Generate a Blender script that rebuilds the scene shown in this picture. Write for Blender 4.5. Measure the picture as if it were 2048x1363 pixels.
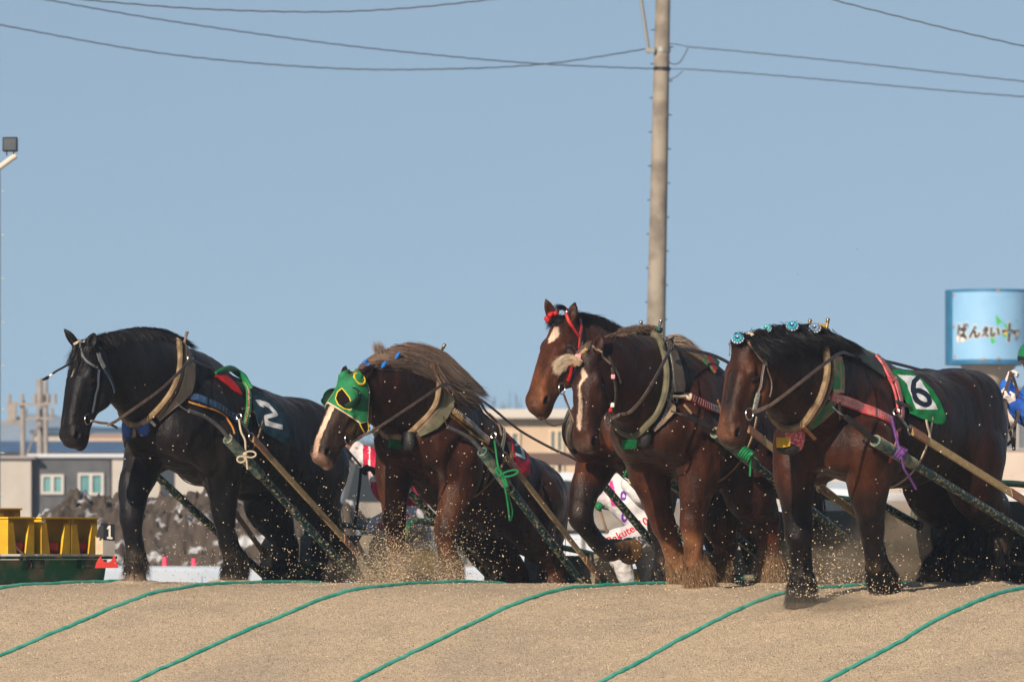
import bpy, math, random
import numpy as np
from mathutils import Vector
random.seed(7); np.random.seed(7)
sc = bpy.context.scene
for _o in list(bpy.data.objects): bpy.data.objects.remove(_o)
# ------------------------------------------------------------------ camera, sky, sun, exposure
F = 13300.0            # focal length in photograph pixels (2048 wide)
VH = 1100.0            # row of the horizon
CAMY, CAMZ = -50.0, 0.30
cam_d = bpy.data.cameras.new('camera'); cam = bpy.data.objects.new('camera', cam_d)
sc.collection.objects.link(cam); sc.camera = cam
cam.location = (0, CAMY, CAMZ); cam.rotation_euler = (math.pi/2, 0, 0)
cam_d.sensor_width = 36; cam_d.lens = F*36/2048
cam_d.shift_y = (VH-681.5)/2048
cam_d.clip_start = 1; cam_d.clip_end = 6000
cam_d.dof.use_dof = True; cam_d.dof.focus_distance = 49.5; cam_d.dof.aperture_fstop = 6.6
SUN_EL, SUN_AZ = 24.0, 27.0      # height, and degrees to the left of the line from the scene to the camera
SKYLIFT = .16
w = bpy.data.worlds.new('World'); sc.world = w; w.use_nodes = True
nt = w.node_tree; bg = nt.nodes['Background']
sky = nt.nodes.new('ShaderNodeTexSky'); sky.sky_type = 'NISHITA'; sky.sun_disc = False
sky.sun_elevation = math.radians(SUN_EL)
sky.altitude = 0; sky.air_density = 1.0; sky.dust_density = 1.0; sky.ozone_density = 2.2
tcw = nt.nodes.new('ShaderNodeTexCoord'); adw = nt.nodes.new('ShaderNodeVectorMath'); adw.operation = 'ADD'; adw.inputs[1].default_value = (0, 0, SKYLIFT)
nrw = nt.nodes.new('ShaderNodeVectorMath'); nrw.operation = 'NORMALIZE'; nt.links.new(tcw.outputs['Generated'], adw.inputs[0]); nt.links.new(adw.outputs[0], nrw.inputs[0]); nt.links.new(nrw.outputs[0], sky.inputs[0])
hsw = nt.nodes.new('ShaderNodeHueSaturation'); hsw.inputs['Saturation'].default_value = .88; hsw.inputs['Hue'].default_value = .492; nt.links.new(sky.outputs[0], hsw.inputs['Color']); nt.links.new(hsw.outputs[0], bg.inputs[0]); bg.inputs[1].default_value = 0.060
sx = -math.sin(math.radians(SUN_AZ)); sy = -math.cos(math.radians(SUN_AZ))
sky.sun_rotation = math.atan2(sx, sy)
sd = bpy.data.lights.new('sun', 'SUN'); sun = bpy.data.objects.new('sun', sd); sc.collection.objects.link(sun)
sd.energy = 4.6; sd.angle = math.radians(0.6); sd.color = (1.0, 0.86, 0.70)
ce = math.cos(math.radians(SUN_EL)); SUNV = Vector((sx*ce, sy*ce, math.sin(math.radians(SUN_EL))))
sun.rotation_euler = SUNV.to_track_quat('Z', 'Y').to_euler(); sun.location = (-8, -12, 9)
sc.view_settings.view_transform = 'Standard'; sc.view_settings.look = 'None'
sc.view_settings.exposure = 0.75; sc.view_settings.gamma = 1
# ------------------------------------------------------------------ helpers
COL = sc.collection
def P(u, v, y):
    D = y - CAMY
    return np.array([(u-1024)*D/F, y, CAMZ + (VH-v)*D/F])
def tag(o, label=None, cat=None, group=None, kind=None):
    if label: o['label'] = label
    if cat: o['category'] = cat
    if group: o['group'] = group
    if kind: o['kind'] = kind
    return o
def empty(name, loc=(0,0,0), **k):
    o = bpy.data.objects.new(name, None); COL.objects.link(o); o.location = loc; o.empty_display_size = .2
    return tag(o, **k)
def link(name, me, parent=None, mats=None, **k):
    o = bpy.data.objects.new(name, me); COL.objects.link(o)
    for m in (mats or []): me.materials.append(m)
    if parent is not None:
        o.parent = parent
        pl = parent.location.copy(); q = parent.parent
        while q is not None: pl += q.location; q = q.parent
        o.location = -pl if not parent.parent or True else (0,0,0)
        if parent.type == 'MESH': o.location = (0,0,0)
    return tag(o, **k)
def mesh_np(name, V, Fc, mats=None, parent=None, smooth=True, mi=None, col=None, **k):
    V = np.asarray(V, dtype=np.float32).reshape(-1,3)
    me = bpy.data.meshes.new(name)
    if isinstance(Fc, np.ndarray):
        n, m = Fc.shape
        me.vertices.add(len(V)); me.vertices.foreach_set('co', V.ravel())
        me.loops.add(n*m); me.polygons.add(n)
        me.loops.foreach_set('vertex_index', Fc.astype(np.int32).ravel())
        me.polygons.foreach_set('loop_start', (np.arange(n)*m).astype(np.int32))
        me.polygons.foreach_set('loop_total', np.full(n, m, np.int32))
    else:
        me.from_pydata([tuple(map(float,x)) for x in V], [], [tuple(int(i) for i in f) for f in Fc])
    if mi is not None: me.polygons.foreach_set('material_index', np.asarray(mi, np.int32))
    me.polygons.foreach_set('use_smooth', np.full(len(me.polygons), bool(smooth)))
    if col is not None:
        at = me.color_attributes.new('Col', 'FLOAT_COLOR', 'POINT')
        c4 = np.ones((len(V),4), np.float32); c4[:,:3] = col
        at.data.foreach_set('color', c4.ravel())
    me.update(); me.validate()
    return link(name, me, parent, mats, **k)
class MB:
    """collects shapes; build() links them as ONE mesh object"""
    def __init__(s): s.V = []; s.F = []; s.M = []; s.n = 0
    def add(s, V, Fc, m=0):
        V = np.asarray(V, float).reshape(-1,3); s.V.append(V)
        for f in Fc: s.F.append(tuple(int(i)+s.n for i in f)); s.M.append(m)
        s.n += len(V); return s
    def box(s, c, size, R=None, m=0, bev=0.0):
        c = np.asarray(c, float); h = np.asarray(size, float)/2
        R = np.eye(3) if R is None else np.asarray(R, float)   # rows = axes
        b = min(bev, min(h)*.9)
        if b <= 0:
            q = np.array([[x,y,z] for x in (-1,1) for y in (-1,1) for z in (-1,1)])*h
            s.add(c+q@R, [(0,1,3,2),(4,6,7,5),(0,4,5,1),(2,3,7,6),(0,2,6,4),(1,5,7,3)], m)
        else:
            import bmesh
            bm = bmesh.new(); bmesh.ops.create_cube(bm, size=1)
            for v in bm.verts: v.co = Vector((v.co.x*2*h[0], v.co.y*2*h[1], v.co.z*2*h[2]))
            bmesh.ops.bevel(bm, geom=bm.edges[:], offset=b, segments=2, affect='EDGES', profile=.5)
            bm.verts.index_update()
            V = np.array([v.co[:] for v in bm.verts]); Fc = [[v.index for v in f.verts] for f in bm.faces]
            bm.free(); s.add(c+V@R, Fc, m)
        return s
    def tube(s, pts, r, seg=8, m=0, cap=True):
        pts = np.asarray(pts, float); n = len(pts); r = np.broadcast_to(np.asarray(r, float), (n,))
        T = np.gradient(pts, axis=0); T /= np.linalg.norm(T, axis=1)[:,None]+1e-9
        ref = np.array([0,0,1.]) if abs(T[0,2]) < .9 else np.array([1.,0,0])
        A = np.zeros_like(pts); a = np.cross(T[0], ref); a /= np.linalg.norm(a); 
        V = []
        for i in range(n):
            a = a - T[i]*(a@T[i]); a /= np.linalg.norm(a)+1e-9
            b = np.cross(T[i], a)
            th = np.linspace(0, 2*math.pi, seg, endpoint=False)
            V.append(pts[i] + r[i]*(np.cos(th)[:,None]*a + np.sin(th)[:,None]*b))
        Fc = []
        for i in range(n-1):
            for j in range(seg):
                k = (j+1) % seg; Fc.append((i*seg+j, i*seg+k, (i+1)*seg+k, (i+1)*seg+j))
        if cap: Fc.append(tuple(range(seg))[::-1]); Fc.append(tuple((n-1)*seg+j for j in range(seg)))
        return s.add(np.concatenate(V), Fc, m)
    def ball(s, c, r, m=0, seg=10, ring=6):
        r = np.broadcast_to(np.asarray(r, float), (3,))
        V = [(0,0,1.)]
        for i in range(1, ring):
            for j in range(seg):
                p = math.pi*i/ring; t = 2*math.pi*j/seg
                V.append((math.sin(p)*math.cos(t), math.sin(p)*math.sin(t), math.cos(p)))
        V.append((0,0,-1.)); Fc = []
        for j in range(seg):
            k = (j+1)%seg; Fc.append((0, 1+j, 1+k)); b = 1+(ring-2)*seg; Fc.append((len(V)-1, b+k, b+j))
            for i in range(ring-2): Fc.append((1+i*seg+j, 1+(i+1)*seg+j, 1+(i+1)*seg+k, 1+i*seg+k))
        return s.add(np.asarray(c)+np.array(V)*r, Fc, m)
    def torus(s, c, nrm, R, r, m=0, seg=28):
        nrm = np.asarray(nrm, float); nrm /= np.linalg.norm(nrm)
        ref = np.array([0,0,1.]) if abs(nrm[2]) < .9 else np.array([1.,0,0])
        a = np.cross(nrm, ref); a /= np.linalg.norm(a); b = np.cross(nrm, a)
        V = []; k8 = 8
        for i in range(seg):
            t = 2*math.pi*i/seg; d = math.cos(t)*a+math.sin(t)*b
            for j in range(k8):
                p = 2*math.pi*j/k8; V.append(np.asarray(c)+d*(R+r*math.cos(p))+nrm*r*math.sin(p))
        Fc = [(i*k8+j, ((i+1)%seg)*k8+j, ((i+1)%seg)*k8+(j+1)%k8, i*k8+(j+1)%k8) for i in range(seg) for j in range(k8)]
        return s.add(V, Fc, m)
    def prism(s, poly, h, m=0):
        """poly: Nx3 planar outline, h: extrusion vector"""
        poly = np.asarray(poly, float); n = len(poly); h = np.asarray(h, float)
        Fc = [tuple(range(n))[::-1], tuple(range(n, 2*n))] + [(i, (i+1)%n, n+(i+1)%n, n+i) for i in range(n)]
        return s.add(np.concatenate([poly, poly+h]), Fc, m)
    def build(s, name, mats, parent=None, smooth=False, **k):
        if not isinstance(mats, (list,tuple)): mats = [mats]
        o = mesh_np(name, np.concatenate(s.V), s.F, mats, parent, smooth, s.M, **k)
        if smooth:
            try: o.data.set_sharp_from_angle(angle=math.radians(40))
            except Exception: pass
        return o
def crom(pts, step=0.02, closed=False):
    """Catmull-Rom resample"""
    p = np.asarray(pts, float); n = len(p)
    if n < 3 and not closed:
        m = max(2, int(np.linalg.norm(p[1]-p[0])/step)+1); t = np.linspace(0,1,m)[:,None]; return p[0]*(1-t)+p[1]*t
    out = []
    rng = range(n if closed else n-1)
    for i in rng:
        if closed: a,b,c,d = p[i-1], p[i], p[(i+1)%n], p[(i+2)%n]
        else: a,b,c,d = p[max(i-1,0)], p[i], p[i+1], p[min(i+2,n-1)]
        m = max(2, int(np.linalg.norm(c-b)/step)+1)
        t = np.linspace(0,1,m,endpoint=False)[:,None]
        out.append(.5*((2*b)+(c-a)*t+(2*a-5*b+4*c-d)*t*t+(3*b-a-3*c+d)*t**3))
    if not closed: out.append(p[-1:])
    return np.concatenate(out)
# ------------------------------------------------------------------ materials
MATS = {}; MG = .78      # MG: overall albedo of the group of materials defined next
def nodes(m): m.use_nodes = True; return m.node_tree, m.node_tree.nodes['Principled BSDF']
def mat(name, c, rough=.6, metal=0., c2=None, scale=8., amt=.5, bump=0., bscale=60., spec=.22, detail=5., thr=None, coord='Object', sheen=0., coat=0.):
    if name in MATS: return MATS[name]
    c = tuple(x*MG for x in c); c2 = None if c2 is None else tuple(x*MG for x in c2)
    m = bpy.data.materials.new(name); t, b = nodes(m); N = t.nodes; L = t.links
    b.inputs['Base Color'].default_value = (*c, 1); b.inputs['Roughness'].default_value = rough
    b.inputs['Metallic'].default_value = metal; b.inputs['Specular IOR Level'].default_value = spec
    if sheen: b.inputs['Sheen Weight'].default_value = sheen
    if coat: b.inputs['Coat Weight'].default_value = coat; b.inputs['Coat Roughness'].default_value = .2
    tc = N.new('ShaderNodeTexCoord')
    if c2 is not None:
        n = N.new('ShaderNodeTexNoise'); n.inputs['Scale'].default_value = scale; n.inputs['Detail'].default_value = detail
        r = N.new('ShaderNodeValToRGB'); lo, hi = thr if thr else (.5-.25*amt, .5+.25*amt)
        r.color_ramp.elements[0].position = lo; r.color_ramp.elements[1].position = hi
        r.color_ramp.elements[0].color = (*c,1); r.color_ramp.elements[1].color = (*c2,1)
        L.new(tc.outputs[coord], n.inputs['Vector']); L.new(n.outputs[0], r.inputs[0]); L.new(r.outputs[0], b.inputs['Base Color'])
    if bump:
        n2 = N.new('ShaderNodeTexNoise'); n2.inputs['Scale'].default_value = bscale; n2.inputs['Detail'].default_value = 4
        bp = N.new('ShaderNodeBump'); bp.inputs['Strength'].default_value = bump; bp.inputs['Distance'].default_value = .01
        L.new(tc.outputs[coord], n2.inputs['Vector']); L.new(n2.outputs[0], bp.inputs['Height']); L.new(bp.outputs[0], b.inputs['Normal'])
    MATS[name] = m; return m
def attr_mat(name, rough=.5, spec=.4, var=.35, vscale=9., fine=90., bump=.25, stretch=(1,1,1), sheen=0., aniso=0.):
    """coat / hair: base colour from the mesh's own 'Col' attribute, broken up by noise"""
    if name in MATS: return MATS[name]
    m = bpy.data.materials.new(name); t, b = nodes(m); N = t.nodes; L = t.links
    a = N.new('ShaderNodeAttribute'); a.attribute_name = 'Col'
    tc = N.new('ShaderNodeTexCoord'); mp = N.new('ShaderNodeMapping'); mp.inputs['Scale'].default_value = stretch
    n = N.new('ShaderNodeTexNoise'); n.inputs['Scale'].default_value = vscale; n.inputs['Detail'].default_value = 6
    n2 = N.new('ShaderNodeTexNoise'); n2.inputs['Scale'].default_value = fine; n2.inputs['Detail'].default_value = 3
    L.new(tc.outputs['Object'], mp.inputs[0])
    L.new(mp.outputs[0], n.inputs['Vector']); L.new(mp.outputs[0], n2.inputs['Vector'])
    mr = N.new('ShaderNodeMapRange'); mr.inputs[1].default_value = .3; mr.inputs[2].default_value = .7
    mr.inputs[3].default_value = 1-var; mr.inputs[4].default_value = 1+var
    L.new(n.outputs[0], mr.inputs[0])
    mr2 = N.new('ShaderNodeMapRange'); mr2.inputs[1].default_value = .3; mr2.inputs[2].default_value = .7
    mr2.inputs[3].default_value = 1-var*.6; mr2.inputs[4].default_value = 1+var*.6
    L.new(n2.outputs[0], mr2.inputs[0])
    mm = N.new('ShaderNodeMath'); mm.operation = 'MULTIPLY'; L.new(mr.outputs[0], mm.inputs[0]); L.new(mr2.outputs[0], mm.inputs[1])
    vm = N.new('ShaderNodeVectorMath'); vm.operation = 'SCALE'; L.new(a.outputs['Color'], vm.inputs[0]); L.new(mm.outputs[0], vm.inputs['Scale'])
    L.new(vm.outputs[0], b.inputs['Base Color'])
    b.inputs['Roughness'].default_value = rough; b.inputs['Specular IOR Level'].default_value = spec
    if sheen: b.inputs['Sheen Weight'].default_value = sheen; b.inputs['Sheen Roughness'].default_value = .4
    if bump:
        bp = N.new('ShaderNodeBump'); bp.inputs['Strength'].default_value = bump; bp.inputs['Distance'].default_value = .006
        L.new(n2.outputs[0], bp.inputs['Height']); 
        bp2 = N.new('ShaderNodeBump'); bp2.inputs['Strength'].default_value = bump*1.2; bp2.inputs['Distance'].default_value = .02
        L.new(n.outputs[0], bp2.inputs['Height']); L.new(bp.outputs[0], bp2.inputs['Normal']); L.new(bp2.outputs[0], b.inputs['Normal'])
    MATS[name] = m; return m
# ------------------------------------------------------------------ implicit-surface engine (bodies of horses and people)
def smin_into(D, d, k):
    if k <= 0: np.minimum(D, d, out=D); return
    h = np.maximum(k-np.abs(D-d), 0)/k; np.minimum(D, d, out=D); D -= (h*h*k*.25).astype(np.float32)
def smax_into(D, d, k):
    h = np.maximum(k-np.abs(D-d), 0)/k; np.maximum(D, d, out=D); D += (h*h*k*.25).astype(np.float32)
class Vol:
    def __init__(s, O, f, l, lo, hi, h):
        s.O = np.asarray(O, float); s.f = np.asarray(f, float); s.l = np.asarray(l, float)
        s.B = np.stack([s.f, s.l, np.array([0,0,1.])])      # rows: local axes in world
        s.lo = np.asarray(lo, float); s.h = h
        s.n = np.ceil((np.asarray(hi)-s.lo)/h).astype(int)+1
        s.D = np.full(s.n, .6, np.float32)
    def loc(s, p): return (np.asarray(p, float)-s.O)@s.B.T
    def wor(s, q): return np.asarray(q, float)@s.B+s.O
    def _blk(s, lo, hi):
        a = np.clip(np.floor((np.asarray(lo)-s.lo)/s.h).astype(int), 0, s.n); b = np.clip(np.ceil((np.asarray(hi)-s.lo)/s.h).astype(int)+1, 0, s.n)
        ax = [ (s.lo[i]+s.h*np.arange(a[i], b[i])).astype(np.float32) for i in range(3)]
        return (slice(a[0],b[0]), slice(a[1],b[1]), slice(a[2],b[2])), ax[0][:,None,None], ax[1][None,:,None], ax[2][None,None,:]
    def _put(s, sl, d, k, op):
        if d.size == 0: return
        if op > 0: smin_into(s.D[sl], d.astype(np.float32), k)
        else: smax_into(s.D[sl], -d.astype(np.float32), k)
    def cone(s, p0, p1, r0, r1, k=.05, ax=None, q=1., op=1):
        """tapered capsule; ax (local) = axis along which the section is scaled by q"""
        p0 = np.asarray(p0, float); p1 = np.asarray(p1, float); R = max(r0, r1)*max(1, q)+k+.03
        sl, X, Y, Z = s._blk(np.minimum(p0,p1)-R, np.maximum(p0,p1)+R)
        dx, dy, dz = X-p0[0], Y-p0[1], Z-p0[2]; v = p1-p0; vv = v.copy()
        if ax is not None and q != 1:
            ax = np.asarray(ax, float); g = (1/q-1)
            dot = (dx*ax[0]+dy*ax[1]+dz*ax[2])*g; dx = dx+dot*ax[0]; dy = dy+dot*ax[1]; dz = dz+dot*ax[2]
            vv = v+g*(v@ax)*ax
        L2 = vv@vv+1e-9
        t = np.clip((dx*vv[0]+dy*vv[1]+dz*vv[2])/L2, 0, 1)
        d = np.sqrt((dx-t*vv[0])**2+(dy-t*vv[1])**2+(dz-t*vv[2])**2)-(r0+(r1-r0)*t)
        s._put(sl, d, k, op)
    def chain(s, pts, rs, k=.05, ax=None, q=1., fine=True):
        if fine and len(pts) > 2:      # smooth the joints: spline through points and radii
            pr = crom(np.c_[np.asarray(pts), np.asarray(rs)], .05); pts, rs = pr[:,:3], np.maximum(pr[:,3], .008); k = min(k, .03)
        for i in range(len(pts)-1): s.cone(pts[i], pts[i+1], rs[i], rs[i+1], k, ax, q)
    def ell(s, c, r, R=None, k=.05, op=1):
        c = np.asarray(c, float); r = np.asarray(r, float); R = np.eye(3) if R is None else np.asarray(R, float)
        M = max(r)+k+.03; sl, X, Y, Z = s._blk(c-M, c+M)
        dx, dy, dz = X-c[0], Y-c[1], Z-c[2]
        e = [dx*R[i,0]+dy*R[i,1]+dz*R[i,2] for i in range(3)]
        k0 = np.sqrt(sum((e[i]/r[i])**2 for i in range(3)))+1e-6; k1 = np.sqrt(sum((e[i]/r[i]**2)**2 for i in range(3)))+1e-6
        s._put(sl, k0*(k0-1)/k1, k, op)
    def cut(s, p, n, R):
        sl, X, Y, Z = s._blk(p-R, p+R); d = (X-p[0])*n[0]+(Y-p[1])*n[1]+(Z-p[2])*n[2]
        r = np.sqrt((X-p[0])**2+(Y-p[1])**2+(Z-p[2])**2); s._put(sl, np.where(r < R, -d, 9.), .012, -1)
    def loft(s, O, ex, ey, ez, xs, cz, hz, hy, k=.05, p=2.2, m=.5):
        """elliptic sections along ex; xs increasing"""
        O = np.asarray(O, float); xs = np.asarray(xs, float)
        cs = [O+ex*x+ez*c for x, c in zip(xs, cz)]; R = max(max(hz), max(hy))+k+.12
        sl, X, Y, Z = s._blk(np.min(cs, axis=0)-R, np.max(cs, axis=0)+R)
        dx, dy, dz = X-O[0], Y-O[1], Z-O[2]
        x = dx*ex[0]+dy*ex[1]+dz*ex[2]; y = dx*ey[0]+dy*ey[1]+dz*ey[2]; z = dx*ez[0]+dy*ez[1]+dz*ez[2]
        xc = np.clip(x, xs[0], xs[-1])
        tt = np.linspace(xs[0], xs[-1], 200)
        def smooth(vals):
            g = np.interp(tt, xs, vals); w_ = 200//(len(xs)*2)|1
            gp = np.pad(g, w_, mode='edge'); ker = np.hanning(2*w_+1); ker /= ker.sum(); return np.convolve(gp, ker, 'valid')
        def ev(vals): return np.interp(xc.ravel(), tt, smooth(vals)).reshape(xc.shape)
        c_, h_, w_ = ev(cz), ev(hz), ev(hy)
        rr = ((np.abs(z-c_)/h_)**p+(np.abs(y)/w_)**p)**(1/p)
        d = (rr-1)*np.minimum(h_, w_)*.9
        ex_ = np.abs(x-xc)*1.0
        d = np.where(ex_ > 0, np.sqrt(np.maximum(d+.0, 0)**2+ex_**2), d)
        s._put(sl, d, k, 1)
    def sample(s, p):
        q = (s.loc(p)-s.lo)/s.h; q = np.clip(q, 0, s.n-1.001); i = q.astype(int); f = q-i
        x, y, z = i[...,0], i[...,1], i[...,2]; fx, fy, fz = f[...,0], f[...,1], f[...,2]; D = s.D
        c00 = D[x,y,z]*(1-fx)+D[x+1,y,z]*fx; c10 = D[x,y+1,z]*(1-fx)+D[x+1,y+1,z]*fx
        c01 = D[x,y,z+1]*(1-fx)+D[x+1,y,z+1]*fx; c11 = D[x,y+1,z+1]*(1-fx)+D[x+1,y+1,z+1]*fx
        return (c00*(1-fy)+c10*fy)*(1-fz)+(c01*(1-fy)+c11*fy)*fz
    def grad(s, p, e=.02):
        p = np.asarray(p, float); g = np.stack([s.sample(p+e*a)-s.sample(p-e*a) for a in np.eye(3)], -1)/(2*e)
        return g
    def project(s, p, off=.0, it=5, only_in=False):
        p = np.array(p, float)
        for _ in range(it):
            d = s.sample(p)-off; g = s.grad(p); gg = (g*g).sum(-1)+1e-6
            st = (d/np.maximum(gg, .15))
            if only_in: st = np.minimum(st, 0)
            p = p-np.clip(st, -.08, .08)[...,None]*g
        return p
    def hit(s, uv, off=0., y0=-2.6, y1=4.3):
        """first surface point seen from the photograph's viewpoint at pixel (u, v)"""
        uv = np.asarray(uv, float).reshape(-1,2); ys = np.arange(s.O[1]+y0, s.O[1]+y1, .02)
        D = ys-CAMY
        res = np.zeros((len(uv),3)); CH = 400
        for c in range(0, len(uv), CH):
            w_ = uv[c:c+CH]
            X = (w_[:,0,None]-1024)*D/F; Z = CAMZ+(VH-w_[:,1,None])*D/F; Y = np.broadcast_to(ys, X.shape)
            pp = np.stack([X, Y, Z], -1); d = s.sample(pp)-off
            ins = d < 0; first = ins.argmax(1); anyh = ins.any(1); best = d.argmin(1)
            i = np.where(anyh, np.maximum(first, 1), best); r = np.arange(len(w_))
            d1 = d[r, i]; d0 = d[r, np.maximum(i-1, 0)]; t = np.where(anyh & (first > 0), d0/(d0-d1+1e-9), 1.)
            t = np.clip(t, 0, 1)[:,None]
            res[c:c+CH] = pp[r, np.maximum(i-1,0)]*(1-t)+pp[r, i]*t
            bad = ~anyh
            if bad.any(): res[c:c+CH][bad] = s.project(res[c:c+CH][bad], off)
        return res
    def nets(s):
        D = s.D; I = D < 0
        c = np.zeros(tuple(np.array(D.shape)-1), np.int8)
        for dx in (0,1):
            for dy in (0,1):
                for dz in (0,1): c += I[dx:D.shape[0]-1+dx, dy:D.shape[1]-1+dy, dz:D.shape[2]-1+dz]
        act = (c > 0) & (c < 8); idx = np.full(act.shape, -1, np.int64); A = np.argwhere(act); idx[act] = np.arange(len(A))
        acc = np.zeros((len(A),3)); cnt = np.zeros(len(A))
        cor = [(a,b,e) for a in (0,1) for b in (0,1) for e in (0,1)]
        vals = {q: D[A[:,0]+q[0], A[:,1]+q[1], A[:,2]+q[2]].astype(float) for q in cor}
        for q in cor:
            for ax in range(3):
                if q[ax] == 0:
                    q2 = list(q); q2[ax] = 1; q2 = tuple(q2); v0, v1 = vals[q], vals[q2]
                    m = (v0 < 0) != (v1 < 0); t = np.where(m, v0/(v0-v1+1e-12), 0)
                    pt = np.tile(np.array(q, float), (len(A),1)); pt[:,ax] += t
                    acc += pt*m[:,None]; cnt += m
        V = (A+acc/cnt[:,None])*s.h+s.lo
        Q = []
        for ax in range(3):
            a0 = [slice(1,-1)]*3; a0[ax] = slice(0,-1); a1 = [slice(1,-1)]*3; a1[ax] = slice(1,None)
            v0, v1 = I[tuple(a0)], I[tuple(a1)]
            for sign in (0,1):
                E = np.argwhere((v0 & ~v1) if sign == 0 else (~v0 & v1))
                off = np.array([1,1,1]); off[ax] = 0; E = E+off
                o1, o2 = (ax+1)%3, (ax+2)%3
                def cell(da, db):
                    g = E.copy(); g[:,o1] -= da; g[:,o2] -= db; return idx[g[:,0], g[:,1], g[:,2]]
                q = np.stack([cell(1,1), cell(0,1), cell(0,0), cell(1,0)], 1)
                if sign: q = q[:,::-1]
                Q.append(q)
        Q = np.concatenate(Q); Q = Q[(Q >= 0).all(1)]
        return s.wor(V), Q
def vnoise(p, f, seed=0):
    q = np.asarray(p)*f+seed*17.3; i = np.floor(q).astype(np.int64); u = q-i; u = u*u*(3-2*u); r = 0
    for dx in (0,1):
        for dy in (0,1):
            for dz in (0,1):
                n_ = (i[:,0]+dx)*374761393+(i[:,1]+dy)*668265263+(i[:,2]+dz)*2147483647+seed*1274126177
                n_ = (n_^(n_>>13))*1274126177; n_ = (n_^(n_>>16))&0xffff
                r = r+(n_/65535.-.5)*2*np.where(dx,u[:,0],1-u[:,0])*np.where(dy,u[:,1],1-u[:,1])*np.where(dz,u[:,2],1-u[:,2])
    return r
def smoothstep(x, a, b):
    t = np.clip((x-a)/(b-a), 0, 1); return t*t*(3-2*t)
def seg_dist(p, a, b):
    v = b-a; t = np.clip(((p-a)@v)/(v@v+1e-9), 0, 1); return np.linalg.norm(p-(a+t[:,None]*v), axis=1), t
def rotm(ax, ang):
    ax = np.asarray(ax, float); ax = ax/np.linalg.norm(ax); K = np.array([[0,-ax[2],ax[1]],[ax[2],0,-ax[0]],[-ax[1],ax[0],0]])
    return np.eye(3)+math.sin(ang)*K+(1-math.cos(ang))*K@K
# ------------------------------------------------------------------ the sand ridge
def softp(x, r): return .5*(x+np.sqrt(x*x+r*r))-.0
def kink(b): return np.interp(b, [-7,-3.5,0,2,3,5], [0,0,0,.25,.45,.55])
def gz_local(a, b, rough=True):
    """height of the sand at a (towards the horses' heading) and b (along the ridge)"""
    a = np.asarray(a, float); b = np.asarray(b, float); ak = a-kink(b)
    z = .02-.018*np.clip(ak, -2.2, 0)-.255*(softp(ak, .45)-.05)-.20*softp(-2.4-a, .5)
    z = np.where(ak > 7.5, .02-.255*7.45, z); z = np.where(a < -10, -1.53, z); z = np.maximum(z, -1.66)
    if rough:
        p = np.stack([a.ravel(), b.ravel(), 0*a.ravel()], 1)
        z = z+(vnoise(p, 1.1, 5)*.008+vnoise(p, 3.3, 6)*.005+vnoise(p, 9, 7)*.004).reshape(z.shape)
    return z
def AB(a, b, z=0.): return K0+HF*a+HL*b+np.array([0,0,z])
def gz_world(p):
    q = np.asarray(p)-K0; return gz_local(np.array([q@HF]), np.array([q@HL]))[0]
TH = math.radians(58); HF = np.array([-math.cos(TH), -math.sin(TH), 0]); HL = np.array([math.sin(TH), -math.cos(TH), 0]); K0 = np.array([.286, 0, 0])
HOOVES = []
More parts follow.
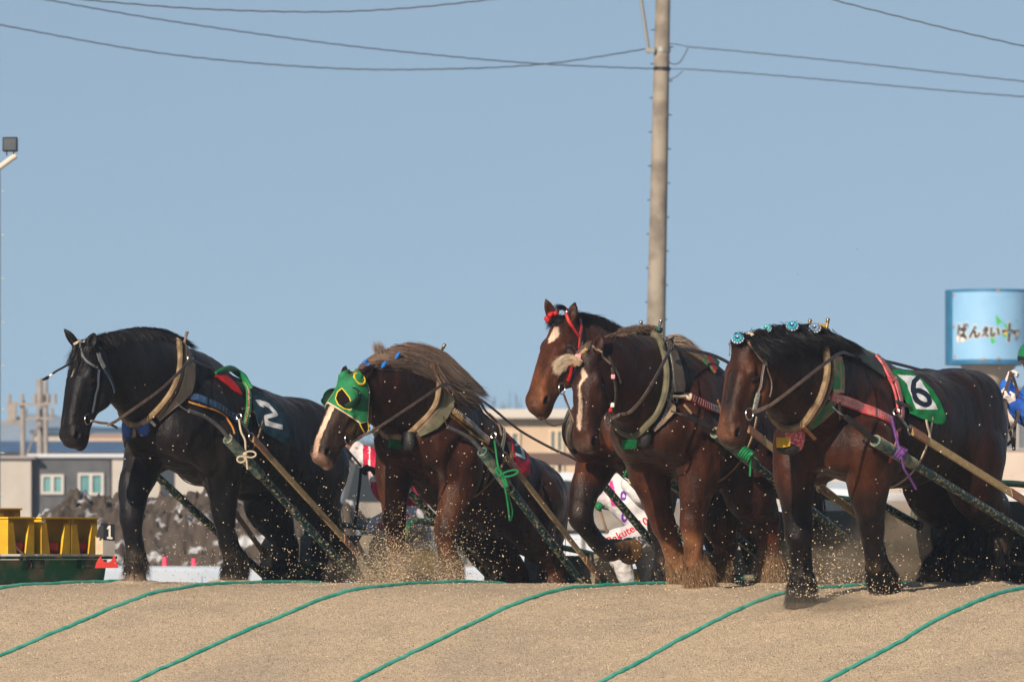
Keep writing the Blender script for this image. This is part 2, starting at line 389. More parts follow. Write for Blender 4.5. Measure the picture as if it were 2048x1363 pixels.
# ------------------------------------------------------------------ lanes
import os
RES = float(os.environ.get('HRES', '0.011'))
class Horse:
    def __init__(s, t, W, pitch, sc_, root_kw):
        s.O = K0+t*HL; s.t = t; s.sc = sc_
        s.W = None; Ww = s.J(W[0], W[1], 0)
        s.vol = Vol(s.O, HF, HL, (0,0,0), (.1,.1,.1), .1)
        s.W = s.vol.loc(Ww); s.p = math.radians(pitch)
        a = s.W[0]
        s.vol = Vol(s.O, HF, HL, (a-2.45, -.75, -1.15), (a+2.45, .75, 2.45), RES)
        s.ex = np.array([math.cos(s.p), 0, math.sin(s.p)]); s.ez = np.array([-math.sin(s.p), 0, math.cos(s.p)]); s.ey = np.array([0,1.,0])
        s.cops = []
    def J(s, u, v, b):
        k = (u-1024)/F
        y = (b+s.O[0]*HL[0]+s.O[1]*HL[1]-50*k*HL[0])/(k*HL[0]+HL[1]); return P(u, v, y)
    def L(s, u, v, b): return s.vol.loc(s.J(u, v, b))
    def T(s, x, y, z): return s.W+(s.ex*x+s.ey*y+s.ez*z)*s.sc
    def torso(s, belly=1.):
        V = s.vol; c = s.sc
        xs = [-1.80,-1.62,-1.35,-1.05,-.70,-.30,.05,.30,.50]
        cz = np.array([-.50,-.44,-.40,-.47,-.52,-.53,-.50,-.55,-.62])
        hz = np.array([.20,.31,.37,.41,.45,.46,.46,.38,.24])
        hy = np.array([.15,.27,.36,.41,.43,.40,.33,.28,.21])
        V.loft(s.W, s.ex, s.ey, s.ez, np.array(xs)*c, cz*c, hz*c, hy*c, k=.10)
        E = lambda x,y,z,r,ang=0,k=.08: V.ell(s.T(x,y,z), np.array(r)*c, np.stack([s.ex, s.ey, s.ez])@rotm((0,1,0), math.radians(ang)), k)
        for sg in (-1,1):
            E(.20, sg*.25, -.60, (.19,.13,.32), 22, .11)          # shoulder blade mass
            E(.31, sg*.22, -.72, (.20,.13,.20), 0, .09)           # point of shoulder / upper arm
            E(.46, sg*.12, -.70, (.13,.125,.20), 0, .10)          # breast muscle
            E(.05, sg*.28, -.84, (.20,.10,.15), 0, .07)           # triceps
            E(-1.38, sg*.17, -.26, (.42,.22,.24), -8, .09)        # croup
            E(-1.50, sg*.24, -.50, (.32,.19,.40), -12, .08)       # buttock
            E(-1.24, sg*.26, -.62, (.25,.16,.28), 18, .12)        # thigh
        E(.0, 0, -.10, (.38,.12,.12), 0, .12)
        E(-1.78, 0, -.34, (.14,.08,.12), 0, .08)                  # dock
    def neck(s, pts, rs, q=.62):
        V = s.vol; L = [s.L(*p) for p in pts]
        V.chain(L, rs, .12, np.array([0,1.,0]), q); s.neckL = L
    def leg(s, pts, rs, fore=True, hoof=None, k=.05, hq=1.):
        """pts: (u,v,b) from top to hoof sole"""
        V = s.vol; L = [s.L(*p) for p in pts]
        sole = V.wor(L[-1]); dz = gz_world(sole)-.012-sole[2]
        if abs(dz) < .45 and abs(L[-1][2]-L[-2][2]) > .05:
            for k_, w_ in ((1,1.),(2,1.),(3,.95),(4,.7),(5,.35)):
                if k_ <= len(L): L[-k_] = L[-k_]+np.array([0,0,dz*w_])
            HOOVES.append((V.wor(L[-1]), .12, .030))
        rs = list(rs); rs[-1] = .06; V.chain(L, rs, k, np.array([0,1.,0]), .92)
        if fore and len(L) >= 4:
            kn = L[len(L)-4]
        if fore and len(L) > 4:
            V.ell(L[3]+s.ex*.018, (.078,.078,.085), None, .05); V.cone(L[3]+s.ex*.03+np.array([0,0,.09]), L[3]+s.ex*.02, .05, .055, .05)
            V.cone(L[4]-s.ex*.035, L[5]-s.ex*.03, .030, .034, .03)            # flexor tendon
            V.ell(L[2]+s.ex*.02+np.array([0,0,.06]), (.085,.075,.15), None, .08)
        if not fore:
            hk = L[3]; V.cone(hk-s.ex*.055+np.array([0,0,.065]), hk-s.ex*.03, .036, .05, .04)      # point of hock
            V.cone((L[1]+L[2])/2-s.ex*.10, hk-s.ex*.055+np.array([0,0,.06]), .045, .028, .06)     # achilles tendon
        # hoof
        a, b = L[-2], L[-1]; d = (b-a)/np.linalg.norm(b-a)
        V.cone(b-d*.10, b-d*.0, .076*s.sc, .108*s.sc, .02)
        V.cut(b, d, .17)
        return L
    def head(s, poll, lips, psi, b=0., roll=0., m=1.):
        psi = math.radians(psi); Pw = s.J(*poll[:2], b)
        D = Pw[1]-CAMY; dx = (lips[0]-poll[0])*D/F; dz = (poll[1]-lips[1])*D/F
        fw = np.array([-math.cos(psi), -math.sin(psi), 0]); lt = np.array([math.sin(psi), -math.cos(psi), 0])
        # lips = poll + L*(cos(phi)*down + sin(phi)*fw)
        sl = -dx/math.cos(psi); 
        for _ in range(4):      # perspective shift of the approach towards the camera is negligible but solved anyway
            D2 = D-sl*math.sin(psi); Xl = (lips[0]-1024)*D2/F; sl = -(Xl-Pw[0])/math.cos(psi); Zl = CAMZ+(VH-lips[1])*D2/F
        dz = Zl-Pw[2]; Lh = math.hypot(sl, dz); s.HLn = Lh
        w_ = np.array([0,0,1.])*dz/Lh+fw*sl/Lh
        mm = lt; nn = np.cross(w_, mm); 
        if nn@fw < 0: nn = -nn
        if roll:
            R = rotm(nn, math.radians(roll)); mm = R@mm; w_ = R@w_
        s.hp = Pw; s.hw, s.hm, s.hn = w_, mm, nn
        V = s.vol; B = V.B
        def H(w, n, m_): return V.loc(Pw+(w_*w+nn*n+mm*m_)*Lh)
        lw, ln, lm = B@w_, B@nn, B@mm; s.H = H; s.lw, s.ln, s.lm = lw, ln, lm
        O = V.loc(Pw)
        ws = np.array([0,.10,.22,.34,.46,.58,.70,.82,.92,.99])
        nc = np.array([-.130,-.140,-.172,-.192,-.185,-.158,-.140,-.134,-.140,-.150])
        hn = np.array([.125,.165,.208,.235,.222,.185,.156,.142,.132,.080])
        hm = np.array([.110,.138,.160,.164,.146,.124,.110,.108,.106,.074])*m
        V.loft(O, lw, lm, ln, ws*Lh, nc*Lh, hn*Lh, hm*Lh, k=.05, p=2.5)
        R = np.stack([lw, ln, lm])
        e = lambda w,n,m_,r,k=.03,op=1,RR=R: V.ell(H(w,n,m_), np.array(r)*Lh, RR, k, op)
        for sg in (-1,1):
            e(.40,-.290, sg*.085*m, (.17,.140,.072), .05)             # jowl
            e(.275,-.045, sg*.125*m, (.075,.040,.045), .025)           # brow
            V.cone(H(.42,-.120,sg*.146*m), H(.60,-.130,sg*.112*m), .012*Lh, .008*Lh, .03)   # facial crest
            V.cone(H(.36,-.010,sg*.060*m), H(.80,-.030,sg*.045*m), .034*Lh, .030*Lh, .05)    # nasal bone
            e(.335,-.092, sg*.178*m, (.044,.030,.026), .02, -1)       # eye socket
            e(.335,-.093, sg*.140*m, (.034,.026,.020), .006)           # eyeball bulk
            V.cone(H(.295,-.068,sg*.158*m), H(.375,-.074,sg*.157*m), .014*Lh, .012*Lh, .012)  # upper lid
            V.cone(H(.305,-.115,sg*.152*m), H(.37,-.116,sg*.148*m), .009*Lh, .008*Lh, .008)   # lower lid
            e(.885,-.078, sg*.084*m, (.072,.060,.038), .035)           # nostril rim
            e(.895,-.078, sg*.122*m, (.046,.032,.040), .012, -1)       # nostril
            
            e(.52,-.20, sg*.156*m, (.11,.050,.020), .05, -1)          # hollow in front of the jowl
            e(.24,-.10, sg*.162*m, (.05,.03,.014), .03, -1)            # hollow above the eye
            V.cone(H(1.0,-.185,sg*.01), H(.835,-.215,sg*.108*m), .007*Lh, .005*Lh, .012, op=-1)   # mouth line
        e(.950,-.235, 0, (.062,.048,.062), .025)                        # lower lip
        e(.88,-.255, 0, (.08,.038,.050), .035)                          # chin
        e(.965,-.115, 0, (.050,.085,.076), .03)                         # upper lip
        e(.10,-.03,0,(.10,.07,.09),.05)
    def ear(s, base, tip, face=None, wd=.055, k=.012):
        """base, tip world points; leaf-shaped, hollow in front"""
        V = s.vol; a, b = V.loc(base), V.loc(tip); d = b-a; Ln = np.linalg.norm(d); d = d/Ln
        fd = V.B@(np.asarray(face) if face is not None else s.hn+s.hm*.3)
        fd = fd-d*(fd@d); fd /= np.linalg.norm(fd); sd_ = np.cross(d, fd)
        R = np.stack([d, fd, sd_])
        V.cone(a, a+d*Ln*.35, .036, .034, .03, fd, .8)
        V.ell(a+d*Ln*.45, (Ln*.42, .030, wd*.78), R, .02)
        V.cone(a+d*Ln*.45, b-d*.01, wd*.62, .011, .02, fd, .55)
        V.ell(a+d*Ln*.50+fd*.030, (Ln*.34, .022, wd*.50), R, .008, -1)
    def color(s, base):
        s.Vw, s.Q = s.vol.nets()
        g = s.vol.grad(s.Vw, .015); g /= np.linalg.norm(g, axis=1)[:,None]+1e-9; V0 = s.Vw
        hd = smoothstep(np.linalg.norm(V0-(s.hp+s.hw*s.HLn*.5), axis=1), .45, .6)        # no relief on the head
        q = s.vol.loc(V0)*np.array([1,1,.55])
        rid = (1-np.abs(vnoise(q, 6.5, 4)))**6-.25; s.mot = 1+.42*vnoise(q, 4.2, 6)+.25*vnoise(q, 11, 7)
        s.Vw = V0+g*((vnoise(q, 7, 1)*.0085+vnoise(q, 18, 2)*.0038+rid*.005)*(.18+.82*hd)+vnoise(V0, 50, 3)*.0012)[:,None]
        p = s.vol.loc(V0); s.pl = p; s.C = np.tile(np.array(base, float), (len(p),1))
    def cmix(s, wgt, c): s.C += (np.array(c)-s.C)*wgt[:,None]
    def cseg(s, pts, r, c, soft=.05, amt=1.):
        w_ = np.zeros(len(s.pl))
        for i in range(len(pts)-1):
            d, t = seg_dist(s.pl, np.asarray(pts[i]), np.asarray(pts[i+1])); rr = r if np.isscalar(r) else r[i]+(r[i+1]-r[i])*t
            w_ = np.maximum(w_, 1-smoothstep(d-rr, -soft, soft))
        s.cmix(w_*amt, c)
    def cell(s, c, r, colr, soft=.3, amt=1., R=None):
        e = (s.pl-np.asarray(c)); e = e@(R.T if R is not None else np.eye(3)); d = np.sqrt(((e/np.asarray(r))**2).sum(1))
        s.cmix((1-smoothstep(d, 1-soft, 1+soft))*amt, colr)
    def face(s, poly, colr, wid, nmin=-.06):
        """blaze: poly of (w, m) head units with half-widths"""
        q = (s.Vw-s.hp)/s.HLn; w_ = q@s.hw; m_ = q@s.hm; n_ = q@s.hn
        rng = np.random.RandomState(3); jit = .003*np.sin(w_*60+3)+.0025*np.sin(w_*170+m_*90)+.002*np.sin(m_*160)
        pp = np.stack([w_, m_, 0*w_], 1); best = np.full(len(w_), 9.)
        for i in range(len(poly)-1):
            a = np.array([*poly[i], 0.]); b = np.array([*poly[i+1], 0.]); d, t = seg_dist(pp, a, b)
            best = np.minimum(best, d-(wid[i]+(wid[i+1]-wid[i])*t))
        wg = (1-smoothstep(best+jit, -.006, .006))*(n_ > nmin)*(w_ > -.1)*(w_ < 1.1)*(np.abs(m_) < .16)
        s.cmix(wg, colr)
    def headcol(s, w0, w1, colr, soft=.06, amt=1., nlo=-9, nhi=9, mmax=.2):
        q = (s.Vw-s.hp)/s.HLn; w_ = q@s.hw; m_ = q@s.hm; n_ = q@s.hn
        wg = smoothstep(w_, w0-soft, w0+soft)*(1-smoothstep(w_, w1-soft, w1+soft))*(1-smoothstep(np.abs(m_), mmax-.03, mmax))*(np.abs(n_+.12) < .3)*(n_ > nlo)*(n_ < nhi)
        s.cmix(wg*amt, colr)
def hrs2():
    h = Horse(-4.4, (395, 712), 13, 1.0, None); h.torso()
    h.neck([(372,808,0),(335,786,0),(285,752,0),(238,734,0),(208,722,0)], [.43,.40,.36,.27,.18])
    h.head((165,688), (124,886), 45)
    h.lg = [h.leg([(300,860,-.24),(284,930,-.24),(268,985,-.23),(264,1035,-.22),(268,1090,-.22),(271,1122,-.22),(271,1143,-.22),(270,1172,-.22)], [.19,.155,.115,.085,.068,.082,.078,.08]),
            h.leg([(425,880,.25),(440,940,.25),(447,985,.24),(449,1035,.22),(458,1088,.22),(473,1122,.22),(470,1142,.22),(463,1168,.22)], [.21,.165,.12,.088,.068,.082,.078,.08]),
            h.leg([(560,960,-.22),(535,1005,-.24),(562,1055,-.22),(575,1092,-.22),(560,1125,-.22),(548,1146,-.22),(541,1172,-.22)], [.24,.20,.12,.085,.07,.08,.08], fore=False),
            h.leg([(640,930,.25),(632,985,.26),(655,1045,.25),(664,1095,.25),(662,1135,.25),(664,1160,.25),(660,1190,.25)], [.26,.20,.115,.085,.07,.08,.08], fore=False)]
    h.ear(h.hp+(-h.hm*.075+h.hn*-.02+h.hw*.03)*h.HLn, h.J(128,656,-.12), h.hn*.8-h.hm*.2, .06)
    h.ear(h.hp+( h.hm*.085+h.hn*-.03+h.hw*.04)*h.HLn, h.J(189,664,.10), h.hn*.5+h.hm*.7, .06)
    return h
def hrs3():
    h = Horse(-2.7, (908, 772), 29, .93, None); h.torso()
    h.neck([(890,848,0),(860,825,0),(815,790,0),(768,780,0),(738,778,0)], [.41,.38,.36,.29,.19])
    h.head((700,754), (624,912), 45)
    h.lg = [h.leg([(800,885,-.24),(788,945,-.24),(788,990,-.23),(789,1040,-.22),(795,1085,-.22),(800,1116,-.22),(802,1138,-.22),(804,1168,-.22)], [.19,.15,.11,.082,.066,.08,.078,.08]),
            h.leg([(915,905,.25),(922,950,.25),(908,1000,.24),(893,1062,.22),(893,1095,.22),(897,1122,.22),(899,1142,.22),(900,1170,.22)], [.21,.165,.115,.088,.066,.08,.078,.08]),
            h.leg([(1010,990,-.22),(968,1045,-.24),(1000,1100,-.22),(1035,1143,-.22),(1020,1175,-.22),(1008,1200,-.22),(1000,1225,-.22)], [.24,.19,.12,.085,.07,.08,.08], fore=False),
            h.leg([(1075,1000,.25),(1062,1045,.26),(1088,1095,.25),(1110,1130,.25),(1105,1170,.25),(1100,1195,.25),(1095,1225,.25)], [.25,.19,.115,.085,.07,.08,.08], fore=False)]
    h.ear(h.hp+(-h.hm*.085+h.hn*-.01+h.hw*.05)*h.HLn, h.J(692,730,-.12), h.hn*.3-h.hm)
    h.ear(h.hp+( h.hm*.085+h.hn*-.02+h.hw*.06)*h.HLn, h.J(752,728,.10), h.hm, .06)
    return h
def hrs4():
    h = Horse(-.9, (1280, 702), 12, 1.02, None); h.torso()
    h.neck([(1265,790,0),(1230,765,0),(1190,726,0),(1160,698,0),(1142,680,0)], [.38,.34,.29,.22,.17])
    h.head((1124,640), (1059,810), 54)
    h.lg = [h.leg([(1205,890,-.24),(1185,945,-.24),(1168,990,-.23),(1163,1035,-.22),(1185,1070,-.22),(1212,1098,-.22),(1232,1098,-.22),(1262,1102,-.22)], [.19,.145,.10,.082,.064,.078,.076,.08]),
            h.leg([(1320,890,.25),(1322,950,.25),(1322,1000,.24),(1320,1045,.22),(1326,1090,.22),(1328,1122,.22),(1326,1142,.22),(1322,1170,.22)], [.21,.165,.115,.084,.066,.08,.078,.08]),
            h.leg([(1440,960,-.22),(1425,1005,-.24),(1440,1055,-.22),(1450,1092,-.22),(1440,1125,-.22),(1435,1146,-.22),(1430,1175,-.22)], [.24,.20,.12,.085,.07,.08,.08], fore=False),
            h.leg([(1490,930,.25),(1480,985,.26),(1500,1045,.25),(1510,1095,.25),(1508,1135,.25),(1505,1160,.25),(1500,1190,.25)], [.26,.20,.115,.085,.07,.08,.08], fore=False)]
    h.ear(h.hp+(-h.hm*.085+h.hn*-.03+h.hw*.03)*h.HLn, h.J(1090,594,-.10), h.hn+h.hm*.3)
    h.ear(h.hp+( h.hm*.085+h.hn*-.03+h.hw*.03)*h.HLn, h.J(1150,603,.09), h.hn*.8+h.hm*.5)
    return h
def hrs5():
    h = Horse(1.0, (1375, 700), 12, .98, None); h.torso()
    h.neck([(1345,802,0),(1310,784,0),(1262,760,0),(1222,746,0),(1200,742,0)], [.40,.38,.34,.26,.18])
    h.head((1170,704), (1160,900), 61)
    h.lg = [h.leg([(1290,880,-.24),(1300,945,-.24),(1312,995,-.23),(1328,1048,-.22),(1345,1092,-.22),(1358,1122,-.22),(1364,1142,-.22),(1369,1170,-.22)], [.19,.155,.115,.085,.068,.082,.078,.08]),
            h.leg([(1400,885,.25),(1398,940,.25),(1391,990,.24),(1387,1040,.22),(1386,1085,.22),(1392,1118,.22),(1398,1138,.22),(1403,1164,.22)], [.21,.155,.11,.085,.066,.082,.078,.08]),
            h.leg([(1455,965,-.22),(1440,1005,-.24),(1440,1055,-.22),(1452,1092,-.22),(1440,1125,-.22),(1430,1146,-.22),(1425,1175,-.22)], [.24,.20,.12,.085,.07,.08,.08], fore=False),
            h.leg([(1500,930,.25),(1500,985,.26),(1528,1040,.25),(1538,1090,.25),(1540,1130,.25),(1540,1155,.25),(1538,1180,.25)], [.26,.20,.12,.085,.07,.08,.08], fore=False)]
    h.ear(h.hp+(-h.hm*.085+h.hn*-.02+h.hw*.06)*h.HLn, h.J(1131,684,-.16), h.hn)
    h.ear(h.hp+( h.hm*.085+h.hn*-.03+h.hw*.05)*h.HLn, h.J(1205,662,.09), h.hn*.8+h.hm*.6, .066)
    return h
def hrs6():
    h = Horse(2.9, (1714, 706), 3, .97, None); h.torso()
    h.neck([(1690,802,0),(1655,782,0),(1603,756,0),(1555,740,0),(1525,732,0)], [.42,.40,.36,.29,.19])
    h.head((1487,682), (1443,880), 51)
    h.lg = [h.leg([(1600,880,-.25),(1590,945,-.25),(1594,1000,-.24),(1599,1060,-.22),(1602,1110,-.22),(1604,1145,-.22),(1603,1168,-.22),(1600,1198,-.22)], [.20,.155,.115,.088,.07,.084,.08,.08]),
            h.leg([(1735,890,.26),(1738,950,.25),(1738,1000,.24),(1744,1055,.22),(1750,1100,.22),(1758,1132,.22),(1764,1150,.22),(1775,1182,.22)], [.22,.165,.12,.088,.07,.084,.08,.08]),
            h.leg([(1865,930,-.22),(1865,985,-.24),(1900,1030,-.22),(1906,1062,-.22),(1885,1105,-.22),(1868,1135,-.22),(1855,1165,-.22)], [.24,.20,.12,.09,.07,.08,.08], fore=False),
            h.leg([(1945,910,.25),(1950,975,.26),(1990,1030,.25),(2002,1070,.25),(1992,1120,.25),(1985,1145,.25),(1978,1172,.25)], [.26,.20,.12,.09,.07,.08,.08], fore=False)]
    h.ear(h.hp+(-h.hm*.085+h.hn*-.02+h.hw*.05)*h.HLn, h.J(1472,664,-.12), h.hn)
    h.ear(h.hp+( h.hm*.085+h.hn*-.02+h.hw*.05)*h.HLn, h.J(1535,657,.10), h.hn*.2+h.hm*.9, .066)
    return h
# ------------------------------------------------------------------ dressing the horses: hair, straps, cloths
def inpoly(p, poly):
    x, y = p[:,0], p[:,1]; poly = np.asarray(poly, float); c = np.zeros(len(p), bool); n = len(poly)
    for i in range(n):
        x0, y0 = poly[i]; x1, y1 = poly[(i+1)%n]
        if y0 == y1: continue
        m = ((y0 > y) != (y1 > y)) & (x < (x1-x0)*(y-y0)/(y1-y0)+x0); c ^= m
    return c
def pdist(p, line):
    d = np.full(len(p), 1e9); line = np.asarray(line, float)
    for a, b in zip(line[:-1], line[1:]):
        v = b-a; t = np.clip(((p-a)@v)/(v@v+1e-9), 0, 1); d = np.minimum(d, np.linalg.norm(p-(a+t[:,None]*v), axis=1))
    return d
def Z(ox, oy, k, pts): return [(ox+p[0]/k, oy+p[1]/k)+tuple(p[2:]) for p in pts]
def pick(h, pts):
    out = []
    for p in pts:
        if isinstance(p, np.ndarray): out.append(p)
        elif len(p) == 2: out.append(h.vol.hit([p])[0])
        elif len(p) == 3: out.append(h.J(*p))
        else: out.append(h.vol.project(h.J(*p[:3])[None], .0)[0])
    return np.array(out)
def mir(h, p): p = np.asarray(p, float); return p-2*((p-h.O)@HL)[...,None]*HL
def mirh(h, p): p = np.asarray(p, float); return p-2*((p-h.hp)@h.hm)[...,None]*h.hm
def ribbon(P_, N_, w, th):
    n = len(P_); T = np.gradient(P_, axis=0); T /= np.linalg.norm(T, axis=1)[:,None]+1e-9
    N_ = N_-T*(N_*T).sum(1)[:,None]; N_ /= np.linalg.norm(N_, axis=1)[:,None]+1e-9; S = np.cross(T, N_)
    w = np.broadcast_to(np.asarray(w, float), (n,))[:,None]
    xs = [(-1,0),(-.9,1),(-.3,1.15),(.3,1.15),(.9,1),(1,0),(.9,-.4),(-.9,-.4)]; k = len(xs)
    V = np.stack([P_+S*(x*w/2)+N_*(y*th) for x, y in xs], 1).reshape(-1,3)
    Fc = [(i*k+j, i*k+(j+1)%k, (i+1)*k+(j+1)%k, (i+1)*k+j) for i in range(n-1) for j in range(k)]
    Fc += [tuple(range(k)), tuple((n-1)*k+j for j in range(k))[::-1]]
    return V, Fc, S, N_
def strap(h, name, pts, w, m, th=.006, off=.008, proj=True, parent=None, studs=None, rows=(-.6,.6), both=None, sm=None, nrm=None, step=.014, gap=.020, srad=.0045):
    """a belt that lies on the horse; studs = material of a row of studs (a sub-part)"""
    p = crom(pick(h, pts) if not isinstance(pts, np.ndarray) else pts, step)
    if proj:
        p = h.vol.project(p, off)
        for _ in range(3): p[1:-1] = (p[:-2]+2*p[1:-1]+p[2:])/4
        p = h.vol.project(p, off); N_ = h.vol.grad(p, .03)
        for _ in range(3): N_[1:-1] = (N_[:-2]+2*N_[1:-1]+N_[2:])/4
    else:
        N_ = np.tile(np.asarray(nrm if nrm is not None else HL+np.array([0,0,.3])), (len(p),1))
    outs = []
    for side in ([0,1] if both else [0]):
        q, Nn = p, N_
        if side:
            f = mirh if both == 'head' else mir; q = f(h, p); Nn = f(h, p+N_)-q
        V, Fc, S, Nn = ribbon(q, Nn, w, th); b = MB(); b.add(V, Fc); o = b.build(name, m, parent or h.root, smooth=True); outs.append(o)
        if studs is not None:
            sb = MB(); d = np.r_[0, np.cumsum(np.linalg.norm(np.diff(q, axis=0), axis=1))]; tt = np.arange(.015, d[-1]-.01, gap)
            ww = np.broadcast_to(np.asarray(w, float), (len(q),))
            for t in tt:
                c = np.array([np.interp(t, d, q[:,i]) for i in range(3)]); s_ = np.array([np.interp(t, d, S[:,i]) for i in range(3)])
                nn = np.array([np.interp(t, d, Nn[:,i]) for i in range(3)]); wv = np.interp(t, d, ww)
                for r in rows: sb.ball(c+s_*r*wv/2+nn*th*1.1, srad, seg=6, ring=4)
            sb.build('studs', studs, o, smooth=True)
    return outs[0]
def tube(h, name, pts, r, m, proj=False, off=0., parent=None, both=None, step=.015, seg=8, closed=False):
    p = pick(h, pts) if not isinstance(pts, np.ndarray) else pts
    if both == 1:
        bb = (p-h.O)@HL; p = p[bb > .01]; e = p[-1]-HL*((p[-1]-h.O)@HL)
        if name == 'collar': p = np.concatenate([p, [e-np.array([0,0,.02])]])
    p = crom(p, step, closed)
    if closed: p = np.concatenate([p, p[:1]])
    if proj:
        p = h.vol.project(p, off)
        for _ in range(2): p[1:-1] = (p[:-2]+2*p[1:-1]+p[2:])/4
    b = MB()
    if not np.isscalar(r): r = np.interp(np.linspace(0,1,len(p)), np.linspace(0,1,len(r)), r)
    b.tube(p, r, seg); o = b.build(name, m, parent if parent is not None else h.root, smooth=True)
    if both:
        f = mirh if both == 'head' else mir; b = MB(); b.tube(f(h, p), r, seg); b.build(name, m, parent if parent is not None else h.root, smooth=True)
    return o
def patch(h, name, poly, m, off=.012, th=.006, cfn=None, both=None, parent=None, step=.9, smooth_it=6, wr=0.):
    """a cloth or pad laid on the horse; poly and cfn in photograph pixels"""
    poly = np.asarray(poly, float); lo = poly.min(0)-1; hi = poly.max(0)+1
    nx = int((hi[0]-lo[0])/step)+2; ny = int((hi[1]-lo[1])/step)+2
    U, Vv = np.meshgrid(lo[0]+step*np.arange(nx), lo[1]+step*np.arange(ny), indexing='ij'); uv = np.stack([U.ravel(), Vv.ravel()], 1)
    p = h.vol.hit(uv, off).reshape(nx, ny, 3)
    for _ in range(smooth_it): 
        q = p.copy(); q[1:-1,1:-1] = (p[:-2,1:-1]+p[2:,1:-1]+p[1:-1,:-2]+p[1:-1,2:]+2*p[1:-1,1:-1])/6; p = q
    if wr:
        n_ = h.vol.grad(p.reshape(-1,3), .03).reshape(p.shape); ph = (U*.22+Vv*.13); p = p+n_*(wr*(np.sin(ph)+np.sin(U*.11-Vv*.31+2)))[...,None]
    cu = (uv.reshape(nx,ny,2)[:-1,:-1]+step/2).reshape(-1,2); keep = inpoly(cu, poly)
    i = np.arange(nx*ny).reshape(nx, ny); Q = np.stack([i[:-1,:-1].ravel(), i[:-1,1:].ravel(), i[1:,1:].ravel(), i[1:,:-1].ravel()], 1)
    pf = p.reshape(-1,3); el = np.linalg.norm(pf[Q[:,0]]-pf[Q[:,2]], axis=1); keep &= el < step*.0038*12
    Q = Q[keep]; mi = cfn(cu[keep]) if cfn else np.zeros(len(Q), int)
    used, inv = np.unique(Q.ravel(), return_inverse=True); Q = inv.reshape(-1,4); pf = pf[used]
    g = h.vol.grad(pf, .03); g /= np.linalg.norm(g, axis=1)[:,None]+1e-9
    outs = []
    for side in ([0,1] if both else [0]):
        a, b = pf, pf+g*th
        if side: f = mirh if both == 'head' else mir; a, b = f(h, a), f(h, b)
        Qs = Q[:,::-1] if not side else Q
        E = np.concatenate([Qs[:,[0,1]], Qs[:,[1,2]], Qs[:,[2,3]], Qs[:,[3,0]]]); key = {tuple(e) for e in E}
        rim = [(e0, e1) for e0, e1 in key if (e1, e0) not in key]; n = len(pf)
        Fc = np.concatenate([Qs[:,::-1], Qs+n, np.array([[e0, e1, e1+n, e0+n] for e0, e1 in rim]).reshape(-1,4)])
        Fm = np.concatenate([mi, mi, np.full(len(rim), mi[0] if len(mi) else 0)])
        outs.append(mesh_np(name, np.concatenate([a, b]), Fc.astype(int), m if isinstance(m, list) else [m], parent or h.root, True, Fm))
    return outs[0]
def ringo(h, c, R=.04, r=.005, m=None, parent=None, nrm=None, name='ring', both=None):
    c = np.asarray(c) if isinstance(c, np.ndarray) else pick(h, [c])[0]
    nn = nrm if nrm is not None else HL
    b = MB(); b.torus(c, nn, R, r); o = b.build(name, m, parent or h.root, smooth=True)
    if both: f = mirh if both == 'head' else mir; b = MB(); b.torus(f(h, c), f(h, c+nn)-f(h, c), R, r); b.build(name, m, parent or h.root, smooth=True)
    return o
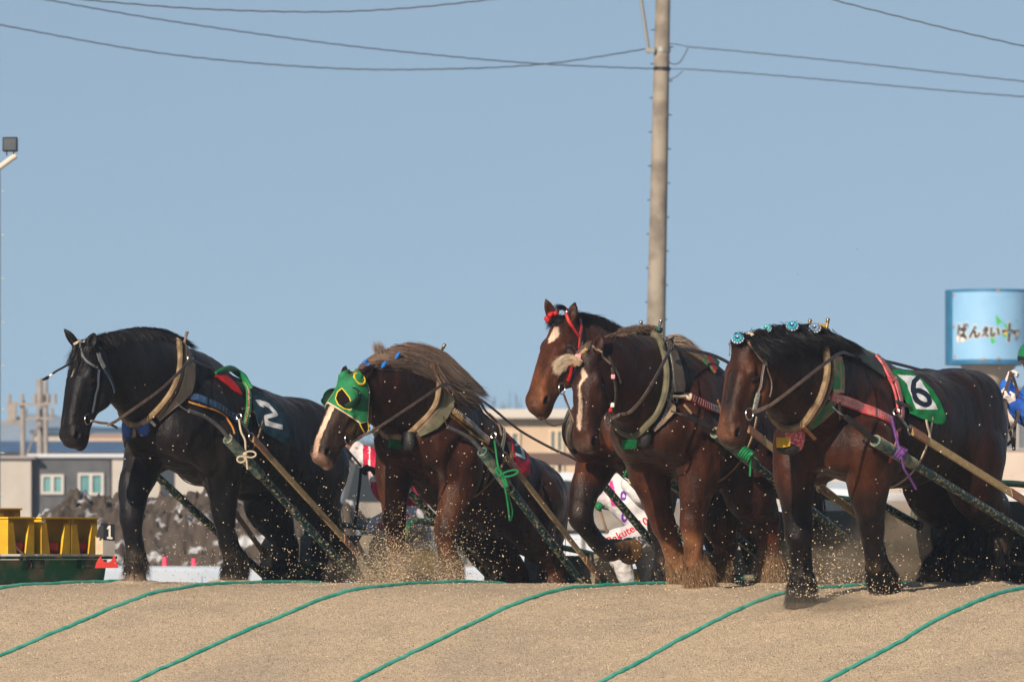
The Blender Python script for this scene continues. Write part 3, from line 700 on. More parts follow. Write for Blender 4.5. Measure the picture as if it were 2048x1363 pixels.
def hair(name, guides, n, col, m, parent, h=None, w=.0035, s0=.01, s1=.03, curl=.006, lv=.3, K=9, cvar=.35, push=.006, seed=1, freq=7., along=None, slide=None, clump_n=14):
    """strands grown between neighbouring guide lines; each a thin tapering ribbon"""
    rng = np.random.RandomState(seed)
    G = []
    for g in guides:
        q = crom(g, .01); d = np.r_[0, np.cumsum(np.linalg.norm(np.diff(q, axis=0), axis=1))]; t = np.linspace(0, d[-1], K)
        G.append(np.stack([np.interp(t, d, q[:,i]) for i in range(3)], 1))
    G = np.array(G); ng = len(G)
    sidx = rng.rand(n)*(ng-1) if ng > 1 else np.zeros(n); i0 = np.minimum(sidx.astype(int), max(ng-2, 0)); f = (sidx-i0)[:,None,None]
    base = G[i0]*(1-f)+G[np.minimum(i0+1, ng-1)]*f
    ln = 1-lv*rng.rand(n)**1.5
    tt = np.linspace(0, 1, K); idx = tt[None]*ln[:,None]*(K-1); a = np.minimum(idx.astype(int), K-2); fr = (idx-a)[...,None]; r = np.arange(n)[:,None]
    S = base[r, a]*(1-fr)+base[r, a+1]*fr
    NC = max(2, n//clump_n); co = rng.randn(NC, 3)
    clump = np.minimum((sidx/max(ng-1,1)*NC+rng.randn(n)*NC*.05).astype(int).clip(0), NC-1) if clump_n > 14 else rng.randint(0, NC, n)
    o0 = rng.randn(n, 3)*s0; o1 = (rng.randn(n, 3)*.55+co[clump]*.85)*s1
    S = S+o0[:,None]*(1-tt)[None,:,None]+o1[:,None]*(tt**1.3)[None,:,None]
    ph = rng.rand(n,3)*6.28; cp = rng.rand(len(co),3)*6.28
    S = S+curl*(tt[None,:,None])*(np.sin(tt[None,:,None]*freq+cp[clump][:,None])+.5*np.sin(tt[None,:,None]*freq*2.3+ph[:,None]))
    if slide is not None: S = S+(rng.rand(n,1,1)-.6)*np.asarray(slide)[None,None]
    if h is not None:
        sh = S.shape; f_ = S.reshape(-1,3)
        for _ in range(3):
            d = h.vol.sample(f_)-push; g = h.vol.grad(f_, .02); st = np.clip(np.minimum(d, 0)/np.maximum((g*g).sum(1), .2), -.05, 0); f_ = f_-st[:,None]*g
        S = f_.reshape(sh)
    T = np.gradient(S, axis=1); T /= np.linalg.norm(T, axis=2)[...,None]+1e-9
    rd = rng.randn(n,1,3); sd_ = np.cross(T, rd); sd_ /= np.linalg.norm(sd_, axis=2)[...,None]+1e-9
    ww = (w*(.5+.8*rng.rand(n,1)))*(1-.85*tt[None]**2.2)
    V = np.stack([S-sd_*ww[...,None]/2, S+sd_*ww[...,None]/2], 2).reshape(-1,3)
    b0 = (np.arange(n)*K*2)[:,None]+(np.arange(K-1)*2)[None]; b0 = b0.ravel()
    Q = np.stack([b0, b0+1, b0+3, b0+2], 1)
    c = np.array(col)*.62*(1+cvar*(rng.rand(n,1)*2-1))*(1+.15*rng.randn(n,1)); c = np.clip(c, .001, 1)
    if along is not None: cc = c[:,None,:]*(1-tt[None,:,None])+np.array(along)*.62*(1+cvar*(rng.rand(n,1,1)*2-1))*tt[None,:,None]
    else: cc = np.repeat(c[:,None,:], K, 1)
    cc = np.repeat(cc, 2, 1).reshape(-1,3)
    return mesh_np(name, V, Q, [m], parent, True, col=cc)
def braid(h, name, pts, r, m, parent, rope=True):
    p = crom(pts, .004); d = np.r_[0, np.cumsum(np.linalg.norm(np.diff(p, axis=0), axis=1))]
    b = MB(); T = np.gradient(p, axis=0); T /= np.linalg.norm(T, axis=1)[:,None]; A = np.cross(T, [0,0,1.]); A /= np.linalg.norm(A, axis=1)[:,None]+1e-9; B = np.cross(T, A)
    for k in range(3):
        ph = d/(r*3.6)*2*math.pi/2+k*2.094; b.tube(p+A*(r*.55*np.cos(ph))[:,None]+B*(r*.55*np.sin(ph))[:,None], r*.62, 6)
    return b.build(name, m, parent if parent is not None else h.root, smooth=True)
# materials of coats, leather and metal
M_coat = attr_mat('horse coat', rough=.40, spec=.12, var=.55, vscale=9, fine=140, bump=.75, stretch=(1,1,.45), sheen=.03)
M_hair = attr_mat('hair', rough=.45, spec=.2, var=.1, vscale=20, fine=60, bump=0)
M_eye = mat('eye', (.008,.004,.003), .10, spec=.35)
M_leather = mat('brown leather', (.085,.05,.032), .5, c2=(.16,.10,.065), scale=22, bump=.25, bscale=120)
M_dleather = mat('dark leather', (.035,.027,.024), .45, c2=(.075,.058,.048), scale=25, bump=.25, bscale=120)
M_steel = mat('steel', (.55,.54,.52), .28, 1.0, c2=(.32,.30,.28), scale=30)
M_brass = mat('brass', (.62,.42,.16), .3, 1.0, c2=(.40,.25,.10), scale=40)
M_gold = mat('gilt', (.72,.45,.13), .25, 1.0, c2=(.5,.28,.07), scale=30)
M_tan = mat('tan canvas', (.30,.21,.12), .75, c2=(.16,.105,.055), scale=14, bump=.35, bscale=150)
M_tan2 = mat('brown canvas', (.15,.10,.07), .75, c2=(.25,.18,.12), scale=10, bump=.35, bscale=150)
M_grey = mat('grey brown canvas', (.10,.082,.068), .8, c2=(.16,.13,.10), scale=8, bump=.4, bscale=150)
M_olive = mat('olive canvas', (.085,.08,.048), .8, c2=(.15,.135,.085), scale=10, bump=.4, bscale=150)
M_greenp = mat('worn green panel', (.018,.13,.055), .6, c2=(.16,.13,.075), scale=9, thr=(.5,.62), bump=.3, bscale=100)
M_white = mat('white cotton', (.72,.70,.66), .7, c2=(.6,.57,.52), scale=20, bump=.2)
M_bluep = mat('blue vinyl', (.012,.05,.24), .35, c2=(.02,.09,.33), scale=8, bump=.3, bscale=30)
M_red = mat('red nylon', (.50,.015,.018), .5, c2=(.36,.01,.012), scale=12, bump=.2)
M_pink = mat('rose leather', (.42,.05,.06), .4, c2=(.52,.13,.12), scale=16, bump=.2)
M_blk = mat('black rubber', (.012,.012,.013), .5, c2=(.022,.021,.020), scale=16, bump=.3, bscale=60)
M_green = mat('green rope', (.006,.20,.065), .6, c2=(.008,.14,.045), scale=30, bump=.5, bscale=200)
M_purple = mat('purple rope', (.10,.035,.17), .6, c2=(.15,.06,.22), scale=30, bump=.5, bscale=200)
M_cream = mat('cream rope', (.55,.47,.36), .7, c2=(.42,.34,.24), scale=30, bump=.5, bscale=200)
M_orange = mat('orange edging', (.50,.20,.03), .6, c2=(.38,.15,.03), scale=30)
M_navy = mat('navy webbing', (.012,.035,.085), .55, c2=(.02,.055,.12), scale=14, bump=.3, bscale=150)
M_yel = mat('yellow cloth', (.60,.38,.02), .7, c2=(.50,.30,.02), scale=16, bump=.4, bscale=80)
M_hose = mat('grey rubber hose', (.06,.062,.068), .5, c2=(.10,.10,.105), scale=18, bump=.3, bscale=90)
M_rein = mat('rein leather', (.062,.042,.036), .5, c2=(.10,.072,.06), scale=25, bump=.2)
M_sky = mat('pale blue ribbon', (.06,.42,.58), .45, c2=(.55,.75,.80), scale=60, thr=(.45,.6), bump=.5, bscale=160)
M_pinkr = mat('pink tape', (.75,.30,.33), .5)

def finish(h, root_kw, coat):
    for sg in (-1,1):     # darker colour round the eye and inside the nostril
        h.cell(h.H(.335,-.093,sg*.158), (.055,.045,.05), (.012,.008,.007), .35, .85); h.cell(h.H(.897,-.078,sg*.118), (.036,.030,.036), (.010,.007,.006), .3, .95)
    hz_ = h.Vw[:,2]-gz_local((h.Vw-K0)@HF, (h.Vw-K0)@HL, False)
    h.cmix((1-smoothstep(hz_+.06*vnoise(h.Vw, 14, 8), .02, .34))*.42, (.34,.25,.16))      # sand dust on the lower legs
    o = empty('draft_horse', tuple(h.vol.wor((h.W[0]-.5, 0, 0))), **root_kw); h.root = o
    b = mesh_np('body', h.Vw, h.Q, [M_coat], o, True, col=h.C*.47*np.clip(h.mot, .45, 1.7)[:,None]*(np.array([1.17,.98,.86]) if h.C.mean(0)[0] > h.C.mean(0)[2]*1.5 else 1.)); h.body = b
    for sg in (-1,1):
        c = h.hp+(h.hw*.335+h.hn*-.093+h.hm*sg*.149)*h.HLn
        e = MB(); e.ball(c, .025, seg=16, ring=10); e.build('eye', M_eye, o, smooth=True)
    return o
def Hp(h, w, n, m): return h.hp+(h.hw*w+h.hn*n+h.hm*m)*h.HLn
def feather(h, col, tip=None, n=(1500,1500,900,900), ln=.16, legs=(0,1,2,3), seed=3, up=.35):
    """long hair behind the cannon and over the hooves"""
    for i in legs:
        L = [h.vol.wor(p) for p in h.lg[i]]; N_ = len(L)
        fet, sole = L[-3], L[-1]; cann = L[-4] if N_ > 7 else L[-4]
        ax = (sole-fet)/np.linalg.norm(sole-fet)
        back = -HF; G = []
        # ring of guides round the fetlock, falling over the hoof
        b2 = back-ax*(back@ax); b2 /= np.linalg.norm(b2); s2 = np.cross(ax, b2); dl = np.linalg.norm(sole-fet)
        for a in np.linspace(-180, 180, 17):
            d = math.cos(math.radians(a))*b2+math.sin(math.radians(a))*s2
            bk = .5+.5*math.cos(math.radians(a)); p0 = fet+d*.055+ax*(.03-.05*bk); l = (dl-.02)*(.72+.32*bk)*ln/.17
            G.append(np.array([p0, p0+ax*l*.35+d*(.030+.012*bk), p0+ax*l*.72+d*(.042+.022*bk), p0+ax*l*1.0+d*(.040+.026*bk)]))
        hair('leg_hair', G, int(n[i]*1.7), col, M_hair, h.root, h, w=.0032, s0=.014, s1=.015, curl=.007, lv=.6, K=6, seed=seed+i, along=tip, slide=ax*.13, cvar=.22)
        G = []
        for t in np.linspace(-.6, 1, 9):
            p0 = cann*(1-t)+fet*t-HF*.040
            G.append(np.array([p0, p0-HF*.020+s2*.03+ax*.05, p0-HF*.036+s2*.045+ax*.11])); G.append(np.array([p0, p0-HF*.022-s2*.03+ax*.05, p0-HF*.04-s2*.03+ax*.11]))
        hair('leg_hair', G, n[i]//2, col, M_hair, h.root, h, w=.0034, s0=.010, s1=.008, curl=.004, lv=.5, K=5, seed=seed+9+i, along=tip)
def girth(h, x, w, m, tilt=0.):
    pts = []
    for a in np.linspace(-1.75, 1.75, 44):
        rr = np.linspace(.05, .8, 120); q = np.array([h.vol.wor(h.T(x+tilt*math.cos(a), r*math.sin(a), -.50-r*math.cos(a))) for r in rr]); d = h.vol.sample(q)
        k = int(np.argmax(d > 0)) or 60; pts.append(q[k])
    pts = np.array(pts)
    for _ in range(4): pts[1:-1] = (pts[:-2]+2*pts[1:-1]+pts[2:])/4
    return strap(h, 'girth', pts, w, m)
def pouch(h, c, sz, m, name='chest_pad', out=.045, par=None):
    """stuffed leather pad hanging at the bottom of the collar; sz = (width, height) in m"""
    c = pick(h, [c])[0]+HF*out; V = []; Fc = []; n, k = 16, 12; A = HL; U = np.array([0,0,1.])
    for i in range(k+1):
        t = i/k; ww = sz[0]*(.30+.70*math.sin(math.pi*min(1,(.12+.80*t)))**.7)*(1 if t < .85 else math.sqrt(max(0,1-((t-.85)/.15)**2)) if t < 1 else .05)
        for j in range(n):
            p = 2*math.pi*j/n; V.append(c+U*sz[1]*(.5-t)+A*ww*.5*math.cos(p)*(1+.03*math.sin(t*40))+HF*ww*.36*math.sin(p))
    for i in range(k):
        for j in range(n): Fc.append((i*n+j, i*n+(j+1)%n, (i+1)*n+(j+1)%n, (i+1)*n+j))
    Fc += [tuple(range(n))[::-1], tuple(k*n+j for j in range(n))]
    b = MB(); b.add(V, Fc); o = b.build(name, m, par or h.root, smooth=True); return o, c
def tail(h, col, n=3200, sway=(0,0), length=1.15, seed=5):
    p0 = h.vol.wor(h.T(-1.86, 0, -.30)); G = []
    for a in (-.06,-.02,.02,.06):
        q = p0+HL*a; G.append(np.array([q, q-HF*.10+np.array([0,0,-.15]), q-HF*(.14+sway[0])+HL*sway[1]*.4+np.array([0,0,-.55*length]), q-HF*(.12+sway[0]*1.6)+HL*sway[1]+np.array([0,0,-length])]))
    hair('tail', G, n, col, M_hair, h.root, h, w=.006, s0=.03, s1=.05, curl=.02, seed=seed)
def hames(h, k1, k2, wrapm, m=None, wrap=None):
    """knobs on top of the collar"""
    m = m or M_brass
    for (t, b_, bb) in (k1, k2):
        a = h.J(*b_, bb); c = h.J(*t, bb); d = c-a; b = MB()
        b.tube(np.array([a-d*.4, a, c]), [.013,.011,.009], 8); b.ball(c, (.016,.016,.013), seg=10, ring=7); b.torus(c-d*.35, d, .011, .004, seg=12)
        b.build('hame_knob', m, h.root, smooth=True)
    if wrap is not None:
        p = crom(pick(h, wrap), .006); b = MB(); d = np.arange(len(p)); b.tube(p, .020+.004*np.sin(d*2.3), 10)
        b.build('hame_wrap', wrapm, h.root, smooth=True)
def hh_ext(h): return abs(h.t+.9) > .01
def shaft(h, root, a, b, wrap=.25, r=.032, name='shaft'):
    """painted steel shaft; a, b = (u, v, b) ends; upper part bound with rope"""
    pa, pb = h.J(*a), h.J(*b)
    if not wrap and hh_ext(h): pa = pa-(pb-pa)*.25
    L = np.linalg.norm(pb-pa); n = int(L/.02); t = np.linspace(0,1,n)[:,None]; p = pa*(1-t)+pb*t
    m = MB(); m.tube(p, r, 14); o = m.build(name, M_shaft, root, smooth=True)
    if wrap:
        nn = int(wrap*L/.004); t = np.linspace(0, wrap, nn)[:,None]; q = pa*(1-t)+pb*t; m = MB(); m.tube(q, r*1.22+.0065*np.sin(np.arange(nn)*.004/.024*2*math.pi), 14)
        m.build('shaft_binding', M_bind, o, smooth=True)
    return o
def trace(h, root, a, b, w=.075, e0=.13, e1=.86):
    pa, pb = h.J(*a), h.J(*b); t = np.linspace(0,1,60)[:,None]; p = pa*(1-t)+pb*t
    N_ = np.tile(HL*.8+np.array([0,0,.35])-HF*.0, (60,1)); V, Fc, S, Nn = ribbon(p, N_, w, .008); m = MB(); m.add(V, Fc); o = m.build('trace_belt', M_belt, root, smooth=True); dd = (pa-pb)/np.linalg.norm(pa-pb); m = MB(); m.torus(pa+dd*.02, HL, .032, .007); m.tube(crom(np.array([pa+dd*.05, pa+dd*.10+np.array([0,0,.02]), pa+dd*.14+np.array([0,0,.07])-HL*.03]), .01), .010, 8); m.torus(pa+dd*.15+np.array([0,0,.09])-HL*.04, HF, .024, .006); m.build('trace_hook', M_steel, o, smooth=True)
    for lo, hi in ((0, e0), (e1, 1)):
        t = np.linspace(lo, hi, 12)[:,None]; q = pa*(1-t)+pb*t+Nn[0]*.004; V, Fc, _, _ = ribbon(q, N_[:12], w*1.04, .009); m = MB(); m.add(V, Fc); m.build('belt_end', M_beltend, o, smooth=True)
    return o
M_shaft = mat('chipped dark green paint', (.006,.045,.05), .38, c2=(.42,.36,.20), scale=38, thr=(.55,.585), detail=8, bump=.3, bscale=50)
M_bind = mat('shaft binding', (.03,.10,.085), .6, c2=(.26,.24,.16), scale=16, bump=.4, bscale=80)
M_belt = mat('ochre webbing', (.40,.27,.12), .75, c2=(.54,.39,.19), scale=30, bump=.5, bscale=220)
M_beltend = mat('tan leather end', (.30,.13,.055), .55, c2=(.38,.19,.09), scale=20, bump=.3)
BLK = (.010,.0095,.012)
def dress2():
    h = hrs2(); h.color(BLK)
    h.headcol(.72, 1.1, (.020,.016,.017), .1)
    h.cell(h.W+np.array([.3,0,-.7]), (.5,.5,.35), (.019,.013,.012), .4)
    h.face([(.21,.002),(.25,.002),(.33,-.010)], (.66,.55,.44), (.010,.023,.005))
    Lk = h.lg[0]; h.cseg([Lk[-2], Lk[-1]], .13, (.17,.105,.07), .03)
    h.cell(Lk[3]+np.array([-.03,.05,.10]), (.03,.04,.05), (.35,.24,.15), .3)
    R = finish(h, dict(label='black draft horse with number 2 cloth and white star, leftmost of the horses', cat='horse', group='draft horses pulling sleds over the sand ridge'), 0)
    tail(h, BLK); feather(h, (.012,.010,.010), n=(420,1500,900,900), tip=(.02,.015,.012), ln=.15)
    z = lambda p: Z(80, 640, 5.12, p); J = h.J
    # mane, forelock
    cr = [(172,676),(200,668),(235,660),(270,655),(305,657),(335,668),(352,680)]
    G = []
    for k, (u, v) in enumerate(cr):
        G.append(np.array([J(u, v+8, .0), J(u+10, v+3, -.02), J(u+26, v+8, -.05), J(u+46, v+22, -.10)]))
    hair('mane', G, 2600, (.011,.010,.013), M_hair, R, h, w=.004, s0=.012, s1=.012, curl=.005, lv=.4)
    G = [np.array([J(u, v+8, .0), J(u+10, v+8, .06), J(u+24, v+28, .14)]) for u, v in cr]
    hair('mane', G, 1500, (.011,.010,.013), M_hair, R, h, w=.004, s0=.012, s1=.012, curl=.005, lv=.5, seed=4)
    G = [np.array([J(378,725,.02), J(395,722,.03), J(415,728,.05), J(430+4*k,737+2*k,.07)]) for k in range(2)]
    hair('mane', G, 420, (.011,.010,.013), M_hair, R, None, w=.004, s0=.014, s1=.02, seed=6)
    G = [np.array([Hp(h,-.02,-.02,m), Hp(h,.05,.03,m), Hp(h,.14,.035,m*1.3), Hp(h,.22+.03*k,.03,m*1.5-.02)]) for k, m in enumerate((-.07,-.03,.02,.06))]
    hair('forelock', G, 900, (.011,.010,.013), M_hair, R, h, w=.0035, s0=.012, s1=.018, curl=.01)
    f = braid(h, 'forelock_braid', np.array([Hp(h,.16,.02,.0), J(125,735,-.05), J(112,742,-.12), J(98,752,-.2), J(92,756,-.22)]), .008, mat('braid', (.012,.011,.013), .5), R)
    hair('braid_tip', [np.array([J(95,755,-.21), J(90,757,-.23), J(85,760,-.24)])], 120, (.011,.010,.013), M_hair, f, None, s0=.006, s1=.005)
    b = MB(); b.tube(np.array([J(105,748,-.155), J(100,751,-.185)]), .0105, 8); b.build('braid_tie', M_white, f, smooth=True)
    # bridle
    ml = mat('studded grey leather', (.07,.075,.085), .45, c2=(.30,.30,.30), scale=120, thr=(.55,.62))
    mb = mat('blue grey leather', (.018,.035,.06), .4, c2=(.05,.07,.10), scale=30)
    strap(h, 'brow_band', z([(350,235),(410,215),(470,222)]), .018, M_cream, parent=R)
    strap(h, 'brow_band', z([(425,225),(425,300),(440,370),(480,425),(530,470),(585,485)]), .020, ml, studs=M_steel, rows=(0,), gap=.011, srad=.003)
    strap(h, 'ear_strap', z([(590,340),(605,400),(630,450),(650,490)]), [.035]*1 and .040, ml, studs=M_steel, rows=(-.5,0,.5), gap=.014, srad=.003)
    strap(h, 'cheek_strap', z([(600,505),(590,600),(578,700),(565,760),(548,860),(530,950)]), .020, mb, studs=M_steel, rows=(0,), gap=.012, srad=.0032, both='head')
    strap(h, 'throat_strap', z([(650,510),(700,590),(740,680),(752,740)]), .022, mb)
    ringo(h, z([(490,1015)])[0], .041, .0048, M_steel, both='head', name='bit_ring')
    # collar
    roll = z([(1400,215),(1418,300),(1420,400),(1412,500),(1390,600),(1340,720),(1240,860),(1130,970),(1040,1040)])
    tube(h, 'collar', roll, .026, M_tan, proj=True, off=.018, both=1)
    tube(h, 'hame', z([(1462,240),(1470,330),(1462,430),(1435,560),(1375,720),(1290,850),(1190,985)]), .015, M_tan2, proj=True, off=.020, both=1)
    patch(h, 'collar_pad', z([(1475,260),(1530,340),(1572,450),(1572,600),(1545,740),(1410,880),(1220,1025),(1190,990),(1310,870),(1400,745),(1450,600),(1475,430)]), M_grey, .010, .022, both=1)
    tube(h, 'collar_cap', z([(1360,205),(1420,200),(1480,200),(1500,215)]), .018, M_tan, off=.02)
    hames(h, ((374,665),(370,680),.07), ((342,670),(346,684),-.09), None, M_tan2)
    ringo(h, J(381,718,.27), .040, .005, M_steel, name='rein_ring')
    for (x, y), q in (((1095,1085),(.125,.17)),((935,1110),(.11,.18))): pouch(h, z([(x,y)])[0], q, M_bluep, out=.05)
    tube(h, 'pad_trim', z([(1085,1000),(1130,1020),(1170,1060)]), .013, M_white, proj=True, off=.02)
    tube(h, 'pad_buckle', z([(985,1040),(1010,1100),(1000,1160),(990,1190)]), .014, M_tan, proj=True, off=.075)
    tube(h, 'pad_cord', z([(1010,1100),(1020,1180),(980,1215),(945,1200),(938,1260)]), .007, M_blk, proj=True, off=.085)
    # breast strap, chain and hose
    za = lambda p: Z(400, 720, 6.82, p)
    strap(h, 'breast_strap', [(368,787),(392,796),(420,807),(451,824),(478,840)], .066, M_navy, th=.008, off=.014, both=1, studs=M_steel, rows=(-.35,.35), gap=.055, srad=.0035)
    tube(h, 'strap_edging', [(375,806),(400,813),(430,822),(447,833),(461,853),(466,868)], .008, M_orange, proj=True, off=.016)
    for c in ((352,789),(362,797)): ringo(h, c, .026, .007, M_steel, name='hame_ring')
    tube(h, 'snap_chain', np.array([J(352,804,.36), J(360,811,.38), J(368,817,.40), J(378,822,.42)]), [.006,.004,.007,.004,.007,.005], M_steel)
    tube(h, 'hose', np.array([J(378,821,.42), J(412,834,.46), J(441,856,.50), J(458,877,.52)]), .0165, M_hose)
    # saddle pad and surcingle
    patch(h, 'saddle_pad', za([(190,225),(300,190),(400,260),(500,370),(560,480),(470,430),(380,350),(250,250)]), M_red, .006, .02)
    tube(h, 'saddle_roll', za([(175,205),(280,168),(430,165),(520,250),(600,340),(660,430)]), [.012,.022,.026,.028,.03,.02], M_green2, proj=True, off=.03)
    mgs = mat('green leather', (.02,.15,.035), .35, c2=(.03,.22,.06), scale=15)
    strap(h, 'surcingle', za([(590,330),(640,430),(645,560),(640,680),(620,780),(590,900)]), .055, mgs, th=.010, off=.012, studs=mat('red and white studs', (.65,.60,.55), .4, c2=(.5,.05,.04), scale=90, thr=(.48,.52)), rows=(.15,.55), gap=.016, srad=.006)
    strap(h, 'keeper', za([(560,665),(640,665),(700,700),(740,720)]), .022, M_rein)
    # number cloth
    two = za([(750,538),(800,538),(940,588),(985,640),(1062,745),(1045,765),(910,800),(925,828),(1118,885),(1125,948),(885,888),(865,770),(885,745),(990,722),(935,650),(900,635),(850,612),(862,642),(818,632)])
    out = za([(700,470),(830,482),(940,530),(1050,610),(1130,700),(1185,820),(1218,950),(1222,1100),(1190,1145),(1100,1110),(900,1000),(800,890),(760,770),(720,620)])
    patch(h, 'number_cloth', out, [mat('dark teal cloth', (.008,.034,.060), .75, c2=(.014,.05,.08), scale=12, bump=.3, bscale=200), M_numw], .010, .004, cfn=lambda p: inpoly(p, two).astype(int), both=1, step=.8, wr=.002)
    # reins, girth
    strap(h, 'bit_strap', np.array([J(183,841,.17), J(200,845,.2), J(217,847,.22), J(234,855,.2)]), .020, M_leather, proj=False)
    strap(h, 'rein', np.array([J(214,849,.22), J(226,845,.26), J(250,829,.33), J(314,784,.42), J(352,750,.42), J(381,722,.30), J(400,727,.24), J(441,745,.2), J(473,757,.22), J(547,796,.26), J(627,847,.3), J(680,885,.3), J(722,932,.25)]), .024, M_rein, proj=False)
    girth(h, -.42, .018, M_tan, tilt=.10)
    tube(h, 'tie_rope', np.array([J(478,838,.46), J(482,862,.50), J(490,880,.53), J(491,902,.55)]), .0085, M_cream)
    b = MB(); c = J(490,908,.58)
    for k, (dx, dz) in enumerate(((.07,.0),(-.05,-.04))):
        t = np.linspace(0, 2*math.pi, 22); b.tube(c+np.stack([dx*(1-np.cos(t))/1.6, 0*t-.01*k, dz+.025*np.sin(t)], 1), .0075, 6)
    b.tube(crom(np.array([c, c+[.012,-.01,-.05], c+[.02,0,-.12]]), .01), .008, 6); b.ball(c, .02); b.build('rope_knot', M_cream, R, smooth=True)
    return h
M_green2 = mat('green vinyl', (.008,.12,.04), .4, c2=(.015,.20,.06), scale=12, bump=.3, bscale=40)
M_numw = mat('white number', (.95,.96,.98), .7, c2=(.80,.82,.84), scale=40)

def dress3():
    h = hrs3(); base = (.025,.0100,.0075); h.color(base)
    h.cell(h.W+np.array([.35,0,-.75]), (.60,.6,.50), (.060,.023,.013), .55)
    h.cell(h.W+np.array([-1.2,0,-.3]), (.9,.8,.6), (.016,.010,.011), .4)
    for i in (0,1): h.cseg(h.lg[i][2:], [.14,.12,.11,.11,.12,.13][:len(h.lg[i][2:])], (.095,.042,.022), .04)
    for i in (2,3): h.cseg(h.lg[i][2:], .13, (.085,.036,.02), .04)
    h.headcol(.42, 1.1, (.040,.028,.024), .1)
    h.face([(.12,.0),(.4,.0),(.62,-.002),(.80,-.004),(.95,-.004)], (.70,.55,.46), (.03,.042,.040,.040,.040), nmin=-.09)
    h.headcol(.94, 1.1, (.30,.20,.17), .02, .7)
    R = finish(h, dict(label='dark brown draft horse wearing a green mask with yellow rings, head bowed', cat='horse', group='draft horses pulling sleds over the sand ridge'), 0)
    tail(h, (.05,.025,.016)); feather(h, (.13,.065,.035), tip=(.22,.13,.075), ln=.17)
    z = lambda p: Z(600, 670, 5.12, p); J = h.J
    # flaxen mane streaming back
    hc = (.20,.125,.09); tp = (.38,.285,.225)
    G = []
    for a, b_, c_, d_ in (((724,738,.0),(745,728,.08),(770,724,.1),(800,735,.13)), ((745,722,.0),(775,735,.12),(820,738,.17),(875,760,.22)), ((765,708,0),(800,715,.12),(850,730,.2),(900,765,.26)),
                          ((790,698,0),(830,702,.12),(880,725,.2),(925,768,.26)), ((815,693,0),(855,700,.1),(900,735,.18),(945,785,.24)), ((845,696,0),(880,708,.1),(920,740,.17),(965,790,.2)), ((868,703,0),(900,718,.08),(935,752,.14),(980,798,.15))):
        G.append(np.array([J(*a), J(*b_), J(*c_), J(*d_)]))
    hair('mane', G, 12000, hc, M_hair, R, h, w=.0026, s0=.014, s1=.011, curl=.012, lv=.5, cvar=.28, along=tp, K=13, seed=11, freq=6, clump_n=60)
    G = [np.array([J(875,735,.2), J(905,760,.23), J(940,785,.22), J(985,808,.17)]), np.array([J(860,730,.22), J(880,760,.26), J(905,790,.27), J(925,800,.28)])]
    hair('mane', G, 900, hc, M_hair, R, h, w=.0034, s0=.02, s1=.05, curl=.02, lv=.4, along=tp, seed=12)
    G = [np.array([J(766,738,.05), J(764,722,.03), J(755,705,0), J(746,686,-.02)]), np.array([J(768,736,.06), J(771,718,.04), J(766,700,.02), J(757,688,.0)])]
    hair('mane_tuft', G, 900, (.19,.13,.10), M_hair, R, None, w=.0034, s0=.022, s1=.016, curl=.012, lv=.4, along=tp, seed=13)
    G = [np.array([Hp(h,-.03,-.03,m), Hp(h,.02,.02,m), Hp(h,.08,.03,m)]) for m in (-.06,0,.06)]
    hair('forelock', G, 700, (.17,.09,.05), M_hair, R, h, s0=.012, s1=.012, seed=14)
    mb_ = mat('blue ribbon', (.01,.14,.50), .45)
    for c in ((735,733,.06),(795,711,.13),(768,729,.14),(729,725,0)):
        b = MB(); p = J(*c); b.ball(p, (.018,.018,.02), seg=9, ring=6); b.ball(p+[.012,-.01,.016], .014, seg=8, ring=5); b.ball(p+[-.012,0,-.016], .014, seg=8, ring=5); b.build('mane_tie', mb_, R, smooth=True)
    # mask
    mgreen = mat('green mask cloth', (.012,.15,.055), .7, c2=(.02,.20,.075), scale=14, bump=.4, bscale=250)
    M_myel = mat('yellow binding', (.66,.44,.015), .6); M_mcr = mat('cream binding', (.58,.46,.30), .7)
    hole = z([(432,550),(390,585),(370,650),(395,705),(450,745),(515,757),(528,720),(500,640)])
    earh = z([(560,385),(620,400),(650,470),(600,478),(555,440)])
    outl = z([(385,425),(430,375),(560,328),(612,370),(680,470),(712,560),(705,700),(694,885),(612,905),(520,840),(400,765),(290,700),(215,722),(228,640),(285,545),(330,490)])
    def cf(p): return np.where(pdist(p, z([(222,715),(290,695),(400,762),(520,838),(612,900)])) < 2.2, 2, np.where(pdist(p, z([(612,905),(694,888),(702,800),(706,700),(714,570),(690,480)])) < 1.6, 2, np.where((pdist(p, hole+hole[:1]) < 1.9) | (pdist(p, z([(275,570),(240,640),(215,715)])) < 1.6), 1, 0)))
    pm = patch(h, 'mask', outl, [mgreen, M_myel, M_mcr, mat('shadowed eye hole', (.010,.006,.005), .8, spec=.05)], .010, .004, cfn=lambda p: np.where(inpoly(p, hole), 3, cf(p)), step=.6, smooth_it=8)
    # ear ring and blinker cups
    for sg in (1, -1):
        c = h.vol.hit([(719,757)])[0]; c = c if sg > 0 else mirh(h, c); b = MB(); b.torus(c, (h.hm*sg*.8-h.hw*.35+h.hn*.3), .050, .009); b.build('ear_ring', M_myel, pm, smooth=True)
        c = h.vol.hit([(706,797)])[0]-h.hm*.03; c = c if sg > 0 else mirh(h, c); ax = h.hm*sg; b = MB(); V = []; Fc = []; ns, nr = 18, 8
        for i in range(nr+1):
            for j in range(ns+1):
                ph = math.pi/2*i/nr; t = math.radians(-115+230*j/ns)
                V.append(c+(-h.hn*math.cos(t)*.085+h.hw*math.sin(t)*.090)*math.cos(ph)*1.0+ax*.105*math.sin(ph)+(h.hn*.03)*math.sin(ph))
        for i in range(nr):
            for j in range(ns): a = i*(ns+1)+j; Fc.append((a, a+1, a+ns+2, a+ns+1))
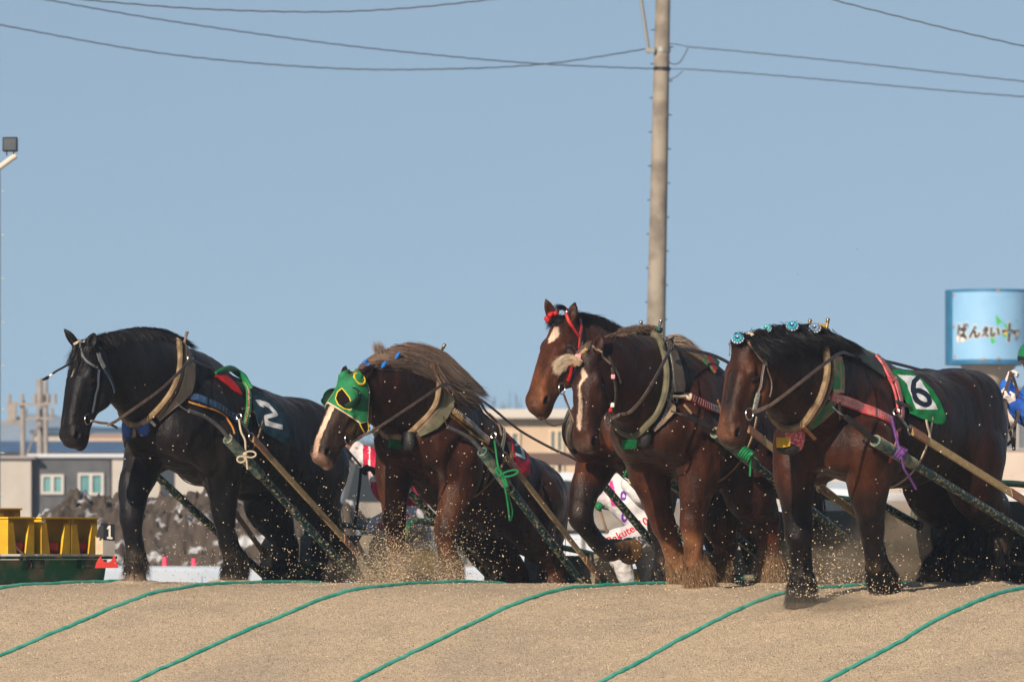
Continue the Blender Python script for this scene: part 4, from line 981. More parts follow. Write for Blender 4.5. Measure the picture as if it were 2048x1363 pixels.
        b.add(V, Fc); o = b.build('blinker_cup', mat('dark green cup', (.006,.055,.028), .7, c2=(.004,.03,.016), scale=12), pm, smooth=True)
        md = o.modifiers.new('thick', 'SOLIDIFY'); md.thickness = .004
    tube(h, 'mask_string', z([(605,900),(625,950),(650,990)]), .005, M_myel, proj=True, off=.01); tube(h, 'mask_string', z([(682,888),(690,930),(690,968)]), .005, M_myel, proj=True, off=.01)
    ringo(h, z([(490,1062)])[0], .040, .0045, M_steel, both='head', name='bit_ring')
    strap(h, 'cheek_strap', z([(565,905),(540,955),(510,1020)]), .034, M_gold, th=.01, both='head')
    strap(h, 'throat_strap', z([(712,720),(722,800),(728,880),(715,960)]), .018, M_leather)
    # collar
    tube(h, 'collar', z([(1385,420),(1412,500),(1405,590),(1380,700),(1290,840),(1170,960),(1050,1025),(980,1010)]), .026, M_tan, proj=True, off=.018, both=1)
    tube(h, 'hame', z([(1450,560),(1440,650),(1400,760),(1320,885),(1210,1000)]), .015, M_tan2, proj=True, off=.020, both=1)
    patch(h, 'collar_pad', z([(1400,440),(1480,450),(1562,500),(1575,640),(1568,750),(1500,860),(1400,960),(1235,1040),(1205,1005),(1330,880),(1430,700),(1440,600)]), M_olive, .010, .022, both=1)
    hames(h, ((889,690),(883,702),.06), ((845,692),(848,702),-.09), None)
    tube(h, 'hame_wrap', np.array([J(868,702,.0), J(876,705,.03), J(885,706,.06)]), .014, M_green)
    mdk = mat('dark grey pad', (.008,.008,.008), .5, c2=(.016,.015,.014), scale=14, bump=.3)
    for (x, y), q in (((1140,1090),(.125,.16)),((945,1090),(.09,.17))): pouch(h, z([(x,y)])[0], q, mdk, out=.04)
    b = MB()
    for k in range(6): b.tube(np.array([J(787,878+k*3,.02), J(800,880+k*3,.03), J(812,880+k*3,.05)])+HF*.06, .006, 6)
    b.build('pad_wrap', M_green, R, smooth=True)
    for c in z([(1500,765),(1470,790),(1530,800)]): ringo(h, c, .026, .008, M_steel, name='hame_ring')
    tube(h, 'snap_chain', np.array([J(887,832,.36), J(890,842,.38), J(894,851,.40)]), [.006,.008,.004,.006], M_gold)
    strap(h, 'breast_strap', z([(1530,775),(1580,800),(1680,880),(1800,985),(1920,1090)]), .066, mat('golden brown leather', (.33,.20,.06), .4, c2=(.16,.09,.035), scale=30, bump=.3), th=.010, off=.014, both=1, studs=M_steel, rows=(-.8,-.5,.0,.3), gap=.018, srad=.0052)
    tube(h, 'strap_edging', z([(1520,835),(1600,890),(1700,975),(1800,1065),(1900,1150),(1960,1200)]), .012, M_gold, proj=True, off=.018)
    tube(h, 'hose', np.array([J(895,853,.40), J(932,871,.46), J(950,886,.49), J(966,903,.52)]), .0165, M_hose)
    za = lambda p: Z(880, 800, 4.868, p); zb = lambda p: Z(900, 740, 6.82, p)
    patch(h, 'saddle_pad', zb([(370,400),(555,465),(572,665),(500,600),(430,500)]), [M_greenp, M_orange], .008, .016, cfn=lambda p: (pdist(p, zb([(370,400),(555,465),(572,665)])) < 1.6).astype(int), step=.6)
    strap(h, 'surcingle', za([(525,110),(565,180),(590,260),(600,330),(590,400),(570,490)]), .050, M_gold, th=.012, off=.014, studs=M_steel, rows=(.5,), gap=.018, srad=.006)
    strap(h, 'surcingle', za([(520,140),(545,220),(575,300),(590,360)]), .028, M_tan2, th=.010, off=.012)
    mred = mat('crimson cloth', (.75,.02,.06), .7, c2=(.58,.015,.045), scale=10, bump=.35, bscale=150); md = mat('dark teal print', (.012,.05,.08), .7); mlb = mat('pale blue print', (.75,.95,1.0), .7)
    out = zb([(690,670),(765,700),(805,785),(900,845),(985,925),(1045,1035),(1082,1180),(1090,1370),(1070,1440),(1020,1460),(960,1400),(900,1330),(868,1150),(830,970),(740,890),(720,780)])
    dk = zb([(822,800),(900,850),(968,915),(1010,1010),(1045,1235),(1010,1240),(900,1190),(862,1000)])
    pal = [zb([(838,850),(915,900),(958,1000),(900,1015)]), zb([(958,1000),(1008,1195),(890,1140)])]
    def cf3(p): return np.where(inpoly(p, dk), np.where(np.minimum(pdist(p, pal[0]), pdist(p, pal[1])) < 2.6, 2, 1), 0)
    patch(h, 'number_cloth', out, [mred, md, mlb], .010, .004, cfn=cf3, both=1, step=.7, wr=.002)
    patch(h, 'cloth_lining', za([(650,405),(700,400),(722,600),(740,660),(700,600)]), mat('tan lining', (.42,.24,.12), .7), .008, .003, step=.7)
    strap(h, 'bit_strap', np.array([J(704,884,.17), J(716,878,.2), J(728,870,.22), J(748,862,.22)]), .018, M_dleather, proj=False)
    strap(h, 'rein', np.array([J(716,877,.2), J(725,871,.22), J(752,857,.3), J(815,816,.4), J(860,786,.42), J(889,768,.36), J(915,775,.27), J(940,785,.22), J(983,815,.16), J(1039,860,.2), J(1105,897,.26), J(1148,917,.3), J(1200,955,.3)]), .022, M_rein, proj=False)
    girth(h, -.45, .018, M_tan, tilt=.10)
    # green rope
    b = MB(); c = J(1004,950,.60)
    b.tube(crom(np.array([J(989,881,.50), J(992,903,.55), J(996,930,.58), c]), .01), .0085, 7)
    for a, q in (((.13,.03),(.02,-.02)), ((-.05,.05),(.03,.03)), ((.04,-.08),(.01,.02))):
        t = np.linspace(0, 2*math.pi, 26)
        b.tube(c+np.stack([a[0]*(1-np.cos(t))/2, -.02+0*t, a[1]*(1-np.cos(t))/2+np.sin(t)*.022], 1), .009, 7)
    b.tube(crom(np.array([c, J(1012,985,.62), J(1016,1010,.62), J(1020,1040,.62), J(1024,1020,.62), J(1015,985,.62)]), .01), .0085, 7)
    b.ball(c, .026); b.build('rope_knot', M_green, R, smooth=True)
    tube(h, 'hanging_strap', za([(470,640),(450,720),(415,840)]), [.016,.018,.012], M_leather, proj=True, off=.01)
    return h
def dress4():
    h = hrs4(); base = (.085,.030,.014); h.color(base)
    h.headcol(.62, 1.1, (.17,.065,.024), .12, nlo=-.30)
    h.headcol(.93, 1.1, (.03,.02,.018), .05, .8)
    h.cell(h.H(.86,-.16,.0), (.18,.18,.16), (.20,.085,.035), .5, .5)
    for i in (0,1): h.cseg(h.lg[i][2:], .15, (.010,.0085,.010), .06)
    for i in (2,3): h.cseg(h.lg[i][2:], .16, (.010,.0085,.010), .06)
    h.cseg([h.lg[0][-2], h.lg[0][-1]+(h.lg[0][-1]-h.lg[0][-2])], .14, (.20,.12,.05), .03, .9)
    h.face([(.14,.01),(.19,.012),(.245,-.004),(.29,-.02)], (.70,.60,.50), (.030,.050,.040,.012))
    h.cell(h.lg[0][3]+np.array([-.05,.03,.07]), (.04,.05,.06), (.30,.20,.10), .3)
    R = finish(h, dict(label='bright bay draft horse with white forehead patch and one front hoof raised, farthest back', cat='horse', group='draft horses pulling sleds over the sand ridge'), 0)
    tail(h, BLK); feather(h, (.012,.010,.010), n=(500,700,500,500), legs=(1,2,3))
    z = lambda p: Z(1030, 580, 5.12, p); J = h.J
    cr = [(1128,640),(1150,628),(1175,634),(1200,645),(1225,660)]
    G = [np.array([J(u,v+8,0), J(u+12,v,.02), J(u+30,v+8,.05), J(u+48,v+26,.10)]) for u,v in cr]
    hair('mane', G, 2200, (.013,.012,.015), M_hair, R, h, w=.004, s0=.014, s1=.014, curl=.006, lv=.45)
    G = [np.array([Hp(h,-.04,-.01,m), Hp(h,.0,.035,m), Hp(h,.05,.045,m*1.2), Hp(h,.11,.03,m*1.4)]) for m in (-.09,-.04,.02)]
    hair('forelock', G, 500, (.012,.011,.013), M_hair, R, h, w=.0035, s0=.012, s1=.012, curl=.02)
    G = [np.array([J(1140,624,.03), J(1128,614,.02), J(1116,611,.0), J(1104,616,-.02)]), np.array([J(1138,626,.03), J(1126,618,.03), J(1114,618,.03)])]
    hair('mane_tuft', G, 260, (.012,.011,.013), M_hair, R, None, w=.003, s0=.006, s1=.010, curl=.01)
    for p in z([(430,252),(375,268),(325,312),(290,345)]):
        b = MB(); c = h.vol.hit([p])[0]+h.hn*.02; b.ball(c, (.024,.020,.022), seg=8, ring=6); b.ball(c+[.014,-.01,.012], .015, seg=7, ring=5); b.build('forelock_tie', M_red, R, smooth=True)
    strap(h, 'brow_band', z([(525,190),(530,250),(560,340),(600,410),(645,470)]), .024, M_red, studs=M_steel, rows=(0,), gap=.018, srad=.003)
    strap(h, 'ear_strap', z([(655,300),(670,380),(660,450),(650,570),(640,640)]), .026, M_red, studs=M_steel, rows=(-.4,.4), gap=.018, srad=.003)
    b = MB(); b.ball(h.vol.hit(z([(528,222)]))[0], .022); b.build('brow_knot', M_steel, R, smooth=True)
    strap(h, 'cheek_strap', z([(650,570),(600,720),(560,860),(530,930)]), .022, M_red, both='head')
    ringo(h, J(*z([(480,1005)])[0], .12), .045, .0045, M_steel, name='bit_ring')
    strap(h, 'bit_strap', np.array([J(1127,788,.14), J(1133,805,.16), J(1140,822,.2), J(1149,845,.24)]), .026, M_leather, proj=False)
    strap(h, 'rein', np.array([J(1083,818,-.02), J(1087,836,0), J(1095,846,.02), J(1108,851,.05), J(1123,846,.08), J(1133,836,.12)]), .014, M_rein, proj=False)
    strap(h, 'rein_end', np.array([J(1083,816,-.02), J(1082,828,-.02), J(1079,838,-.02)]), .022, M_rein, proj=False)
    tube(h, 'collar', np.array([J(1140,820,.10), J(1130,846,.06), J(1128,866,.0), J(1133,884,-.05), J(1150,905,-.1)]), .018, M_blk)
    tube(h, 'collar_roll', np.array([J(1146,830,.14), J(1140,850,.10), J(1137,872,.05), J(1144,892,0)]), .030, M_grey)
    strap(h, 'rein', np.array([J(1150,845,.24), J(1200,800,.4), J(1270,720,.4), J(1400,735,.3), J(1480,790,.3), J(1560,900,.3)]), .022, M_rein, proj=False)
    tube(h, 'green_cord', np.array([J(1253,940,.44), J(1251,947,.46), J(1247,953,.46)]), .010, M_green)
    girth(h, -.42, .018, M_tan, tilt=.10)
    return h
def dress5():
    h = hrs5(); base = (.026,.0098,.0080); h.color(base)
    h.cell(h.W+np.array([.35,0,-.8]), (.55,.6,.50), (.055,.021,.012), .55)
    for i in (0,1): h.cseg(h.lg[i][1:], [.15,.14,.13,.13,.14,.15,.16][:len(h.lg[i][1:])], (.075,.028,.015), .05); h.cseg(h.lg[i][4:], .14, (.21,.105,.050), .06, .85)
    for i in (2,3): h.cseg(h.lg[i][2:], .14, (.085,.032,.018), .05)
    h.headcol(.3, 1.1, (.050,.022,.016), .12); h.headcol(.90, 1.1, (.09,.065,.055), .06, .7)
    h.face([(.17,.005),(.21,.012),(.25,.028),(.28,.018),(.31,-.005),(.36,-.022)], (.74,.64,.54), (.012,.022,.030,.022,.014,.010))
    h.face([(.36,-.022),(.44,-.010),(.52,.000),(.60,.000),(.68,-.010),(.76,-.010),(.80,-.004)], (.72,.62,.52), (.008,.018,.022,.022,.028,.022,.006))
    R = finish(h, dict(label='dark chestnut draft horse with long crooked blaze and blond forelock blown sideways', cat='horse', group='draft horses pulling sleds over the sand ridge'), 0)
    tail(h, (.10,.08,.07)); feather(h, (.22,.115,.055), tip=(.36,.23,.125), n=(3000,2400,1300,1300), ln=.20)
    z = lambda p: Z(1030, 580, 5.12, p); z2 = lambda p: Z(1030, 660, 5.12, p); z5 = lambda p: Z(1250, 620, 5.12, p); J = h.J
    cr = [(1216,676),(1228,668),(1240,662),(1255,658),(1280,656),(1300,660)]
    G = [np.array([J(u,v+10,.0), J(u+4,v+4,.01), J(u+12,v-1,.02), J(u+22,v+4,.04)]) for u,v in cr]
    hair('mane', G, 2800, (.15,.085,.055), M_hair, R, h, w=.0036, s0=.016, s1=.014, curl=.008, lv=.5, cvar=.45, along=(.27,.18,.13))
    G = [np.array([J(1185,692,-.02), J(1180,696,.0), J(1172,704,.0), J(1166,716,.0)]), np.array([J(1176,692,-.03), J(1168,698,-.03), J(1160,706,-.03), J(1158,718,-.03)])]
    hair('forelock', G, 900, (.24,.16,.11), M_hair, R, h, w=.0036, s0=.016, s1=.014, curl=.006, lv=.3, along=(.34,.25,.18), seed=8)
    G = [np.array([J(1345,690,.05), J(1362,690,.10), J(1385,704,.14), J(1412,726,.17), J(1440,744,.18)]), np.array([J(1340,682,.0), J(1360,676,.04), J(1380,692,.07), J(1400,716,.10)])]
    hair('mane', G, 1900, (.50,.38,.29), M_hair, R, h, w=.0034, s0=.020, s1=.022, curl=.008, lv=.35, along=(.46,.36,.28), seed=9)
    G = [np.array([J(1157,724,-.0), J(1140,712+k*6,-.05), J(1124,718+k*9,-.09), J(1108+k*3,728+k*10,-.12)]) for k in range(3)]
    hair('forelock', G, 2400, (.62,.44,.28), M_hair, R, None, w=.0026, s0=.010, s1=.013, curl=.010, lv=.4, cvar=.25, along=(.95,.78,.58), seed=10)
    mbr = mat('blond braid', (.40,.26,.15), .6, c2=(.28,.17,.10), scale=60)
    braid(h, 'forelock_braid', np.array([J(1178,698,.03)+h.hn*.03, J(1170,706,.0)+h.hn*.04, J(1163,714,-.02)+h.hn*.035, J(1158,724,-.03)+h.hn*.03]), .014, mbr, R)
    b = MB(); c = J(1162,714,-.02)+h.hn*.045; b.box(c, (.045,.03,.035), bev=.008); b.build('forelock_tie', M_pinkr, R, smooth=True)
    strap(h, 'brow_band', z2([(790,170),(830,205),(880,262),(925,305),(970,345)]), .016, M_tan2)
    strap(h, 'ear_strap', z2([(950,270),(975,320),(1000,370),(1012,400)]), .022, M_dleather)
    strap(h, 'cheek_strap', z2([(985,380),(1004,470),(1018,560),(1024,650),(1010,740),(985,825)]), .024, M_dleather, th=.008, both='head')
    for q, m_ in (((1004,475),M_pinkr),((997,765),M_white),((975,815),M_red)):
        c = h.vol.hit(z2([q]), .008)[0]; b = MB(); b.box(c, (.030,.022,.034), bev=.006); b.build('strap_tape', m_, R, smooth=True)
    strap(h, 'throat_strap', z2([(1012,375),(1040,430),(1062,480),(1080,540)]), .016, M_dleather)
    ringo(h, J(*z2([(950,910)])[0], .16), .046, .0045, M_steel, name='bit_ring', nrm=h.hm)
    strap(h, 'rein', np.array([J(1224,836,.18), J(1240,829,.24), J(1258,824,.32), J(1282,800,.38), J(1307,761,.42), J(1328,722,.38), J(1340,699,.30)]), .026, M_rein, proj=False)
    strap(h, 'rein', np.array([J(1342,694,.28), J(1380,700,.26), J(1430,712,.24), J(1480,740,.26), J(1560,800,.3), J(1640,870,.35)]), .028, M_rein, proj=False)
    ringo(h, J(1341,689,.28), .044, .006, M_dleather, name='rein_ring'); ringo(h, J(1332,690,.26), .036, .006, M_dleather, name='rein_ring')
    # collar
    tube(h, 'collar', z([(1400,440),(1450,500),(1490,600),(1522,720),(1540,880),(1520,1060),(1470,1200)])+z2([(1420,880),(1340,960),(1240,1045),(1180,1050)]), .027, M_olive, proj=True, off=.020, both=1)
    tube(h, 'hame', z([(1495,470),(1545,600),(1580,740),(1595,880),(1590,1010)])+z2([(1560,740),(1500,880),(1425,1000)]), .013, M_steel2, proj=True, off=.026, both=1)
    patch(h, 'collar_pad', z([(1535,490),(1590,560),(1645,650),(1700,830),(1722,960),(1715,1030),(1690,1045),(1615,1040),(1600,900),(1590,740),(1560,600)]), M_grey, .010, .024, both=1)
    patch(h, 'collar_pad', z2([(1575,720),(1640,800),(1640,840),(1530,960),(1440,1040),(1400,1000),(1500,880),(1560,780)]), M_tan2, .010, .022, both=1)
    hames(h, ((1322,641),(1318,656),.07), ((1282,644),(1284,658),-.08), M_green, M_steel, wrap=[(1284,658,-.07),(1295,655,-.03),(1305,657,.0),(1315,658,.04),(1322,661,.07)])
    for c in z([(1600,1075),(1640,1115),(1580,1100)]): ringo(h, c, .028, .007, M_steel, name='hame_ring')
    tube(h, 'snap_chain', np.array([J(1343,822,.38), J(1353,825,.40), J(1362,828,.42), J(1368,830,.42)]), [.007,.004,.008,.005], M_steel)
    tube(h, 'tie_rope', z([(1590,1080),(1650,1090),(1700,1090),(1740,1110),(1780,1150),(1790,1090)]), .012, M_cream, proj=True, off=.03)
    strap(h, 'breast_strap', [(1362,790),(1380,797),(1400,806),(1420,815),(1440,823),(1460,834)], .070, mat('dark red leather', (.16,.018,.016), .4, c2=(.10,.014,.012), scale=14, bump=.2), th=.010, off=.014, both=1, studs=M_steel, rows=(-.55,-.2,.2,.55), gap=.020, srad=.0052)
    tube(h, 'strap_edging', z2([(1710,790),(1760,840),(1790,870)]), .010, M_tan, proj=True, off=.03)
    c = [(1429,802),(1434,812),(1433,828)]; strap(h, 'keeper', c, .022, M_beltend, off=.024)
    tube(h, 'hose', np.array([J(1372,829,.42), J(1395,842,.46), J(1415,853,.50), J(1430,864,.52)]), .020, M_blk)
    patch(h, 'saddle_pad', z5([(790,530),(830,480),(900,480),(960,520),(950,560),(915,650),(870,600)]), [M_greenp, M_red], .008, .018, cfn=lambda p: (pdist(p, z5([(835,480),(885,550),(915,640)])) < 3.2).astype(int), step=.6)
    pouch(h, z2([(1345,1080)])[0], (.13,.18), M_blk, out=.035)
    b = MB()
    for k in range(6): b.tube(np.array([J(1255,881+k*3.2,.03), J(1268,880+k*3.2,.05), J(1282,880+k*3,.07)])+HF*.07, .007, 6)
    b.build('pad_wrap', M_green, R, smooth=True)
    girth(h, -.42, .018, M_tan, tilt=.10)
    b = MB(); c = J(1493,908,.60)
    for k in range(5): b.torus(c+np.array([(k-2)*.016,0,-(k-2)*.010]), np.array([.8,-.2,-.6]), .042, .009)
    b.ball(c+[.03,-.05,0], .022); b.tube(crom(np.array([c+[.03,-.05,0], J(1501,930,.62), J(1500,952,.62)]), .01), .009, 6); b.build('rope_knot', M_green, R, smooth=True)
    return h
M_steel2 = mat('stitched silver edging', (.32,.31,.30), .5, .4, c2=(.12,.10,.08), scale=60)

def rosette(h, c, r, m, m2, nrm):
    b = MB(); nrm = nrm/np.linalg.norm(nrm); a = np.cross(nrm, [0,0,1.]); a /= np.linalg.norm(a); u = np.cross(nrm, a)
    for k in range(9):
        t = 2*math.pi*k/9; d = math.cos(t)*a+math.sin(t)*u; b.ball(c+d*r*.62, r*.40, m=0, seg=9, ring=6)
    for k in range(12):
        t = 2*math.pi*k/12; d = math.cos(t)*a+math.sin(t)*u; b.ball(c+d*r*.95-nrm*.006, r*.22, m=1, seg=7, ring=5)
    b.ball(c+nrm*r*.45, r*.2, m=1, seg=8, ring=5)
    return b.build('mane_rosette', [m, m2], h.root, smooth=True)
def dress6():
    h = hrs6(); base = (.024,.0092,.0070); h.color(base)
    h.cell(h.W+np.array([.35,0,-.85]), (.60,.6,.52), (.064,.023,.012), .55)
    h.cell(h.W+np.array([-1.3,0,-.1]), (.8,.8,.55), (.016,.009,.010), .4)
    h.headcol(.2, 1.1, (.10,.040,.020), .15); h.headcol(.25, .74, (.014,.010,.011), .1, .85, nlo=-.06, mmax=.075)
    h.headcol(.80, 1.1, (.12,.062,.036), .08, .7); h.headcol(.97, 1.1, (.02,.015,.014), .03, .8)
    for i in (0,1): h.cseg(h.lg[i][2:], .17, (.0085,.0065,.007), .08); h.cseg(h.lg[i][3:], .18, (.0080,.0065,.007), .05)
    for i in (2,3): h.cseg(h.lg[i][2:], .16, (.014,.010,.010), .07)
    h.cell(h.lg[1][5]+np.array([.03,.04,.05]), (.035,.04,.045), (.25,.15,.08), .35)
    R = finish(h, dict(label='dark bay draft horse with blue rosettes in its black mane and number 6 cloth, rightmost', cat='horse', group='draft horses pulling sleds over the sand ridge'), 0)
    tail(h, BLK); feather(h, (.012,.010,.010), tip=(.022,.017,.015), n=(1700,1700,900,900), ln=.17)
    z = lambda p: Z(1410, 630, 5.12, p); zb = lambda p: Z(1720, 660, 6.2, p); z4 = lambda p: Z(1480, 780, 6.2, p); J = h.J
    cr = [(1488,682),(1505,668),(1530,660),(1555,655),(1585,652),(1615,654),(1640,662),(1660,676)]
    G = [np.array([J(u,v+8,-.01), J(u+8,v+2,.04), J(u+22,v+12,.13), J(u+42,v+30,.21), J(u+62,v+44,.25)]) for u,v in cr]
    hair('mane', G, 5200, (.012,.011,.014), M_hair, R, h, w=.0042, s0=.018, s1=.018, curl=.012, lv=.35, K=10, seed=21)
    G = [np.array([J(u,v+8,0), J(u+8,v+2,-.02), J(u+24,v+8,-.04), J(u+44,v+24,-.08)]) for u,v in cr]
    hair('mane', G, 2200, (.012,.011,.014), M_hair, R, h, w=.0042, s0=.014, s1=.014, curl=.008, lv=.4, seed=22)
    G = [np.array([J(1655,670,.0), J(1675,682,.06), J(1695,697,.10), J(1715,712,.11)]), np.array([J(1650,680,.1), J(1668,696,.16), J(1680,706,.2), J(1692,714,.2)])]
    hair('mane', G, 1400, (.012,.011,.014), M_hair, R, h, w=.004, s0=.018, s1=.02, curl=.012, lv=.4, seed=23)
    G = [np.array([Hp(h,-.06,-.02,m), Hp(h,-.01,.03,m*1.1), Hp(h,.05,.035,m*1.3)]) for m in (-.08,-.03,.02,.06)]
    hair('forelock', G, 1100, (.012,.011,.014), M_hair, R, h, w=.0036, s0=.014, s1=.014, curl=.012, seed=24)
    mro = mat('sky blue satin', (.008,.15,.26), .35, c2=(.05,.32,.42), scale=60); mdb = mat('slate blue satin', (.08,.14,.24), .4, c2=(.16,.24,.35), scale=40); mwt = mat('white lace', (.48,.56,.60), .6)
    for (u, v, b_), r_, m_ in (((1468,676,-.02),.040,mro),((1525,656,.05),.034,mat('pale teal satin', (.07,.33,.37), .4)),((1577,651,.10),.040,mro),((1622,655,.12),.041,mdb)):
        rosette(h, J(u,v,b_)+HL*.03, r_, m_, mwt, np.array([-.1,-.75,.65]))
    # bridle
    strap(h, 'brow_band', z([(385,210),(420,255),(470,320),(520,390),(565,455),(590,480)]), .022, M_tan2)
    strap(h, 'brow_band', z([(250,290),(215,330),(192,390)]), .016, M_tan2)
    strap(h, 'crown_strap', z([(400,205),(440,200),(480,215),(490,240)]), .024, M_cream, off=.03)
    strap(h, 'ear_strap', z([(595,365),(600,420),(610,480),(615,520)]), .034, mat('pale worn leather', (.28,.23,.17), .55, c2=(.12,.10,.08), scale=40, bump=.3), studs=M_steel, rows=(-.4,.4), gap=.016, srad=.003)
    strap(h, 'cheek_strap', z([(592,500),(582,580),(570,650),(552,740),(535,800)]), .020, M_grey, studs=M_white, rows=(0,), gap=.013, srad=.0036, both='head')
    strap(h, 'cheek_strap', z([(535,795),(515,870),(500,940),(485,975)]), .036, mat('aged silver leather', (.16,.17,.15), .5, c2=(.30,.30,.27), scale=50, bump=.4), th=.010, both='head')
    strap(h, 'throat_strap', z([(620,540),(645,610),(665,670),(668,760),(650,835)]), .014, M_leather)
    ringo(h, J(*z([(455,1010)])[0], .16), .042, .0048, M_steel, name='bit_ring', nrm=h.hm)
    strap(h, 'bit_strap', np.array([J(1505,825,.17), J(1520,819,.2), J(1536,812,.24)]), .030, M_rein, proj=False)
    strap(h, 'rein', np.array([J(1525,818,.24), J(1540,810,.30), J(1570,788,.38), J(1605,761,.44), J(1645,730,.46), J(1681,706,.34), J(1700,709,.27), J(1732,716,.20), J(1770,722,.12), J(1808,731,.08), J(1850,742,.06), J(1890,750,.05), J(1930,765,.0), J(1962,786,.0), J(1990,792,.0), J(2003,790,0)]), .024, M_rein, proj=False)
    # collar
    tube(h, 'collar', z([(1215,330),(1228,430),(1235,560),(1212,700),(1160,850),(1085,975),(1000,1085),(900,1170),(820,1170)]), .028, M_tan, proj=True, off=.022, both=1)
    tube(h, 'hame', z([(1290,450),(1285,640),(1245,800),(1185,920),(1095,1040),(1040,1120)]), .014, M_tan2, proj=True, off=.022, both=1)
    patch(h, 'collar_pad', z([(1290,420),(1380,430),(1405,560),(1410,700),(1405,790),(1300,800),(1285,740),(1300,600)]), [M_greenp, M_tan2], .010, .022, cfn=lambda p: ((pdist(p, z([(1350,430),(1370,600),(1370,780)])) < 1.4)|(pdist(p, z([(1385,430),(1408,600),(1405,790)])) < 1.8)|(p[:,1] > 778)|(p[:,1] < 722)).astype(int), both=1)
    patch(h, 'collar_pad', z([(1270,860),(1320,960),(1200,1070),(1090,1145),(1045,1150),(1110,1050),(1200,930)]), [M_greenp, M_tan2], .010, .022, cfn=lambda p: (pdist(p, z([(1320,960),(1200,1070),(1090,1145)])) < 2).astype(int), both=1)
    hames(h, ((1656,639),(1654,654),.07), ((1620,641),(1620,656),-.07), M_yel, M_brass, wrap=[(1636,651,-.02),(1645,654,.02),(1652,658,.05),(1656,664,.07)])
    for c in z([(1290,850),(1330,870),(1380,830),(1310,900)]): ringo(h, c, .028, .007, M_steel, name='hame_ring')
    tube(h, 'snap_chain', np.array([J(1665,812,.38), J(1672,819,.40), J(1680,826,.42), J(1690,832,.44)]), [.007,.004,.008,.004,.007], M_steel)
    strap(h, 'breast_strap', [(1660,791),(1672,796),(1693,803),(1716,812),(1742,824),(1765,835),(1780,843)], .078, M_pink, th=.012, off=.014, both=1, studs=M_steel, rows=(-.60,-.25,.25,.60), gap=.019, srad=.0050)
    strap(h, 'hanging_strap', z([(1350,880),(1360,960),(1365,1050)]), .026, M_dleather, off=.03)
    tube(h, 'hose', np.array([J(1691,833,.46), J(1710,848,.49), J(1732,866,.51), J(1750,880,.53)]), .022, M_blk)
    # saddle, surcingle, cloth
    mpg = mat('deep green pad', (.02,.07,.03), .6, c2=(.10,.05,.09), scale=10)
    patch(h, 'saddle_pad', zb([(0,330),(120,340),(230,420),(300,590),(200,530),(80,440),(0,400)]), mpg, .006, .020, step=.7)
    tube(h, 'saddle_roll', np.array([J(1718,709,.02), J(1730,706,.03), J(1742,709,.05), J(1750,716,.08)]), [.012,.026,.026,.014], mat('lime vinyl', (.38,.45,.02), .4))
    strap(h, 'surcingle', zb([(180,330),(250,420),(310,520),(350,590),(390,660)]), .070, M_pink, th=.012, off=.016, studs=M_steel, rows=(-.5,.0,.5), gap=.024, srad=.0045)
    strap(h, 'surcingle', zb([(390,600),(430,690),(455,800),(475,900),(490,1000),(480,1100)]), .052, M_pink, th=.012, off=.016, studs=M_steel, rows=(-.4,.0,.4), gap=.016, srad=.0045)
    strap(h, 'surcingle', zb([(330,600),(380,700),(410,800),(430,900),(440,1020)]), .022, M_pink, th=.010, off=.014)
    strap(h, 'keeper', zb([(400,900),(450,915),(500,935),(570,945)]), .030, M_dleather, off=.026)
    mgr = mat('emerald cloth', (.008,.235,.065), .65, c2=(.010,.19,.05), scale=9, bump=.35, bscale=130)
    md6 = mat('dark navy print', (.012,.022,.045), .7)
    out = zb([(380,500),(500,490),(620,520),(700,560),(800,640),(900,740),(990,880),(1040,1000),(1062,1080),(1050,1140),(1015,1165),(930,1157),(750,1090),(620,1030),(590,930),(560,870),(500,830),(470,720),(430,600),(395,540)])
    quad = zb([(455,550),(690,575),(765,640),(965,985),(690,980),(640,850),(580,680),(540,630)])
    ang = np.linspace(0, 2*math.pi, 30); ring = zb([(762+95*math.cos(a)+18*math.sin(a), 838+82*math.sin(a)+30*math.cos(a)) for a in ang])
    stem = zb([(708,600),(668,640),(655,700),(658,760),(672,830)])
    def cf6(p): return np.where(np.minimum(pdist(p, ring), pdist(p, stem)) < 5.0, 2, np.where(inpoly(p, quad), 1, 0))
    patch(h, 'number_cloth', out, [mgr, M_numw, md6], .012, .004, cfn=cf6, both=1, step=.7, wr=.002)
    strap(h, 'cloth_tie', zb([(790,1110),(800,1180),(825,1260),(840,1340)]), .018, M_cream, off=.02)
    # chest pads
    pouch(h, z([(985,1225)])[0], (.15,.26), mat('rose sequins', (.50,.06,.08), .35, c2=(.70,.30,.32), scale=70, thr=(.5,.56)), out=.085)
    b = MB()
    for k in range(6): b.tube(np.array([J(1566,876+k*3.2,.0), J(1578,877+k*3.2,.03), J(1592,875+k*3.0,.06)])+HF*.09, .0085, 7)
    b.build('pad_wrap', M_yel, R, smooth=True)
    b = MB(); b.ball(J(1577,898,.02)+HF*.01, (.085,.06,.04)); b.build('chest_pad', M_blk, R, smooth=True)
    strap(h, 'pad_buckle', z([(980,1085),(1020,1120),(1065,1165),(1110,1210)]), .028, M_beltend, off=.05)
    girth(h, -.42, .020, M_cream, tilt=.10)
    tube(h, 'tie_rope', np.array([J(1783,835,.44), J(1788,855,.50), J(1794,880,.56), J(1800,903,.60)]), .011, M_purple)
    b = MB(); c = J(1802,906,.62)
    for k in range(3): b.torus(c+np.array([(k-1)*.018,0,-(k-1)*.010]), np.array([.8,-.2,-.6]), .040, .011)
    b.ball(c+[.01,-.05,0], .024); b.tube(crom(np.array([c+[0,-.05,0], J(1808,935,.64), J(1820,955,.64), J(1832,977,.64)]), .01), .010, 6); b.build('rope_knot', M_purple, R, smooth=True)
